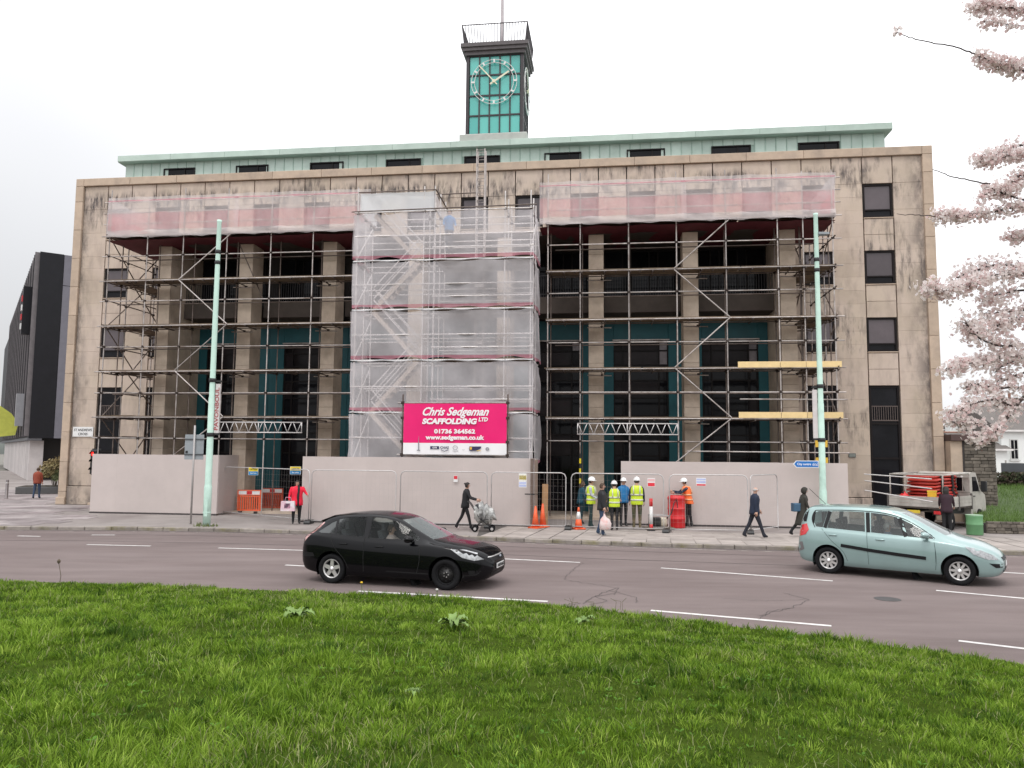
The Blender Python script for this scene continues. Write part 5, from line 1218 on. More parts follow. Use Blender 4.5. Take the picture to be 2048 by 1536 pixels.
def person(label, loc, heading, H=1.72, legs=((.0,.05),(.0,.05)), arms=None, lean=0.0, turn=0.0, nod=0.0, top=None, bottom=None, shoes=None, hairm=None, hair='short', coat=None, vest=None, helmet=None, hood=None, build=1.0, seated=False, group=None):
    """legs: (thigh swing, knee bend) right, left; arms: ((upper fwd, upper out, fore fwd), ...) in radians"""
    arms = arms or ((.05,.10,.15), (.05,.10,.15)); s = H/1.75; root = thing('person', label, 'person', loc, heading)
    if group: root['group'] = group
    P = Vector((0,0,.93)); J = {}; rad = {}
    def up(p): return rotx(p, lean, P)
    J['pelvis'] = P.copy(); J['waist'] = up((0,0,1.10)); J['chest'] = up((.005,0,1.30)); J['neck'] = up((0,0,1.47))
    hx = up((.01,0,1.53)); J['jaw'] = hx; ct, st_ = cos(turn), sin(turn)
    hd_ = Vector((sin(nod+lean*.4), 0, cos(nod+lean*.4))); J['skull'] = hx+hd_*.09+Vector((.018*ct, .018*st_, 0)); J['crown'] = hx+hd_*.175+Vector((.008*ct,.008*st_,0))
    E = [('pelvis','waist'),('waist','chest'),('chest','neck'),('neck','jaw'),('jaw','skull'),('skull','crown')]
    rad.update(pelvis=.125*build, waist=.12*build, chest=.135*build, neck=.052, jaw=.06, skull=.088, crown=.062)
    seg = {'pelvis':1,'waist':0,'chest':0,'neck':2,'jaw':2,'skull':2,'crown':2}
    for k, (sg, (th, kn)) in enumerate(zip((-1, 1), legs)):
        h = Vector((0, sg*.095*build, .90)); kp = h+Vector((sin(th), 0, -cos(th)))*.43; ap = kp+Vector((sin(th-kn), 0, -cos(th-kn)))*.42
        tp = ap+Vector((.13*cos(th-kn)+.0, sg*.02, -.045-.13*min(.5, max(-.3, -(th-kn)))*.6))
        for n, p, r, m in (('hip',h,.092*build,1),('knee',kp,.062*build,1),('ankle',ap,.045,1),('toe',tp,.036,3)): J[n+str(k)] = p; rad[n+str(k)] = r; seg[n+str(k)] = m
        hl = ap+Vector((-.035,0,-.045)); J['heel'+str(k)] = hl; rad['heel'+str(k)] = .036; seg['heel'+str(k)] = 3
        E += [('pelvis','hip'+str(k)),('hip'+str(k),'knee'+str(k)),('knee'+str(k),'ankle'+str(k)),('ankle'+str(k),'toe'+str(k)),('ankle'+str(k),'heel'+str(k))]
    hands = []
    for k, (sg, (uf, uo, ff)) in enumerate(zip((-1, 1), arms)):
        sh = up((0, sg*.175*build, 1.405)); d1 = Vector((sin(uf)*cos(uo), sg*sin(uo), -cos(uf)*cos(uo))); el = sh+d1*.28
        tot = uf+ff; d2 = Vector((sin(tot)*cos(uo*.3), sg*sin(uo)*.3-(sg*.25 if ff > .9 else 0), -cos(tot)*cos(uo*.3))).normalized(); wr = el+d2*.245
        for n, p, r in (('shoulder',sh,.062*build),('elbow',el,.046),('wrist',wr,.034)): J[n+str(k)] = p; rad[n+str(k)] = r; seg[n+str(k)] = 0
        E += [('chest','shoulder'+str(k)),('shoulder'+str(k),'elbow'+str(k)),('elbow'+str(k),'wrist'+str(k))]; hands.append((wr, d2, sg))
    low = min(J['heel0'].z, J['heel1'].z, J['toe0'].z, J['toe1'].z)-.036
    if not seated:
        for n in J: J[n] = J[n]-Vector((0,0,low))
        P = P-Vector((0,0,low)); hands = [(a-Vector((0,0,low)), b, c) for a, b, c in hands]
    dz = 0 if seated else low
    me = skin_mesh(J, E, rad, 'pelvis')
    top = top or mat('cloth_dark', (.02,.02,.025), .85, .15, 6); bottom = bottom or mat('trousers_dark', (.018,.018,.022), .85, .15, 6); shoes = shoes or mat('shoe_black', (.012,.012,.012), .5)
    me.materials.clear()
    for m in (top, bottom, SKIN, shoes): me.materials.append(m)
    pts = {n: J[n] for n in J}
    for p in me.polygons:
        best = min(pts, key=lambda n: (pts[n]-p.center).length/ (rad[n] if not isinstance(rad[n], tuple) else .1)**.3); p.material_index = seg[best]
    b = bmesh.new(); b.from_mesh(me)
    def addmb(mb, mi):
        t = mb.mesh('t'); n0 = len(b.faces); b.from_mesh(t); b.faces.ensure_lookup_table()
        for f in b.faces[n0:]: f.material_index = mi; f.smooth = True
        bpy.data.meshes.remove(t)
    for wr, d, sg in hands:      # palm, four unequal bent fingers, thumb from the side of the palm
        side = Vector((0,1,0)); side = (side-d*side.dot(d)).normalized(); nn = d.cross(side); hm_ = MB()
        m3 = Matrix((side, nn, d)).transposed(); hm_.obox(wr+d*.045, (.03, .075, .09), m3)
        for q, (o_, L) in enumerate(((-.027,.062),(-.009,.072),(.009,.068),(.027,.052))):
            a0 = wr+d*.088+nn*o_; a1 = a0+d*L*.5-side*sg*.008; a2 = a1+(d*.6-side*sg*.8).normalized()*L*.5; hm_.path([a0, a1, a2], .0085, 5)
        a0 = wr+d*.03-nn*.036; hm_.path([a0, a0+(d*.6-nn*.7).normalized()*.035, a0+(d*.9-nn*.6).normalized()*.06], .010, 5); addmb(hm_, 2)
    sk = J['skull']; fx = Vector((ct, st_, 0)); fy = Vector((-st_, ct, 0)); up_ = Vector((0,0,1)); fm_ = MB()
    fm_.add([sk+fx*.086+up_*.012, sk+fx*.082-fy*.016-up_*.03, sk+fx*.112-up_*.026, sk+fx*.082+fy*.016-up_*.03, sk+fx*.085-up_*.036], [(0,1,2),(0,2,3),(1,4,2),(2,4,3)])
    for q in (-1, 1): fm_.obox(sk+fy*q*.088-up_*.01, (.03, .014, .05), Matrix((fx, fy, up_)).transposed())
    addmb(fm_, 2); em = MB()
    for q in (-1, 1): em.obox(sk+fx*.083+fy*q*.032+up_*.012, (.008, .022, .010), Matrix((fx, fy, up_)).transposed())
    em.obox(sk+fx*.075-up_*.062, (.012, .04, .008), Matrix((fx, fy, up_)).transposed()); addmb(em, 3)
    b.to_mesh(me); b.free(); me.polygons.foreach_set('use_smooth', [True]*len(me.polygons)); me.name = 'body'
    bo_ = link('body', me, root); bo_.scale = (s,)*3
    def gar(name, rg, m, n=18):
        g = MB(); g.rings([(rotx((x, 0, z), lean, Vector((0,0,.93)))-Vector((0,0,dz)), (a, 0, 0), (0, bb, 0)) for z, x, a, bb in rg], n); o = g.build(name, m, root, True); o.scale = (s,)*3; return o
    bw = build
    if coat:
        hem = coat.get('hem', .86); fl = coat.get('flare', 0)
        rg = [(1.50,.0,.062,.068),(1.455,.0,.09,.12*bw),(1.42,.0,.115*bw,.185*bw),(1.30,.005,.145*bw,.20*bw),(1.12,.0,.135*bw,.172*bw),(.98,.0,.145*bw,.185*bw),(.90,.0,.155*bw,.195*bw)]
        z = .90
        while z > hem+.02: z = max(hem, z-.1); k_ = (.90-z); rg.append((z, .0, .155*bw+fl*k_*.12, .195*bw+fl*k_*.08))
        gar('coat', rg, coat['m'])
    if vest:
        vm, bm2 = vest
        gar('hi_vis_vest', [(1.47,.0,.10,.115),(1.44,.0,.128*bw,.16*bw),(1.38,.0,.148*bw,.20*bw),(1.28,.005,.158*bw,.205*bw),(1.12,.0,.15*bw,.188*bw),(.98,.0,.158*bw,.195*bw),(.83,.0,.165*bw,.205*bw),(.82,.0,.160*bw,.20*bw)], vm)
        for z in (1.16, .98): gar('reflective_band', [(z+.025,.002,.157*bw,.195*bw),(z+.03,.002,.164*bw,.203*bw),(z-.03,.002,.166*bw,.205*bw),(z-.025,.002,.157*bw,.195*bw)], bm2)
        for q in (-1, 1):
            g = MB(); c = [rotx((x_, q*.10*bw, z_), lean, Vector((0,0,.93)))-Vector((0,0,dz)) for x_, z_ in ((.166*bw,1.16),(.162*bw,1.30),(.135*bw,1.42),(.0,1.485),(-.135*bw,1.42),(-.160*bw,1.30),(-.164*bw,1.16))]; g.path(c, .022, 5); o = g.build('reflective_brace', bm2, root, True); o.scale = (s,)*3
    def shell(name, zlo, sx, sy, sz, off, m, cut=None, n=20):
        g = MB(); vs = []; fs = []; rows_ = 9
        for i in range(rows_+1):
            ph = pi/2-(pi/2-zlo)*i/rows_
            for j in range(n):
                a = 2*pi*j/n; z = sin(ph); fr = cos(a); lo = zlo
                if cut and fr > .35 and ph < cut: ph2 = max(ph, cut)
                else: ph2 = ph
                vs.append(sk+fx*(cos(ph2)*cos(a)*sx+off[0])+fy*(cos(ph2)*sin(a)*sy)+up_*(sin(ph2)*sz+off[2]))
        for i in range(rows_):
            for j in range(n): fs.append((i*n+j, i*n+(j+1) % n, (i+1)*n+(j+1) % n, (i+1)*n+j))
        g.add(vs, fs); o = g.build(name, m, root, True); o.scale = (s,)*3; return o
    hairm = hairm or mat('hair_dark', (.015,.011,.009), .7, .2, 20)
    if helmet:
        shell('helmet', .0, .128, .115, .125, (.0,0,.035), helmet)
        g = MB(); g.rings([(sk+up_*.037+fx*.02, fx*.155, fy*.122), (sk+up_*.027+fx*.025, fx*.162, fy*.125)], 20); o = g.build('helmet_brim', helmet, root, True); o.scale = (s,)*3
        g = MB(); g.path([sk+fx*(.128*cos(a))+up_*(.038+.13*sin(a)) for a in np.linspace(.2, pi-.2, 9)], .012, 5); o = g.build('helmet_ridge', helmet, root, True); o.scale = (s,)*3
        shell('hair', -.7, .092, .09, .09, (-.008,0,.0), hairm, .35)
    elif hood:
        shell('hood', -1.2, .125, .118, .135, (-.015,0,.0), hood, .35)
    elif hair == 'bald': shell('hair', -.65, .094, .092, .06, (-.014,0,-.005), hairm, .2)
    else:
        shell('hair', -.75 if hair == 'short' else -1.1, .101, .099, .110, (-.010,0,.006), hairm, .42)
        if hair == 'long':
            g = MB(); bk = -fx; g.rings([(sk+bk*.03+up_*.03, fx*.085, fy*.098),(sk+bk*.055-up_*.06, fx*.07, fy*.095),(sk+bk*.075-up_*.17, fx*.055, fy*.085),(sk+bk*.08-up_*.28, fx*.035, fy*.06)], 14); o = g.build('long_hair', hairm, root, True); o.scale = (s,)*3
        if hair == 'bun':
            g = MB(); g.lathe([(0,-.04),(.035,-.02),(.042,0),(.03,.03),(0,.04)], 12, tuple(sk-fx*.10+up_*.06)); o = g.build('hair_bun', hairm, root, True); o.scale = (s,)*3
    return root, {n: (J[n]*s) for n in J}
def world_of(root, v): return Matrix.Translation(root.location)@Euler(root.rotation_euler).to_matrix().to_4x4()@Vector(v)
def cloth_m(n, c, r=.85): return mat(n, c, r, .18, 7, .2, 40)
YVEST = mat('hi_vis_yellow', (.62,.80,.035), .6, .10, 5); OVEST = mat('hi_vis_orange', (.95,.17,.03), .6, .10, 5); REFL = mat('reflective_grey', (.62,.64,.52), .4, .08, 6); REFO = mat('reflective_orange', (.80,.42,.22), .4, .1)
HELM = mat('helmet_white', (.80,.80,.79), .3, .03, 4, spec=.6)
BLK = cloth_m('black_cloth', (.012,.012,.014)); NAVYC = cloth_m('navy_cloth', (.014,.022,.045)); JEAN = cloth_m('jeans_blue', (.035,.06,.11)); REDC = cloth_m('red_coat', (.72,.015,.045)); CAMO = mat('camouflage', (.17,.13,.075), .9, .2, 6, col2=(.05,.06,.03), mix2=.5)
BLUEC = cloth_m('blue_jacket', (.02,.17,.40)); TEALC = cloth_m('dark_teal_jacket', (.01,.06,.09)); OLIVE = cloth_m('olive_coat', (.032,.030,.024)); RUST = cloth_m('rust_jacket', (.26,.055,.03)); GREYH = mat('hair_grey', (.45,.42,.40), .7); BROWNH = mat('hair_brown', (.06,.035,.02), .7)
E_ = 0.0
g_ = lambda x, y: gnd(x, y)
# woman in red with shopping bag, facing the road
pw, J = person('woman in a bright red coat and black trousers by the fence at the teal doorway', g_(592, 1048), radians(-70), 1.60, ((.04,.06),(-.04,.05)), ((.15,.25,.35),(.5,.5,.9)), top=REDC, bottom=BLK, coat={'m': REDC, 'hem': .72}, hair='long', build=1.28)
g = MB(); g.path([Vector((.02,.06,1.42)),Vector((.15,.05,1.30)),Vector((.155,.03,1.0)),Vector((.16,.04,.62))], .045, 6); g.build('black_scarf', BLK, pw, True)
hb = world_of(pw, J['wrist0'])
bag = thing('shopping_bag', 'pale pink and white printed shopping bag held by the woman in red', 'bag', (hb.x-.02, hb.y-.05, 0), .0)
g = MB(); g.prism([(-.26,.50),(.26,.50),(.24,.86),(-.24,.86)], 'y', -.07, .07); g.build('bag_body', mat('bag_pink',(.72,.50,.56),.5,.15,8, col2=(.75,.72,.74), mix2=.5), bag)
MB().box(-.12,.10,-.074,-.07,.60,.78).build('printed_motif', mat('motif',(.10,.05,.08),.6,.3,14,col2=(.6,.3,.4),mix2=.55), bag); MB().path([(-.12,0,.86),(-.09,0,1.0),(.09,0,1.0),(.12,0,.86)], .012, 5).build('handle', mat('handle_pink',(.6,.3,.38),.6), bag, True)
# woman pushing a pushchair
pp, J = person('woman in black with tied-up hair pushing a pushchair to the right', g_(930, 1060), 0, 1.68, ((.32,.10),(-.30,.25)), ((.55,.10,.75),(.55,.10,.75)), lean=.08, top=BLK, bottom=BLK, shoes=mat('trainer_pale',(.60,.50,.50),.6), coat={'m': BLK, 'hem': .80}, hair='bun')
px = g_(966, 1063)
pc = thing('pushchair', 'grey pushchair under a crinkled clear rain cover', 'pushchair', (px.x+.05, px.y, 0), 0)
g = MB()
for y in (-.22, .22):
    g.path([(-.58,y,1.02),(-.50,y,.98),(-.15,y,.45),(.22,y,.16)], .016, 6); g.path([(-.30,y,.16),(.02,y,.45),(.12,y,.75)], .014, 6); g.path([(-.15,y,.45),(.25,y,.42)], .012, 6)
g.tube((-.58,-.22,1.02),(-.58,.22,1.02),.018,8); g.build('frame', BLACK, pc, True)
for x in (-.32, .26):
    for y in (-.24, .24):
        w_ = MB(); w_.lathe([(.04,-.02),(.105,-.02),(.11,0),(.105,.02),(.04,.02)], 18, (x,y,.11), 'y'); wo_ = w_.build('wheel', RUBBER, pc, True); MB().lathe([(0,-.024),(.05,-.022),(.05,.022),(0,.024)], 12, (x,y,.11), 'y').build('hub', STEEL, wo_)
MB().prism([(-.22,.42),(.22,.38),(.26,.48),(-.05,.52),(-.22,.95),(-.32,.92)], 'y', -.19, .19).build('seat', mat('buggy_cloth',(.05,.05,.055),.85), pc)
cv = MB(); rg = []
for t in np.linspace(0, 1, 12):
    x = -.36+.74*t; zc = .66-.12*t; hz = .34*sin(pi*(.18+.74*t))+.04; rg.append(((x+.02*sin(t*40),0,zc+.05*sin(t*23)), (0,.25+.02*sin(t*31),0), (0.03*sin(t*17),0,hz+.012*sin(t*37))))
cv.rings(rg, 16)
for i, v in enumerate(cv.v): cv.v[i] = (v[0]+.010*sin(i*7.1), v[1]+.012*sin(i*3.7), v[2]+.010*sin(i*5.3))
cv.build('rain_cover', mat('clear_cover',(.42,.42,.40),.15,.45,7,.6,12,spec=.9,col2=(.12,.12,.12),mix2=.55), pc)
# workers
person('worker in yellow vest and white helmet at the left of the group, seen side-on', g_(1182, 1056), radians(-15), 1.78, ((.05,.05),(-.05,.08)), ((.2,.15,.9),(.15,.15,1.0)), top=cloth_m('grey_shirt',(.42,.44,.47)), bottom=mat('trousers_green',(.02,.045,.045),.85), vest=(YVEST,REFL), helmet=HELM)
person('worker in yellow vest and white helmet standing in the middle with his back turned', g_(1229, 1061), radians(95), 1.70, ((.02,.04),(-.02,.04)), ((.35,.12,.8),(.35,.12,.8)), top=cloth_m('dark_hoodie',(.03,.035,.035)), bottom=BLK, vest=(YVEST,REFL), helmet=HELM)
person('worker in blue jacket and yellow vest facing out between two others', g_(1247, 1053), radians(-80), 1.76, ((.02,.04),(-.02,.04)), ((.1,.12,.9),(.1,.12,.9)), top=BLUEC, bottom=BLK, coat={'m': BLUEC, 'hem': .84}, helmet=HELM)
person('worker in yellow vest and camouflage trousers with his back turned', g_(1274, 1059), radians(80), 1.82, ((.03,.05),(-.03,.05)), ((.1,.16,.25),(.1,.2,.3)), top=NAVYC, bottom=CAMO, shoes=mat('tan_boot',(.25,.16,.09),.7), vest=(YVEST,REFL), helmet=HELM, build=1.08)
person('person in a teal jacket half hidden behind the left worker', g_(1163, 1050)+Vector((0,.4,0)), radians(10), 1.62, ((.03,.05),(-.03,.05)), ((.2,.1,.6),(.2,.1,.6)), lean=.12, top=TEALC, bottom=mat('trousers_teal',(.012,.04,.05),.85), coat={'m': TEALC, 'hem': .80}, hairm=BROWNH, hair='long')
person('worker in orange vest and white helmet leaning on the red drum', g_(1378, 1054), radians(175), 1.76, ((.10,.10),(-.06,.10)), ((.95,.15,.75),(.9,.2,.7)), lean=.20, nod=.2, top=NAVYC, bottom=BLK, shoes=mat('boot_grey',(.10,.09,.09),.6), vest=(OVEST,REFO), helmet=HELM)
# passers-by
pb, J = person('person in a black puffer jacket and jeans passing the workers with a carrier bag', g_(1204, 1071), radians(-25), 1.72, ((.12,.10),(-.14,.18)), ((.15,.12,.3),(.1,.1,.2)), top=BLK, bottom=JEAN, coat={'m': mat('black_puffer',(.014,.014,.016),.5,.2,9,.8,16), 'hem': .82}, hairm=BROWNH, build=1.06, shoes=mat('trainer_grey',(.25,.25,.26),.6))
hb = world_of(pb, J['wrist0'])
cb = thing('carrier_bag', 'white and pink plastic carrier bag held by the person in the black puffer jacket', 'bag', (hb.x+.03, hb.y-.04, 0))
g = MB(); g.rings([((0,0,.22),(.10,0,0),(0,.06,0)),((0,0,.26),(.19,0,0),(0,.10,0)),((.01,0,.42),(.20,0,0),(0,.11,0)),((0,0,.56),(.14,0,0),(0,.07,0)),((-.02,0,.66),(.05,0,0),(0,.03,0)),((-.03,0,.74),(.02,0,0),(0,.02,0))], 14)
for i, v in enumerate(g.v): g.v[i] = (v[0]+.012*sin(i*5.1), v[1]+.01*sin(i*2.7), v[2]+.012*sin(i*3.9))
g.build('bag_body', mat('carrier_plastic',(.70,.58,.56),.4,.12,7,col2=(.72,.22,.20),mix2=.58), cb, True); MB().path([(-.05,0,.70),(-.03,0,.84),(.0,0,.70)], .012, 5).build('handles', MATS['carrier_plastic'], cb, True)
person('elderly man in a dark navy coat and grey hair walking right', g_(1510, 1076), radians(-4), 1.70, ((.36,.05),(-.34,.18)), ((-.15,.1,.25),(.25,.1,.3)), lean=.04, top=NAVYC, bottom=mat('trousers_slate',(.018,.02,.03),.85), coat={'m': NAVYC, 'hem': .78}, hairm=GREYH, hair='bald', build=1.1)
po, J = person('woman in a long dark coat and hood walking right behind the green car', g_(1606, 1075), radians(-5), 1.66, ((.30,.10),(-.36,.30)), ((.2,.08,.3),(-.2,.08,.3)), lean=.12, top=OLIVE, bottom=BLK, coat={'m': OLIVE, 'hem': .42, 'flare': 1.0}, hood=OLIVE)
hb2 = thing('shoulder_bag', 'small blue-grey bag on the back of the woman in the long dark coat', 'bag', world_of(po, Vector((-.20,0,.98)))); MB().bbox(-.12,.12,-.14,.14,-.13,.14,.03).build('bag_body', mat('bag_blue',(.04,.10,.17),.6), hb2); MB().path([(.05,-.1,.13),(.12,-.08,.28),(.16,0,.36)], .012, 5).build('strap', BLACK, hb2, True)
person('person in a rust red jacket and jeans walking away on the far left plaza', gnd(73, 997), radians(95), 1.66, ((.10,.08),(-.14,.15)), ((.05,.12,.2),(.05,.12,.2)), top=RUST, bottom=JEAN, coat={'m': RUST, 'hem': .82}, hairm=BROWNH, build=1.12)
person('dark-clothed person standing at the side of the flatbed truck', Vector((14.75, 26.3, 0)), radians(60), 1.68, ((.02,.04),(-.02,.04)), ((.4,.15,.6),(.4,.15,.6)), lean=.1, top=mat('plum_cloth',(.03,.012,.02),.85), bottom=BLK, coat={'m': mat('plum_cloth',(.03,.012,.02),.85), 'hem': .82}, hair='long')
pt, J = person('scaffolder in a blue top standing at the open top of the netted tower', fw(20.45, 5.2, 10.72), radians(-80), 1.75, ((.02,.04),(-.02,.04)), ((.3,.2,.6),(.3,.2,.6)), top=BLUEC, bottom=NAVYC, coat={'m': BLUEC, 'hem': .86})
# people in the cars
def in_car(car, lx, ly, label, top, hairm, rz):
    p = Matrix.Translation(car.location)@Euler(car.rotation_euler).to_matrix().to_4x4()@Vector((lx, ly, -.40))
    return person(label, p, car.rotation_euler[2], 1.68, ((1.45,1.2),(1.45,1.2)), ((.9,.1,.55),(.9,.1,.55)), lean=-.12, top=top, bottom=BLK, hairm=hairm, seated=True, coat={'m': top, 'hem': .95}, hair='short')
in_car(car1, 1.22, -.36, 'driver in a pale checked top at the wheel of the black car', mat('check_shirt',(.36,.28,.26),.85,.35,16), BROWNH, 0)
in_car(car2, 1.30, -.36, 'driver in a blue-grey top at the wheel of the pale green car', mat('steel_blue_cloth',(.12,.16,.22),.85), GREYH, 0)
# ------------------------------------------------------------------ flatbed truck and its load
TH = radians(40)
tk = thing('flatbed_truck', 'white dropside flatbed truck parked by the right stone wing loaded with red barriers', 'truck', (15.7, 28.1, 0), TH); tk.scale = (.86, 1, 1)
TWHITE = mat('truck_white', (.47,.44,.40), .5, .15, 3, col2=(.33,.30,.27), mix2=.55); TWOOD = mat('truck_alloy', (.55,.50,.45), .55, .15, 4)
# local: x forward, rear right corner near origin; bed 2.9 x 2.0, y from 0 (right side) to 2.0 (left side)
MB().box(0, 2.95, 0, 2.0, .78, .86).build('bed_floor', mat('bed_floor',(.10,.08,.07),.8), tk)
def side_boards(x0, x1, y0, y1, name):
    for k in range(3): MB().box(x0, x1, y0, y1, .84+k*.128, .84+k*.128+.122).build(name, TWHITE if k < 2 else TWHITE, tk)
side_boards(.05, 2.9, -.03, .0, 'side_board'); side_boards(.05, 2.9, 2.0, 2.03, 'side_board'); side_boards(-.03, 0, .03, 1.97, 'tail_board')
for x, y in ((.0,-.01),(1.45,-.02),(2.92,-.01),(.0,2.01),(2.92,2.01)): MB().box(x-.04, x+.04, y-.03, y+.03, .70, 1.30).build('corner_post', mat('post_dark',(.10,.09,.085),.6), tk)
for y in (.35, 1.65): MB().box(.1, 4.3, y-.05, y+.05, .55, .75).build('chassis_rail', BLACK, tk)
hbm = MB(); hbm.box(2.93, 2.99, .03, 1.97, .86, 1.30); 
for z in (1.34, 1.9, 2.0): hbm.box(2.94, 2.98, .03, 1.97, z, z+.04)
for i in range(9): y = .05+i*1.9/8; hbm.box(2.95, 2.97, y-.015, y+.015, 1.3, 2.0)
hbm.build('headboard', TWHITE, tk)
for y in (.3,.7,1.1,1.5): MB().tube((2.90,y,1.93),(2.94,y,1.93),.035,10).build('work_lamp', SIGN_WHITE, tk)
rk = MB()
for y in (.06, 1.94): rk.path([(.06,y,1.25),(.06,y,2.02),(2.9,y,2.06)], .03, 6)
rk.tube((.06,.06,2.02),(.06,1.94,2.02),.03,8); rk.build('ladder_rack', TWHITE, tk, True)
cabp = [(3.05,.55),(3.05,2.02),(3.20,2.10),(3.75,2.08),(4.25,1.38),(4.78,1.20),(4.86,.95),(4.86,.48),(3.05,.48)]
g = MB(); g.prism(cabp, 'y', .06, 1.94); cb_ = g.build('cab', TWHITE, tk)
for y0, y1 in ((.045,.058),(1.942,1.955)):
    MB().prism([(3.30,1.36),(3.30,1.92),(3.72,1.92),(4.10,1.36)], 'y', y0, y1).build('cab_window', GLASS, cb_); MB().box(3.38,3.52,y0-.02,y1+.02,1.16,1.20).build('door_handle', BLACK, cb_)
MB().prism([(.25,1.35),(1.75,1.35),(1.65,1.95),(.35,1.95)], 'x', 3.035, 3.048).build('rear_cab_window', GLASS, cb_)
m_ = MB(); m_.add([(3.80,.2,2.03),(3.80,1.8,2.03),(4.24,1.85,1.415),(4.24,.15,1.415)], [(0,1,2,3)]); m_.build('windscreen', GLASS, cb_, fix=False, loc=(.03,0,.02))
for y in (-.12, 2.12): MB().bbox(4.05,4.18,y-.10,y+.10,1.35,1.75,.03).build('door_mirror', BLACK, tk)
for x in (.75, 4.0):
    for y in (.12, 1.88):
        r_ = .34; w_ = MB(); w_.lathe([(.20,-.10),(.32,-.11),(r_,-.06),(r_,.06),(.32,.11),(.20,.10)], 24, (x,y,r_), 'y'); wl = w_.build('wheel', RUBBER, tk, True)
        MB().lathe([(0,-.112),(.06,-.112),(.08,-.07),(.2,-.09),(.2,.09),(.08,.07),(.06,.112),(0,.112)], 18, (x,y,r_), 'y').build('wheel_disc', TWHITE, wl, True)
for y in (.25, 1.75): MB().box(-.05,-.03,y-.12,y+.12,.60,.72).build('tail_lamp', LAMP_RED, tk)
MB().box(-.05,-.03,.85,1.30,.60,.71).build('number_plate', mat('plate_yellow',(.75,.55,.05),.5), tk)
# load: stacked red barriers, each its own thing
TM = Matrix.Translation((15.7, 28.1, 0))@Matrix.Rotation(TH, 4, 'Z')@Matrix.Diagonal((.86,1,1,1))
BRED = mat('barrier_red', (.55,.05,.035), .5, .18, 6, rnd=.2)
order = ['bottom','second','third','fourth','fifth','sixth','seventh','top']
for k in range(8):
    p = TM@Vector((1.75+.03*(k % 3), 1.0+.02*(k % 2), 1.05+k*.125))
    t = thing('stacked_barrier', f'red plastic barrier, {order[k]} of the eight stacked on the truck' if k not in (0, 7) else f'red plastic barrier at the {order[k]} of the stack on the truck', 'barrier', p, TH+random.uniform(-.04,.04), 'red barriers stacked on the truck')
    g = MB(); L, w_ = 1.9, 1.0
    for y in (-w_/2, w_/2): g.path([(-L/2,y,0),(-L/2+.3,y,.03),(L/2-.3,y,.03),(L/2,y,-.03)], .045, 6)
    for x in (-L/2, L/2): g.tube((x,-w_/2,0),(x,w_/2,0),.045,6)
    g.build('frame', BRED, t, True)
    for i in range(9): x = -L/2+.19*(i+1); MB().box(x-.05,x+.05,-w_/2,w_/2,-.02,.02).build('slat', BRED, t)
    for x in (-.5,.5): MB().box(x-.07,x+.07,-w_/2-.08,-w_/2-.03,-.06,.06).build('clip', BLACK, t)
p = TM@Vector((.55,.6,1.20)); t = thing('yellow_toolbox', 'small yellow and orange box on the load bed of the truck', 'box', p, TH+.3); MB().bbox(-.25,.25,-.14,.14,0,.20,.02).build('box_body', mat('box_yellow',(.80,.45,.03),.5,.1), t); MB().box(-.26,.26,-.15,.15,.201,.23).build('lid', mat('lid_orange',(.75,.55,.05),.5), t)
p = TM@Vector((.25,1.5,.87)); t = thing('red_fuel_can', 'dark red rounded can at the back of the truck bed', 'can', p, TH); MB().lathe([(0,0),(.16,0),(.18,.05),(.18,.34),(.10,.42),(.04,.44),(.04,.50),(0,.50)], 16).build('can_body', RED, t, True); MB().path([(-.1,0,.42),(0,0,.54),(.1,0,.42)], .015, 6).build('handle', BLACK, t, True)
p = TM@Vector((1.1,.25,.87)); t = thing('red_bucket', 'red bucket standing in the truck bed beside the barriers', 'bucket', p, TH); MB().lathe([(0,0),(.15,0),(.19,.42),(.20,.44),(.18,.44),(.15,.05),(0,.05)], 18).build('bucket_body', RED, t, True); MB().path([(-.19,0,.42),(-.1,.1,.56),(.1,.1,.56),(.19,0,.42)], .008, 5).build('handle', STEEL, t, True)
# green drum by the truck
gd = thing('green_drum', 'pale green metal drum on the pavement behind the green car bonnet', 'drum', (16.15, 27.1, 0)); MB().lathe([(0,0),(.25,0),(.26,.03),(.26,.34),(.275,.36),(.26,.38),(.26,.62),(.27,.66),(.235,.68),(.235,.64),(0,.64)], 22).build('drum_body', mat('drum_green',(.13,.30,.14),.5,.12,5), gd, True); MB().lathe([(.255,.665),(.27,.67),(.27,.69),(.25,.69)], 22).build('rim', mat('drum_rim',(.30,.45,.30),.5), gd, True)
# scaffold tubes stacked beside the truck (pale bars left of it)
for k, (z, lb) in enumerate(((2.02,'upper'),(1.78,'middle'),(1.42,'lower'))):
    a = fw(36.3, 4.7, z); b = fw(38.2, 5.9, z-.12-.1*k); t = tube_obj('barrier_rail', a, b, .022, STEEL, None); tag(t, f'{lb} of three pale steel rails between the right hoarding and the truck', 'rail', 'rails between hoarding and truck')

# ------------------------------------------------------------------ left: dark cladded building across the plaza
c0 = gnd(52, 962); LV = Vector((-.576, .817, 0)); FV = Vector((.817, .576, 0))
db = thing('dark_clad_building', 'modern building with dark fins and slanted glass behind the left edge', 'building', (c0.x, c0.y, 0), atan2(FV.y, FV.x))
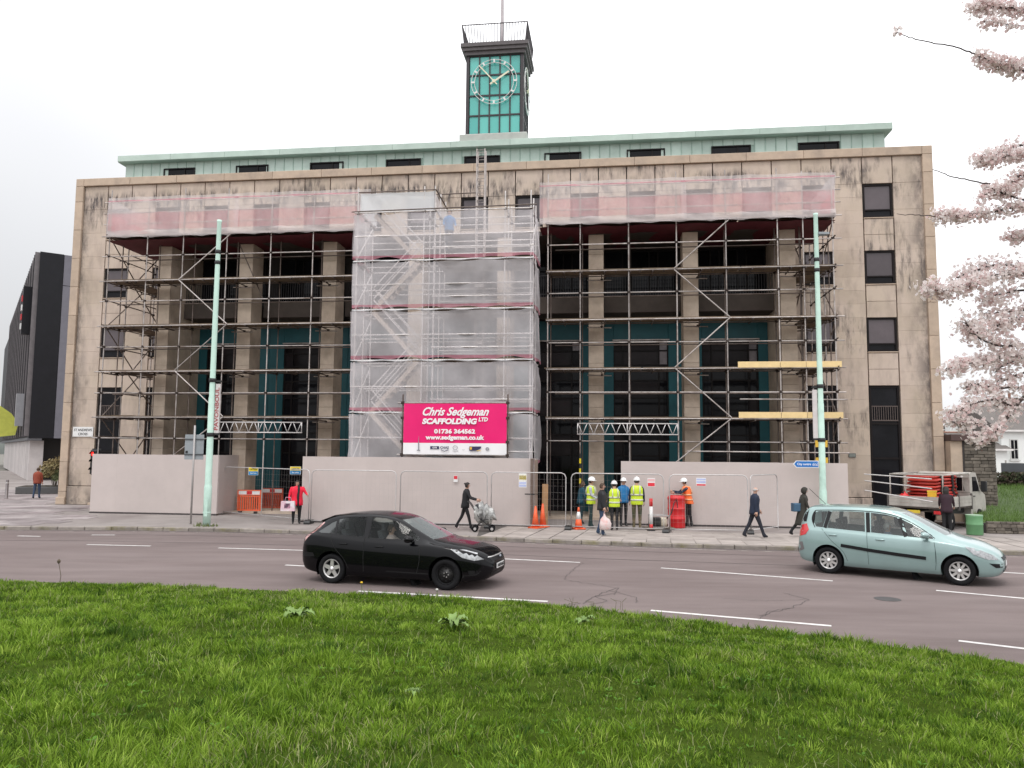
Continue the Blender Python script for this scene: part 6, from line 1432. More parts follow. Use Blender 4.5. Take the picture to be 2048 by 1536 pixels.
# local x: along the front to the right, y: back along the left flank
DCL = mat('dark_cladding', (.010,.010,.013), .5, .2, 2, spec=.25); GCL = mat('grey_cladding', (.15,.145,.17), .5, .1, 2); LFN = mat('light_fin', (.15,.135,.14), .5, .2, 3)
HB = 19.3
MB().box(.1, 16, .1, 80, 3.6, HB).build('upper_volume', DCL, db); MB().box(1.2, 15, 4.0, 78, 0, 3.58).build('lobby_volume', mat('lobby_dark',(.018,.018,.02),.4), db)
MB().box(0, 1.75, 0, .098, 3.55, HB+.02).build('dark_panel', DCL, db)
for z0, z1 in ((3.55, 16.6), (16.65, HB)): MB().box(1.79, 6.0, .02, .098, z0, z1).build('grey_panel', GCL, db)
for i in range(40):
    y = .3+i*1.25; wv = .55+.35*((i*7) % 3)/2
    MB().box(-.35, .10, y, y+.12, 3.7, HB).build('fin', LFN if i % 3 != 1 else DCL, db); 
    MB().box(.02, .09, y+.25, y+.25+wv, 3.9+((i*3) % 5)*1.2, HB-1.0).build('glazing_strip', mat('fin_glass',(.10,.095,.11),.15,.2), db)
MB().box(-.1, .95, .05, 60, 3.35, 3.58).build('canopy_edge', mat('canopy_grey',(.10,.10,.11),.6), db)
for i in range(22): MB().box(.15, 1.15, .8+i*2.4, 2.9+i*2.4, 0, 3.34).build('white_base_panel', mat('pale_base',(.50,.46,.45),.6,.12,1.5,rnd=.1), db)
g = MB(); g.add([(3.2,.3,HB),(6.2,.3,HB),(6.2,.3,22.5)], [(0,1,2)]); g.build('glass_screen', pane_mat('roof_glass', (.60,.64,.70), .45), db, fix=False); tube_obj('screen_rail', (3.1,.28,HB), (6.3,.28,22.6), .05, DCL, db)
MB().box(-.95,-.15, 1.6, 2.3, 12.4, 16.5).build('projecting_sign', DCL, db)
for k in range(4): MB().box(-1.05,-.96, 1.7, 2.2, 12.8+k*.8, 13.3+k*.8).build('sign_letter', mat('sign_red_far',(.55,.04,.05),.5) if k % 2 else SIGN_WHITE, db)
MB().box(-.9,-.1,3.4,4.0,4.6,7.4).build('projecting_sign', mat('sign_pale_far',(.32,.32,.34),.5), db)
MB().prism([(-1.9,3.7),(-.55,3.9),(-.35,5.0),(-.95,5.9),(-1.9,6.6)], 'y', 9.8, 10.0).build('lime_panel', mat('lime_yellow',(.56,.58,.10),.5), db)
g = thing('lime_pillar', 'narrow lime green panel standing behind the left corner of the stone building', 'pillar', (-27.9, 49.5, 0), .2); MB().bbox(-.22,.22,-.2,.2,0,3.0,.02).build('panel', mat('lime_yellow',(.56,.58,.10),.5), g); MB().box(-.24,.24,-.22,.22,3.001,3.06).build('cap', GCL, g)
GREENS = mat('shrub_leaf', (.07,.085,.03), .8, .35, 6, rnd=.2)
def shrub(label, loc, rx, ry, h, n, m, leaf=.09, name='shrub', pot=None, cat='shrub'):
    t = thing(name, label, cat, loc); g = MB()
    for i in range(n):
        a = random.uniform(0, 2*pi); ph = random.uniform(-.2, 1); q = random.uniform(.55, 1)**.5
        k_ = .8+.4*fnoise(cos(a)*3+5, ph*4+sin(a)*3, 1, 2)
        c = Vector((rx*cos(a)*sqrt(max(0, 1-ph*ph))*q*k_, ry*sin(a)*sqrt(max(0, 1-ph*ph))*q*k_, h*(.42+.52*ph*q*k_)))
        d = Vector((random.gauss(0,1), random.gauss(0,1), random.gauss(.3,1))).normalized(); e = d.orthogonal().normalized(); f_ = d.cross(e); L = leaf*random.uniform(.6,1.3)
        g.add([c-e*L*.5, c-f_*L*.9*.3+e*L*.1, c+e*L*.6, c+f_*L*.35], [(0,1,2,3)])
    g.build('foliage', m, t, fix=False); s_ = MB()
    for i in range(7):
        a = 2*pi*i/7; s_.path([(rx*.15*cos(a), ry*.15*sin(a), 0),(rx*.35*cos(a), ry*.35*sin(a), h*.4),(rx*.55*cos(a), ry*.55*sin(a), h*.7)], .02, 5, taper=.006)
    s_.build('stems', mat('stem_brown',(.06,.045,.03),.9), t); return t
for i, (x, y, r, h, lb, m) in enumerate(((-27.8,47.5,.9,1.7,'rounded olive bush nearest the walker on the plaza',mat('grass_brown',(.16,.13,.055),.9,.3,5)),(-26.6,46.6,.85,1.4,'dark green bush in front of the lime panel on the plaza',GREENS),(-28.8,49.0,1.0,1.9,'tall straw-coloured grass clump behind the plaza walker',mat('straw',(.22,.17,.08),.9,.3,5)))):
    shrub(lb, (x, y, .35), r, r, h, 700, m, .16)
pb_ = thing('planter', 'long low dark planter holding the bushes on the left plaza', 'planter', (-27.6, 47.6, 0), .35); MB().bbox(-2.2,2.2,-1.1,1.1,0,.42,.03).build('planter_box', mat('planter_grey',(.10,.10,.10),.8), pb_); MB().box(-2.1,2.1,-1.0,1.0,.421,.44).build('soil', mat('soil',(.04,.03,.02),.95), pb_)

# ------------------------------------------------------------------ right: annex, stone wall, houses, hedge
an = thing('low_annex', 'low flat-roofed stone annex beside the right end of the building', 'building', fw(41.05, .6, 0), -YAW)
MB().box(0, .46, 0, 6, 0, 3.35).build('pale_wall', STONE_FRAME, an); MB().box(-.02, 1.82, -.15, 6.1, 3.36, 3.62).build('roof_fascia', mat('brown_fascia',(.085,.05,.045),.7), an); MB().box(.461, .53, -.02, 5.9, 0, 3.35).build('pilaster_joint', JOINT, an)
MB().box(.54, 1.78, .10, 6, 0, 3.35).build('wall_core', JOINT, an)
RUB = mat('rubble_stone', (.135,.115,.095), .9, .3, 5, .5, 14, rnd=.35)
z = 0
while z < 3.3:
    h = random.uniform(.11,.17); x = .54+random.uniform(-.2,0)
    while x < 1.78:
        w_ = random.uniform(.25,.55); x0, x1 = max(.54, x), min(1.78, x+w_)
        if x1-x0 > .05: MB().bbox(x0+.006, x1-.006, random.uniform(-.02,.03), .12, z+.006, min(3.34, z+h)-.006, .012).build('stone', RUB, an)
        x += w_
    z += h
y = .10
for k in range(24): MB().bbox(-.0,.0,0,0,0,0) if 0 else None
SLATE = mat('slate_roof', (.13,.115,.105), .8, .2, 3, .2, 12); RENDER = mat('white_render', (.78,.80,.78), .8, .05, 1); TILE = mat('ridge_tile', (.28,.14,.10), .8, .15, 4)
def house(label, x0, x1, y0, y1, ze, zr, ridge='x', wins=(), chims=(), name='house'):
    t = thing(name, label, 'house', ((x0+x1)/2, y0, 0)); hx = (x1-x0)/2; D = y1-y0
    MB().box(-hx, hx, 0, D, 0, ze).build('wall', RENDER, t)
    r = MB(); o = .25
    if ridge == 'x':
        r.add([(-hx-o,-o,ze),(hx+o,-o,ze),(hx+o,D/2,zr),(-hx-o,D/2,zr),(-hx-o,D+o,ze),(hx+o,D+o,ze)], [(0,1,2,3),(3,2,5,4),(0,3,4),(1,5,2)])
    else:
        r.add([(-hx-o,-o,ze),(-hx-o,D+o,ze),(0,D+o,zr),(0,-o,zr),(hx+o,-o,ze),(hx+o,D+o,ze)], [(0,3,2,1),(3,4,5,2),(0,4,3),(1,2,5)])
    ro = r.build('roof', SLATE, t); MB().box(-hx-.3, hx+.3, -.32, -.2, ze-.12, ze+.02).build('gutter', mat('gutter_white',(.70,.68,.66),.6), t)
    if ridge == 'x': MB().tube((-hx-o,D/2,zr),(hx+o,D/2,zr),.09,6).build('ridge_tiles', TILE, ro)
    for (wx, wz, ww, wh) in wins:
        w = MB(); w.box(wx-ww/2-.06, wx+ww/2+.06, -.06, .02, wz-.06, wz+wh+.06); w_ = w.build('window', mat('window_white',(.6,.6,.58),.5), t)
        for a in (0, 1):
            for b in (0, 1): MB().box(wx-ww/2+a*ww/2+.03, wx-ww/2+(a+1)*ww/2-.03, -.075, -.062, wz+b*wh/2+.03, wz+(b+1)*wh/2-.03).build('pane', GLASS, w_)
        MB().box(wx-ww/2-.12, wx+ww/2+.12, -.14, 0, wz-.16, wz-.07).build('sill', mat('window_white',(.6,.6,.58),.5), w_)
    for (cx, cy, cw_, ch) in chims:
        MB().box(cx-cw_/2, cx+cw_/2, cy-.35, cy+.35, ze, ch).build('chimney', RENDER if cw_ < .9 else RUB, ro)
        for q in (-.2, .2): MB().lathe([(.10,ch),(.12,ch+.4),(.09,ch+.42)], 8, (cx+q*cw_, cy, 0)).build('chimney_pot', TILE, ro)
    return t
h_a = house('white rendered house with dark wall ornaments right of the stone annex', 35.6, 38.55, 60, 66, 3.25, 4.6, 'x', (), ((-.2,4.5,.7,6.0),))
for x, z in ((-.55,2.7),(-.95,2.2),(.35,1.9),(-.1,1.4)):
    g = MB(); g.lathe([(0,-.10),(.14,-.08),(.16,-.02)], 12, (x,0,z), 'y'); g.build('wall_ornament', mat('ornament_dark',(.07,.08,.08),.6), h_a)
house('taller white house with a sash window at the right edge of the picture', 38.45, 47, 60.5, 69, 4.75, 7.0, 'x', ((.95-4.27+.0,2.5,.55,1.5),(1.6,2.5,.8,1.5)), ((-1.2,4.0,1.6,7.6),))
house('brown-roofed house further behind with a rubble chimney', 33.0, 41.0, 78, 86, 5.2, 7.6, 'x', (), ((-.6,2,.7,8.0),(2.6,3.5,1.3,8.6)))
house('low slate-roofed outbuilding between the annex and the white house', 30.5, 36.0, 66, 72, 3.3, 4.9, 'x', (), ())
# utility sign back and hedge
us = thing('grey_utility_panel', 'dark grey panel on a post in front of the hedge at the right edge', 'sign', (27.6, 42.2, 0), -.3); MB().bbox(-.75,.75,-.03,.03,1.15,2.35,.01).build('panel', mat('panel_dark',(.075,.08,.09),.5), us); [MB().tube((x,.06,0),(x,.06,2.5),.05,8).build('post', STEEL, us) for x in (-.5,.85)]
hg = thing('hedge', 'dense brown-green hedge in front of the white houses', 'hedge', (27.5, 42.5, 0), -.15)
g = MB()
for i in range(16000):
    x = random.uniform(-3.6, 6.5); z = random.uniform(0, 1); top_ = 1.75+.25*fnoise(x, 3, 1.2, 4); zz_ = z**.8*top_; y = random.uniform(-.65, .1)-(.1*fnoise(x*2, zz_*2, 1, 6))
    c = Vector((x, y, zz_)); d = Vector((random.gauss(0,1), random.gauss(-.6,1), random.gauss(.3,1))).normalized(); e = d.orthogonal().normalized(); f_ = d.cross(e); L = random.uniform(.04,.10)
    g.add([c-e*L, c-f_*L*.6, c+e*L, c+f_*L*.6], [(0,1,2,3)], 0 if zz_ > top_-.45 and random.random() < .6 else 1)
g.build('foliage', [mat('hedge_leaf',(.045,.06,.022),.8,.35,5), mat('hedge_twig',(.075,.055,.04),.9,.35,5)], hg, fix=False); MB().box(-3.5,6.4,-.35,.35,0,1.45).build('inner_branches', mat('hedge_core',(.03,.024,.018),.95), hg)
# raised verge with low stone wall
lw = thing('low_stone_wall', 'low rough stone retaining wall of the grass verge at the right edge', 'wall', (16.9, 27.6, 0), -.12)
MB().box(0, 9, .12, .4, 0, .34).build('wall_core', JOINT, lw)
z = 0
while z < .34:
    h = random.uniform(.09,.13); x = 0
    while x < 9: w_ = random.uniform(.14,.34); MB().bbox(x+.005, x+w_-.005, random.uniform(0,.04), .14, z+.004, z+h-.004, .012).build('stone', RUB, lw); x += w_
    z += h
vg = MB(); vg.add([(16.9,28.0,.33),(26,26.9,.33),(30,44,1.2),(24,44,1.2),(19.5,34,.8)], [(0,1,2,3,4)]); verge = struct(vg.build('grass_verge', mat('verge_soil',(.05,.085,.018),.95,.4,3,.6,20)))
g = MB()
for i in range(15000):
    t_ = random.random(); s_ = random.random()**1.3; a = Vector((16.9,28.05,.33)).lerp(Vector((26,26.95,.33)), t_); b = Vector((24,43,1.15)).lerp(Vector((31,43,1.15)), t_); c = a.lerp(b, s_)
    h = random.uniform(.08,.28); q = Vector((random.uniform(-.1,.1), random.uniform(-.1,.1), h)); g.add([c+Vector((-.012,0,0)), c+Vector((.012,0,0)), c+q], [(0,1,2)])
o = stuff(g.build('verge_grass', mat('verge_blade',(.085,.15,.025),.8,.35,3), fix=False)); tag(o, 'grass growing on the raised verge behind the low stone wall', 'grass')
# far treeline and hill to close the horizon
hl = MB(); vs = []; fs = []; nx = 80
for i in range(nx+1):
    x = -420+840*i/nx; h = 3.2+2.2*fnoise(x, 0, .02, 9)+1.2*fnoise(x, 5, .11, 3); vs += [(x, 330, -1), (x, 335, h), (x, 420, h+1)]
for i in range(nx): a = 3*i; fs += [(a, a+3, a+4, a+1), (a+1, a+4, a+5, a+2)]
hl.add(vs, fs); struct(hl.build('hills', mat('far_wood',(.10,.11,.10),.95,.3,.05), None, True))
# ------------------------------------------------------------------ grass bank in the foreground
EDGE = [(-60,17.8),(-30,17.6),(-18,17.2),(-10.84,16.55),(-3.81,15.55),(.74,14.45),(4.58,12.25),(7.03,10.6),(9.5,8.6),(12,6.0),(14.5,2.5),(16.5,-3),(17.5,-12)]
EC = [tuple(p) for p in catmull(EDGE, 12)]
ECx = np.array([p[0] for p in EC]); ECy = np.array([p[1] for p in EC])
def edge_y(x): return np.interp(x, ECx, ECy)
def vnoise(x, y, s, seed):
    x = np.asarray(x)*s; y = np.asarray(y)*s; i = np.floor(x); j = np.floor(y); u = x-i; v = y-j; u = u*u*(3-2*u); v = v*v*(3-2*v)
    h = lambda a, b: (np.sin(a*127.1+b*311.7+seed*74.7)*43758.5453) % 1
    return (h(i,j)*(1-u)+h(i+1,j)*u)*(1-v)+(h(i,j+1)*(1-u)+h(i+1,j+1)*u)*v
def bank_z(x, y):
    d = np.maximum(edge_y(x)-y, 0); t = np.minimum(d/13.0, 1)
    return RZ+.05+1.20*(t*1.25-.25*t*t)+.10*(vnoise(x, y, .45, 1)-.5)*np.minimum(d/2, 1)+.05*(vnoise(x, y, 1.7, 2)-.5)*np.minimum(d/1.5, 1)
gx = np.linspace(-24, 17, 120); rows = 90; vs = []; fs = []
for i in range(rows+1):
    for x in gx:
        y = edge_y(x)-(edge_y(x)+6)*(i/rows)**1.3; vs.append((x, float(y), float(bank_z(x, y)) if i else RZ-.02))
nx = len(gx)
for i in range(rows):
    for j in range(nx-1): a = i*nx+j; fs.append((a, a+1, a+nx+1, a+nx))
g = MB(); g.add(vs, fs); struct(g.build('grass_bank', mat('turf_soil', (.040,.062,.010), 1, .4, 4, .5, 30, spec=0), None, True))
def grass_material():
    m = bpy.data.materials.new('grass_blade'); m.use_nodes = True; t = m.node_tree; b = t.nodes['Principled BSDF']; at_ = t.nodes.new('ShaderNodeAttribute'); at_.attribute_name = 'Col'
    t.links.new(at_.outputs['Color'], b.inputs['Base Color']); b.inputs['Roughness'].default_value = .6; b.inputs['Specular IOR Level'].default_value = .12
    tr = t.nodes.new('ShaderNodeBsdfTranslucent'); t.links.new(at_.outputs['Color'], tr.inputs['Color']); mx = t.nodes.new('ShaderNodeMixShader'); mx.inputs[0].default_value = .25
    o = t.nodes['Material Output']; t.links.new(b.outputs[0], mx.inputs[1]); t.links.new(tr.outputs[0], mx.inputs[2]); t.links.new(mx.outputs[0], o.inputs['Surface']); return m
def blades(name, X, Y, L, Wd, lean_dir, lean_amt, col):
    n = len(X); Z = bank_z(X, Y)-.01; a = np.random.uniform(0, 2*np.pi, n); wx = np.cos(a)*Wd/2; wy = np.sin(a)*Wd/2
    dx = np.cos(lean_dir)*lean_amt*L; dy = np.sin(lean_dir)*lean_amt*L; hz = L*np.sqrt(np.maximum(.08, 1-lean_amt**2))
    V = np.zeros((n, 5, 3), np.float32)
    V[:,0] = np.stack([X-wx, Y-wy, Z], 1); V[:,1] = np.stack([X+wx, Y+wy, Z], 1)
    mx_, my_, mz_ = X+dx*.35, Y+dy*.35, Z+hz*.62
    V[:,2] = np.stack([mx_+wx*.75, my_+wy*.75, mz_], 1); V[:,3] = np.stack([mx_-wx*.75, my_-wy*.75, mz_], 1); V[:,4] = np.stack([X+dx, Y+dy, Z+hz], 1)
    me = bpy.data.meshes.new(name); me.vertices.add(n*5); me.vertices.foreach_set('co', V.ravel())
    base = (np.arange(n)*5)[:,None]; quad = base+np.array([0,1,2,3]); tri = base+np.array([3,2,4])
    loops = np.concatenate([quad, tri], 1).ravel(); me.loops.add(n*7); me.loops.foreach_set('vertex_index', loops.astype(np.int32))
    starts = (np.arange(n)*7)[:,None]+np.array([0,4]); tot = np.tile([4,3], n); me.polygons.add(n*2); me.polygons.foreach_set('loop_start', starts.ravel().astype(np.int32)); me.polygons.foreach_set('loop_total', tot.astype(np.int32))
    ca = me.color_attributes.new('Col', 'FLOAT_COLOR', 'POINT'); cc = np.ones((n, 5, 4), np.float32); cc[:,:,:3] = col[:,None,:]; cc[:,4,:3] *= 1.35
    ca.data.foreach_set('color', cc.ravel()); me.update(); me.validate(); return me
def scatter(ylo, yhi, dens):
    out = []
    halfw = .80*yhi+1.0; n = int(dens*2*halfw*(yhi-ylo)); x = np.random.uniform(-halfw, halfw, n); y = np.random.uniform(ylo, yhi, n)
    ok = (np.abs(x) < .80*y+1.0) & (y < edge_y(x)-.02); return x[ok], y[ok]
XX = []; YY = []; WW = []
for lo, hi, dn, wd_ in ((1.6,4.5,5200,.0048),(4.5,6.5,4400,.0052),(6.5,9,2900,.0064),(9,12,1800,.009),(12,17.5,1150,.012)):
    x, y = scatter(lo, hi, dn); XX.append(x); YY.append(y); WW.append(np.full(len(x), wd_))
X = np.concatenate(XX); Y = np.concatenate(YY); Wd = np.concatenate(WW)*np.random.uniform(.6, 1.4, len(X))
# tufts: blades fan outwards from many small crowns, over a shorter undergrowth
def noise_set(x, y): return vnoise(x, y, .55, 5), vnoise(x, y, 1.6, 6), vnoise(x, y, .9, 14)
keep = np.random.rand(len(X)) < .42
X, Y, Wd = X[keep], Y[keep], Wd[keep]; n1 = len(X); cl_, cl2, dpt = noise_set(X, Y)
L = np.random.uniform(.03, .065, n1)*(.7+.6*cl2); ld = np.random.uniform(0, 2*np.pi, n1); la = np.clip(np.random.normal(.5, .25, n1), .05, .95); tone = np.random.normal(.38, .22, n1)+.25*(cl2-.5)
TX = []; TY = []
for lo, hi, dn in ((1.6,4.5,105),(4.5,6.5,90),(6.5,9,62),(9,12,44),(12,17.5,30)):
    x, y = scatter(lo, hi, dn); TX.append(x); TY.append(y)
TX = np.concatenate(TX); TY = np.concatenate(TY); c1, c2, c3 = noise_set(TX, TY)
ok = np.random.rand(len(TX)) < .45+.55*(c2 > .4); TX, TY, c1, c2, c3 = (q[ok] for q in (TX, TY, c1, c2, c3))
nt2 = len(TX); per = np.random.randint(22, 44, nt2); idx = np.repeat(np.arange(nt2), per); n2 = len(idx)
rad_t = np.random.uniform(.03, .085, nt2)*(1+.05*TY); ang = np.random.uniform(0, 2*np.pi, n2); rr = np.sqrt(np.random.rand(n2))
hgt = np.random.uniform(.055, .12, nt2)*(.55+.75*c2+.35*(c1 > .55)); swx = np.random.normal(0, .35, nt2); swy = np.random.normal(0, .35, nt2)
X2 = TX[idx]+np.cos(ang)*rr*rad_t[idx]; Y2 = TY[idx]+np.sin(ang)*rr*rad_t[idx]
ox = np.cos(ang)*rr+swx[idx]+np.random.normal(0, .25, n2); oy = np.sin(ang)*rr+swy[idx]+np.random.normal(0, .25, n2)
ld2 = np.arctan2(oy, ox); la2 = np.clip(.18+.48*np.hypot(ox, oy)+np.random.normal(0, .08, n2), .05, .95); L2 = hgt[idx]*np.random.uniform(.55, 1.15, n2)
tt = np.random.normal(.42, .20, nt2)+.35*(c2-.5)-.15*(c3 > .62); tone2 = tt[idx]+np.random.normal(0, .16, n2)
wd2 = (.0042+.00062*Y2)*np.random.uniform(.6, 1.35, n2); okk = Y2 < edge_y(X2)-.02
X = np.concatenate([X, X2[okk]]); Y = np.concatenate([Y, Y2[okk]]); L = np.concatenate([L, L2[okk]]); Wd = np.concatenate([Wd, wd2[okk]]); ld = np.concatenate([ld, ld2[okk]]); la = np.concatenate([la, la2[okk]]); tone = np.concatenate([tone, tone2[okk]])
n = len(X); print('blades', n)
c_dark = np.array([.036,.082,.010]); c_mid = np.array([.150,.255,.020]); c_lite = np.array([.340,.455,.080]); c_dry = np.array([.34,.34,.16])
t = np.clip(tone, 0, 1)[:,None]; col = np.where(t < .5, c_dark+(c_mid-c_dark)*t*2, c_mid+(c_lite-c_mid)*(t*2-1)); dry = (np.random.rand(n) < .03+.12*(vnoise(X, Y, .8, 12) > .70))[:,None]; col = np.where(dry, c_dry*np.random.uniform(.6, 1.1, (n,1)), col)*np.random.uniform(.85, 1.15, (n,1))
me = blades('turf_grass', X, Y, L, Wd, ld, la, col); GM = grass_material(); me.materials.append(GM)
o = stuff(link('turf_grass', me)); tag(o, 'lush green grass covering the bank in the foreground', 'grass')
# long bleached stalks lying through the turf
n = 5200; X = np.random.uniform(-9, 9, n); Y = np.random.uniform(2.5, 15, n); ok = (np.abs(X) < .8*Y+1) & (Y < edge_y(X)-.1) & (vnoise(X, Y, .7, 21) > .5); X = X[ok]; Y = Y[ok]; n = len(X)
col = np.array([.34,.36,.17])*np.random.uniform(.6, 1.1, (n,1)); me = blades('long_stalks', X, Y, np.random.uniform(.08, .19, n), np.full(n, .004)*(1+Y*.05), np.random.uniform(0, 6.28, n), np.clip(np.random.normal(.6, .2, n), .1, .95), col); me.materials.append(GM)
o = stuff(link('long_grass_stalks', me)); tag(o, 'long pale grass stalks lying through the foreground turf', 'grass')
# clover and dandelion leaves low in the turf
g = MB()
for i in range(1500):
    x = random.uniform(-8, 9); y = random.uniform(2.6, 13)
    if abs(x) > .8*y+1 or y > edge_y(x)-.3 or fnoise(x, y, .8, 33) < .55: continue
    z = float(bank_z(x, y))+random.uniform(.02,.06); s_ = random.uniform(.012,.03)
    for k in range(3):
        a = 2*pi*k/3+i; g.add([(x,y,z),(x+s_*cos(a-.5),y+s_*sin(a-.5),z+.006),(x+1.5*s_*cos(a),y+1.5*s_*sin(a),z+.01),(x+s_*cos(a+.5),y+s_*sin(a+.5),z+.006)], [(0,1,2,3)])
o = stuff(g.build('clover', mat('clover_leaf', (.07,.15,.022), .9, .3, 8, spec=.05), fix=False)); tag(o, 'clover leaves low among the foreground grass', 'clover')
# dock plants
DOCK = mat('dock_leaf', (.17,.25,.085), .85, .25, 9, .3, 25, rnd=.1, spec=.1)
def dock(label, px, py, n, L):
    # stand on the bank along the line of sight
    Yd = 6.0
    for _ in range(60):
        p = at(px, py, Yd); dz = p.z-float(bank_z(p.x, p.y)); Yd += dz*2.0 if abs(dz) > .004 else 0
        Yd = min(max(Yd, 3), 16)
    t = thing('dock_plant', label, 'plant', (p.x, p.y, float(bank_z(p.x, p.y))))
    for i in range(n):
        a = 2*pi*i/n*2.4+random.uniform(-.4,.4); ln = L*random.uniform(.5,1.1); wd_ = ln*random.uniform(.13,.20); el = random.uniform(.15,1.15); g = MB(); vs = []; fs = []; tw = random.uniform(-.6,.6); ph = random.uniform(0,6)
        for k in range(10):
            s_ = k/9; e2 = el-1.1*s_*s_; r = ln*s_*cos(el*.8)*(1-.12*s_*s_); z = ln*(sin(el)*s_-.55*s_**2.2*(.4+sin(el)))+.05
            w_ = wd_*max(.06, sin(pi*min(1, .08+.90*s_)))**.7*(1+.16*sin(k*2.6+ph)); c = Vector((r*cos(a), r*sin(a), z)); q = Vector((-sin(a), cos(a), tw*.5)).normalized()
            vs += [c-q*w_+Vector((0,0,.35*w_+.012*sin(k*3+ph))), c, c+q*w_+Vector((0,0,.35*w_+.012*sin(k*2.7+ph)))]
        for k in range(9): b_ = 3*k; fs += [(b_, b_+1, b_+4, b_+3), (b_+1, b_+2, b_+5, b_+4)]
        g.add(vs, fs); g.build('leaf', DOCK, t, True, fix=False)
dock('large pale dock plant in the grass, leftmost of the three under the black car', 594, 1240, 18, .32)
dock('broad dock plant in the grass, middle of the three, below the black car nose', 905, 1258, 20, .34)
dock('smaller dock plant in the grass, rightmost of the three', 1168, 1250, 14, .25)
dock('tiny dark dock plant low in the grass near the bottom centre', 828, 1395, 9, .10)
# a tall dead seed stalk at the left kerb, and dandelion heads along the grass edge
sp = gnd(130, 1166, RZ+.03); t = thing('seed_stalk', 'single dead seed stalk standing above the grass at the left', 'plant', (sp.x, sp.y-.2, sp.z+.0)); MB().path([(0,0,0),(.02,0,.18),(-.02,0,.36),(-.04,0,.44)], .006, 5).build('stem', mat('stalk_brown',(.10,.075,.05),.9), t); MB().lathe([(0,.42),(.03,.45),(.035,.49),(0,.53)], 8, (-.04,0,0)).build('seed_head', mat('stalk_brown',(.10,.075,.05),.9), t)
for i, (x, y, lb) in enumerate(((735,1166,'yellow dandelion at the grass edge below the black car rear wheel'),(880,1186,'white dandelion clock at the grass edge below the black car front wheel'))):
    q = gnd(x, y+18, RZ+.05); q = Vector((q.x, q.y-.55, 0)); t = thing('dandelion', lb, 'flower', (q.x, q.y-.1, float(bank_z(q.x, q.y-.1)))); MB().path([(0,0,0),(.01,0,.12),(0,0,.24)], .006, 5).build('stem', mat('dandelion_stem',(.12,.16,.05),.8), t); MB().lathe([(0,.225),(.018,.23),(.027,.242),(.018,.258),(0,.262)], 12).build('flower_head', mat('dandelion_yellow',(.80,.50,.02),.7) if i == 0 else mat('dandelion_white',(.60,.58,.55),.8), t, True)
t = thing('grass_edge_weeds', 'thin dark weeds sprouting at the kerb edge of the grass by the tarmac cracks', 'weed', (1.45, 14.2, RZ)); g = MB()
for i in range(9): x = random.uniform(-.4,.6); y = random.uniform(-.15,.15); g.path([(x,y,0),(x+random.uniform(-.05,.05),y,.15),(x+random.uniform(-.14,.14),y,random.uniform(.16,.24))], .004, 4)
g.build('stems', mat('weed_stem',(.09,.09,.04),.9), t)

# ------------------------------------------------------------------ cherry tree at the right, trunk just outside the picture
ct_ = thing('cherry_tree', 'pink and white blossoming cherry tree reaching in from the right edge', 'tree', (8.6, 9.2, 0))
BARK = mat('cherry_bark', (.055,.040,.036), .85, .3, 8, .4, 25)
TRK = Vector((0, 0, 0)); base_z = float(bank_z(8.6, 9.2))-.1
off = Vector((8.6, 9.2, 0))
MB().path([(0,0,base_z),(.03,.02,base_z+.9),(-.05,0,base_z+1.9),(0,.03,base_z+3.0),(.1,.05,4.8),(.05,0,6.2),(.0,.0,7.6)], .19, 12, taper=.06).build('trunk', BARK, ct_, True)
FL = []; rngf = random.Random(3)
def limb(px, d0, d1, r0, r1, R, dens, join=None, bare=0.0, name='branch'):
    pts = [at(x, y, d0+(d1-d0)*i/(len(px)-1)) for i, (x, y) in enumerate(px)]
    P = [Vector(p)-off for p in pts]
    if join is not None:
        P = [Vector((0, 0, join)), (Vector((0,0,join))+P[0])/2+Vector((0,0,-.08))]+P
    C_ = [Vector(p) for p in catmull([tuple(p) for p in P], 6)]
    C_ = [c+Vector((rngf.uniform(-.006,.006), rngf.uniform(-.01,.01), rngf.uniform(-.006,.006))) for c in C_]
    MB().path(C_, r0, 6, taper=r1).build(name, BARK, ct_, True)
    tot = sum((b-a).length for a, b in zip(C_, C_[1:])); nclus = int(tot*dens*.85); tw = MB()
    for i in range(nclus):
        s_ = rngf.random()*(1-bare); k = s_*(len(C_)-1); j = int(k); c = C_[j].lerp(C_[min(j+1, len(C_)-1)], k-j)
        dv = Vector((rngf.gauss(0,1), rngf.gauss(0,1), rngf.gauss(0,.75))); dv = dv.normalized()*R*rngf.random()**.6; q = c+dv
        if rngf.random() < .35: tw.path([c, c+dv*.5+Vector((0,0,.02)), q], .004, 4, taper=.002)
        for f in range(rngf.randint(3, 6)):
            FL.append((q+Vector((rngf.gauss(0,.036), rngf.gauss(0,.036), rngf.gauss(0,.030))), q))
    if tw.v: tw.build('twigs', BARK, ct_, fix=False)
D0 = 9.0
limb([(2110,40),(2048,22),(1985,12),(1950,14)], 9.2, 9.0, .03, .012, .12, 110, 4.2)
limb([(2120,70),(2048,53),(2000,47),(1962,43)], 9.0, 8.9, .012, .004, .06, 26, 5.0)
limb([(2120,190),(2048,140),(2000,128),(1955,112)], 9.0, 8.8, .025, .010, .11, 110, 4.6)
limb([(1958,110),(1920,97),(1870,86),(1825,77),(1795,64)], 8.8, 8.5, .010, .005, .0, 0)
limb([(1795,64),(1786,70)], 8.5, 8.5, .006, .003, .025, 40); limb([(1795,64),(1798,52)], 8.5, 8.5, .006, .003, .02, 30)
limb([(2130,330),(2048,308),(1995,318),(1955,322)], 9.2, 9.0, .022, .008, .13, 100, 3.8)
limb([(2048,290),(2000,300)], 9.3, 9.2, .015, .008, .11, 90)
limb([(2130,400),(2048,350),(2010,385),(1975,372)], 9.1, 8.9, .022, .010, .12, 95, 3.6)
limb([(2048,400),(1990,385),(1962,392)], 9.0, 8.8, .012, .006, .08, 70)
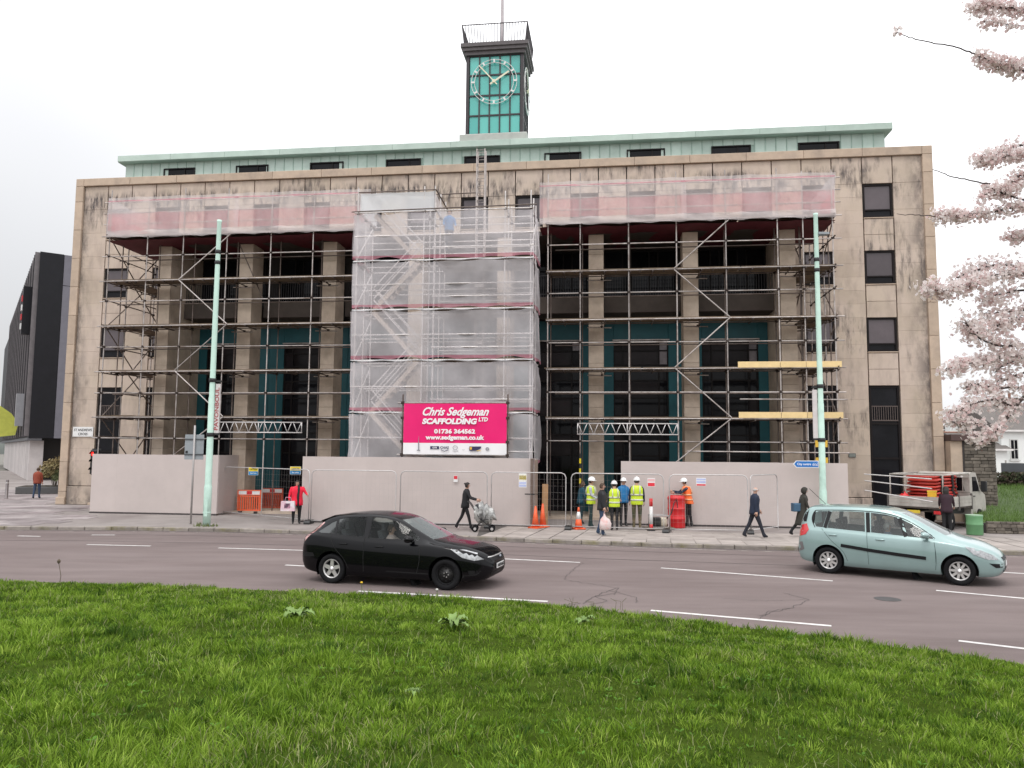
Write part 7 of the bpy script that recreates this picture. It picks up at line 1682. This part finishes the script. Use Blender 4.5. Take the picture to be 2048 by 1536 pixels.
limb([(1978,368),(1935,360),(1895,350),(1866,338)], 8.9, 8.6, .009, .004, .0, 0)
limb([(2130,450),(2048,415),(1980,425),(1920,432),(1872,433)], 9.1, 8.7, .022, .007, .10, 105, 3.4)
limb([(1875,433),(1830,430),(1792,428)], 8.7, 8.5, .006, .003, .0, 0)
limb([(2090,490),(2048,475),(2018,474)], 9.3, 9.2, .014, .007, .08, 80, 3.3)
limb([(2140,560),(2048,548),(1985,552),(1940,572),(1895,582),(1852,578)], 9.2, 8.7, .030, .008, .13, 95, 3.1)
limb([(2048,535),(1990,530),(1940,545),(1915,555)], 9.3, 9.1, .016, .008, .16, 120); limb([(1890,582),(1850,578)], 8.7, 8.6, .008, .005, .10, 140)
limb([(2048,580),(1995,590),(1965,598)], 9.4, 9.2, .014, .008, .15, 110)
limb([(2140,680),(2048,640),(2000,650),(1960,668),(1930,645)], 9.2, 8.9, .026, .008, .17, 115, 2.9)
limb([(2048,690),(1990,690),(1940,665)], 9.0, 8.8, .016, .007, .15, 115); limb([(2048,620),(2000,625),(1960,630)], 9.4, 9.2, .012, .006, .16, 110)
limb([(2140,760),(2048,715),(1985,720),(1935,728),(1892,740)], 9.1, 8.7, .022, .007, .11, 110, 2.75)
limb([(2048,745),(2010,760),(1985,775)], 9.1, 9.0, .014, .006, .12, 90); limb([(2040,715),(2000,735),(1990,745)], 9.2, 9.1, .012, .006, .14, 90)
limb([(2048,775),(1990,775),(1950,768),(1928,778)], 8.9, 8.7, .014, .006, .12, 100, None)
limb([(2150,720),(2048,795),(2015,835),(1985,868),(1945,890)], 8.9, 8.4, .035, .008, .05, 45, 3.0)
limb([(2030,815),(1985,800),(1940,812),(1900,830)], 8.8, 8.4, .014, .006, .14, 105); limb([(1985,868),(1955,872),(1940,880)], 8.5, 8.4, .010, .005, .11, 120); limb([(1960,845),(1925,850),(1900,842)], 8.6, 8.4, .010, .005, .11, 110)
for a in (0.3, 1.2, -.4, -1.2): MB().path([(0,0,5.2+a*.3),(1.0*cos(a),1.0*sin(a),6.0),(2.4*cos(a),2.2*sin(a),6.6+.2*a)], .05, 6, taper=.012).build('branch', BARK, ct_, True)
for i in range(2200):       # the rest of the crown, outside the picture
    a = rngf.uniform(-1.5, 1.6); r = rngf.uniform(.5, 2.6); q = Vector((r*cos(a), r*sin(a), 4.6+rngf.uniform(-.6,2.2))); FL.append((q, q+Vector((.02,0,.02))))
B = [MB(), MB(), MB()]
for c, q in FL:
    d = (c-q); d = (d.normalized() if d.length > .001 else Vector((0,0,1)))+Vector((rngf.gauss(0,.5), rngf.gauss(0,.5)-.2, rngf.gauss(0,.5))); d.normalize(); e = d.orthogonal().normalized(); f_ = d.cross(e); R = rngf.uniform(.019,.027); w = rngf.random(); k = 0 if w < .62 else 1 if w < .84 else 2
    if k == 2:
        B[2].add([c-e*.006, c+f_*.006, c+e*.006, c+d*.022], [(0,1,3),(1,2,3),(2,0,3)]); continue
    for p in range(5):
        a = 2*pi*p/5; u = e*cos(a)+f_*sin(a); v = -e*sin(a)+f_*cos(a); B[k].add([c, c+u*R*.6-v*R*.42+d*.004, c+u*R+d*.007, c+u*R*.6+v*R*.42+d*.004], [(0,1,2,3)])
    if rngf.random() < .5: B[2].add([c-e*.004, c+f_*.004, c+d*.004], [(0,1,2)])
def petal_mat(name, c):
    m = bpy.data.materials.new(name); m.use_nodes = True; t = m.node_tree; t.nodes.clear(); n = t.nodes.new; d = n('ShaderNodeBsdfDiffuse'); d.inputs['Color'].default_value = (*c, 1); tr = n('ShaderNodeBsdfTranslucent'); tr.inputs['Color'].default_value = (*c, 1); mx = n('ShaderNodeMixShader'); mx.inputs[0].default_value = .48; o = n('ShaderNodeOutputMaterial'); t.links.new(d.outputs[0], mx.inputs[1]); t.links.new(tr.outputs[0], mx.inputs[2]); t.links.new(mx.outputs[0], o.inputs[0]); return m
for b_, m, nm in ((B[0], petal_mat('petal_white', (.84,.765,.745)), 'pale_blossom'), (B[1], petal_mat('petal_pink', (.74,.58,.57)), 'pink_blossom'), (B[2], petal_mat('calyx_brown', (.30,.14,.115)), 'buds')):
    stuff(b_.build(nm, m, ct_, fix=False))
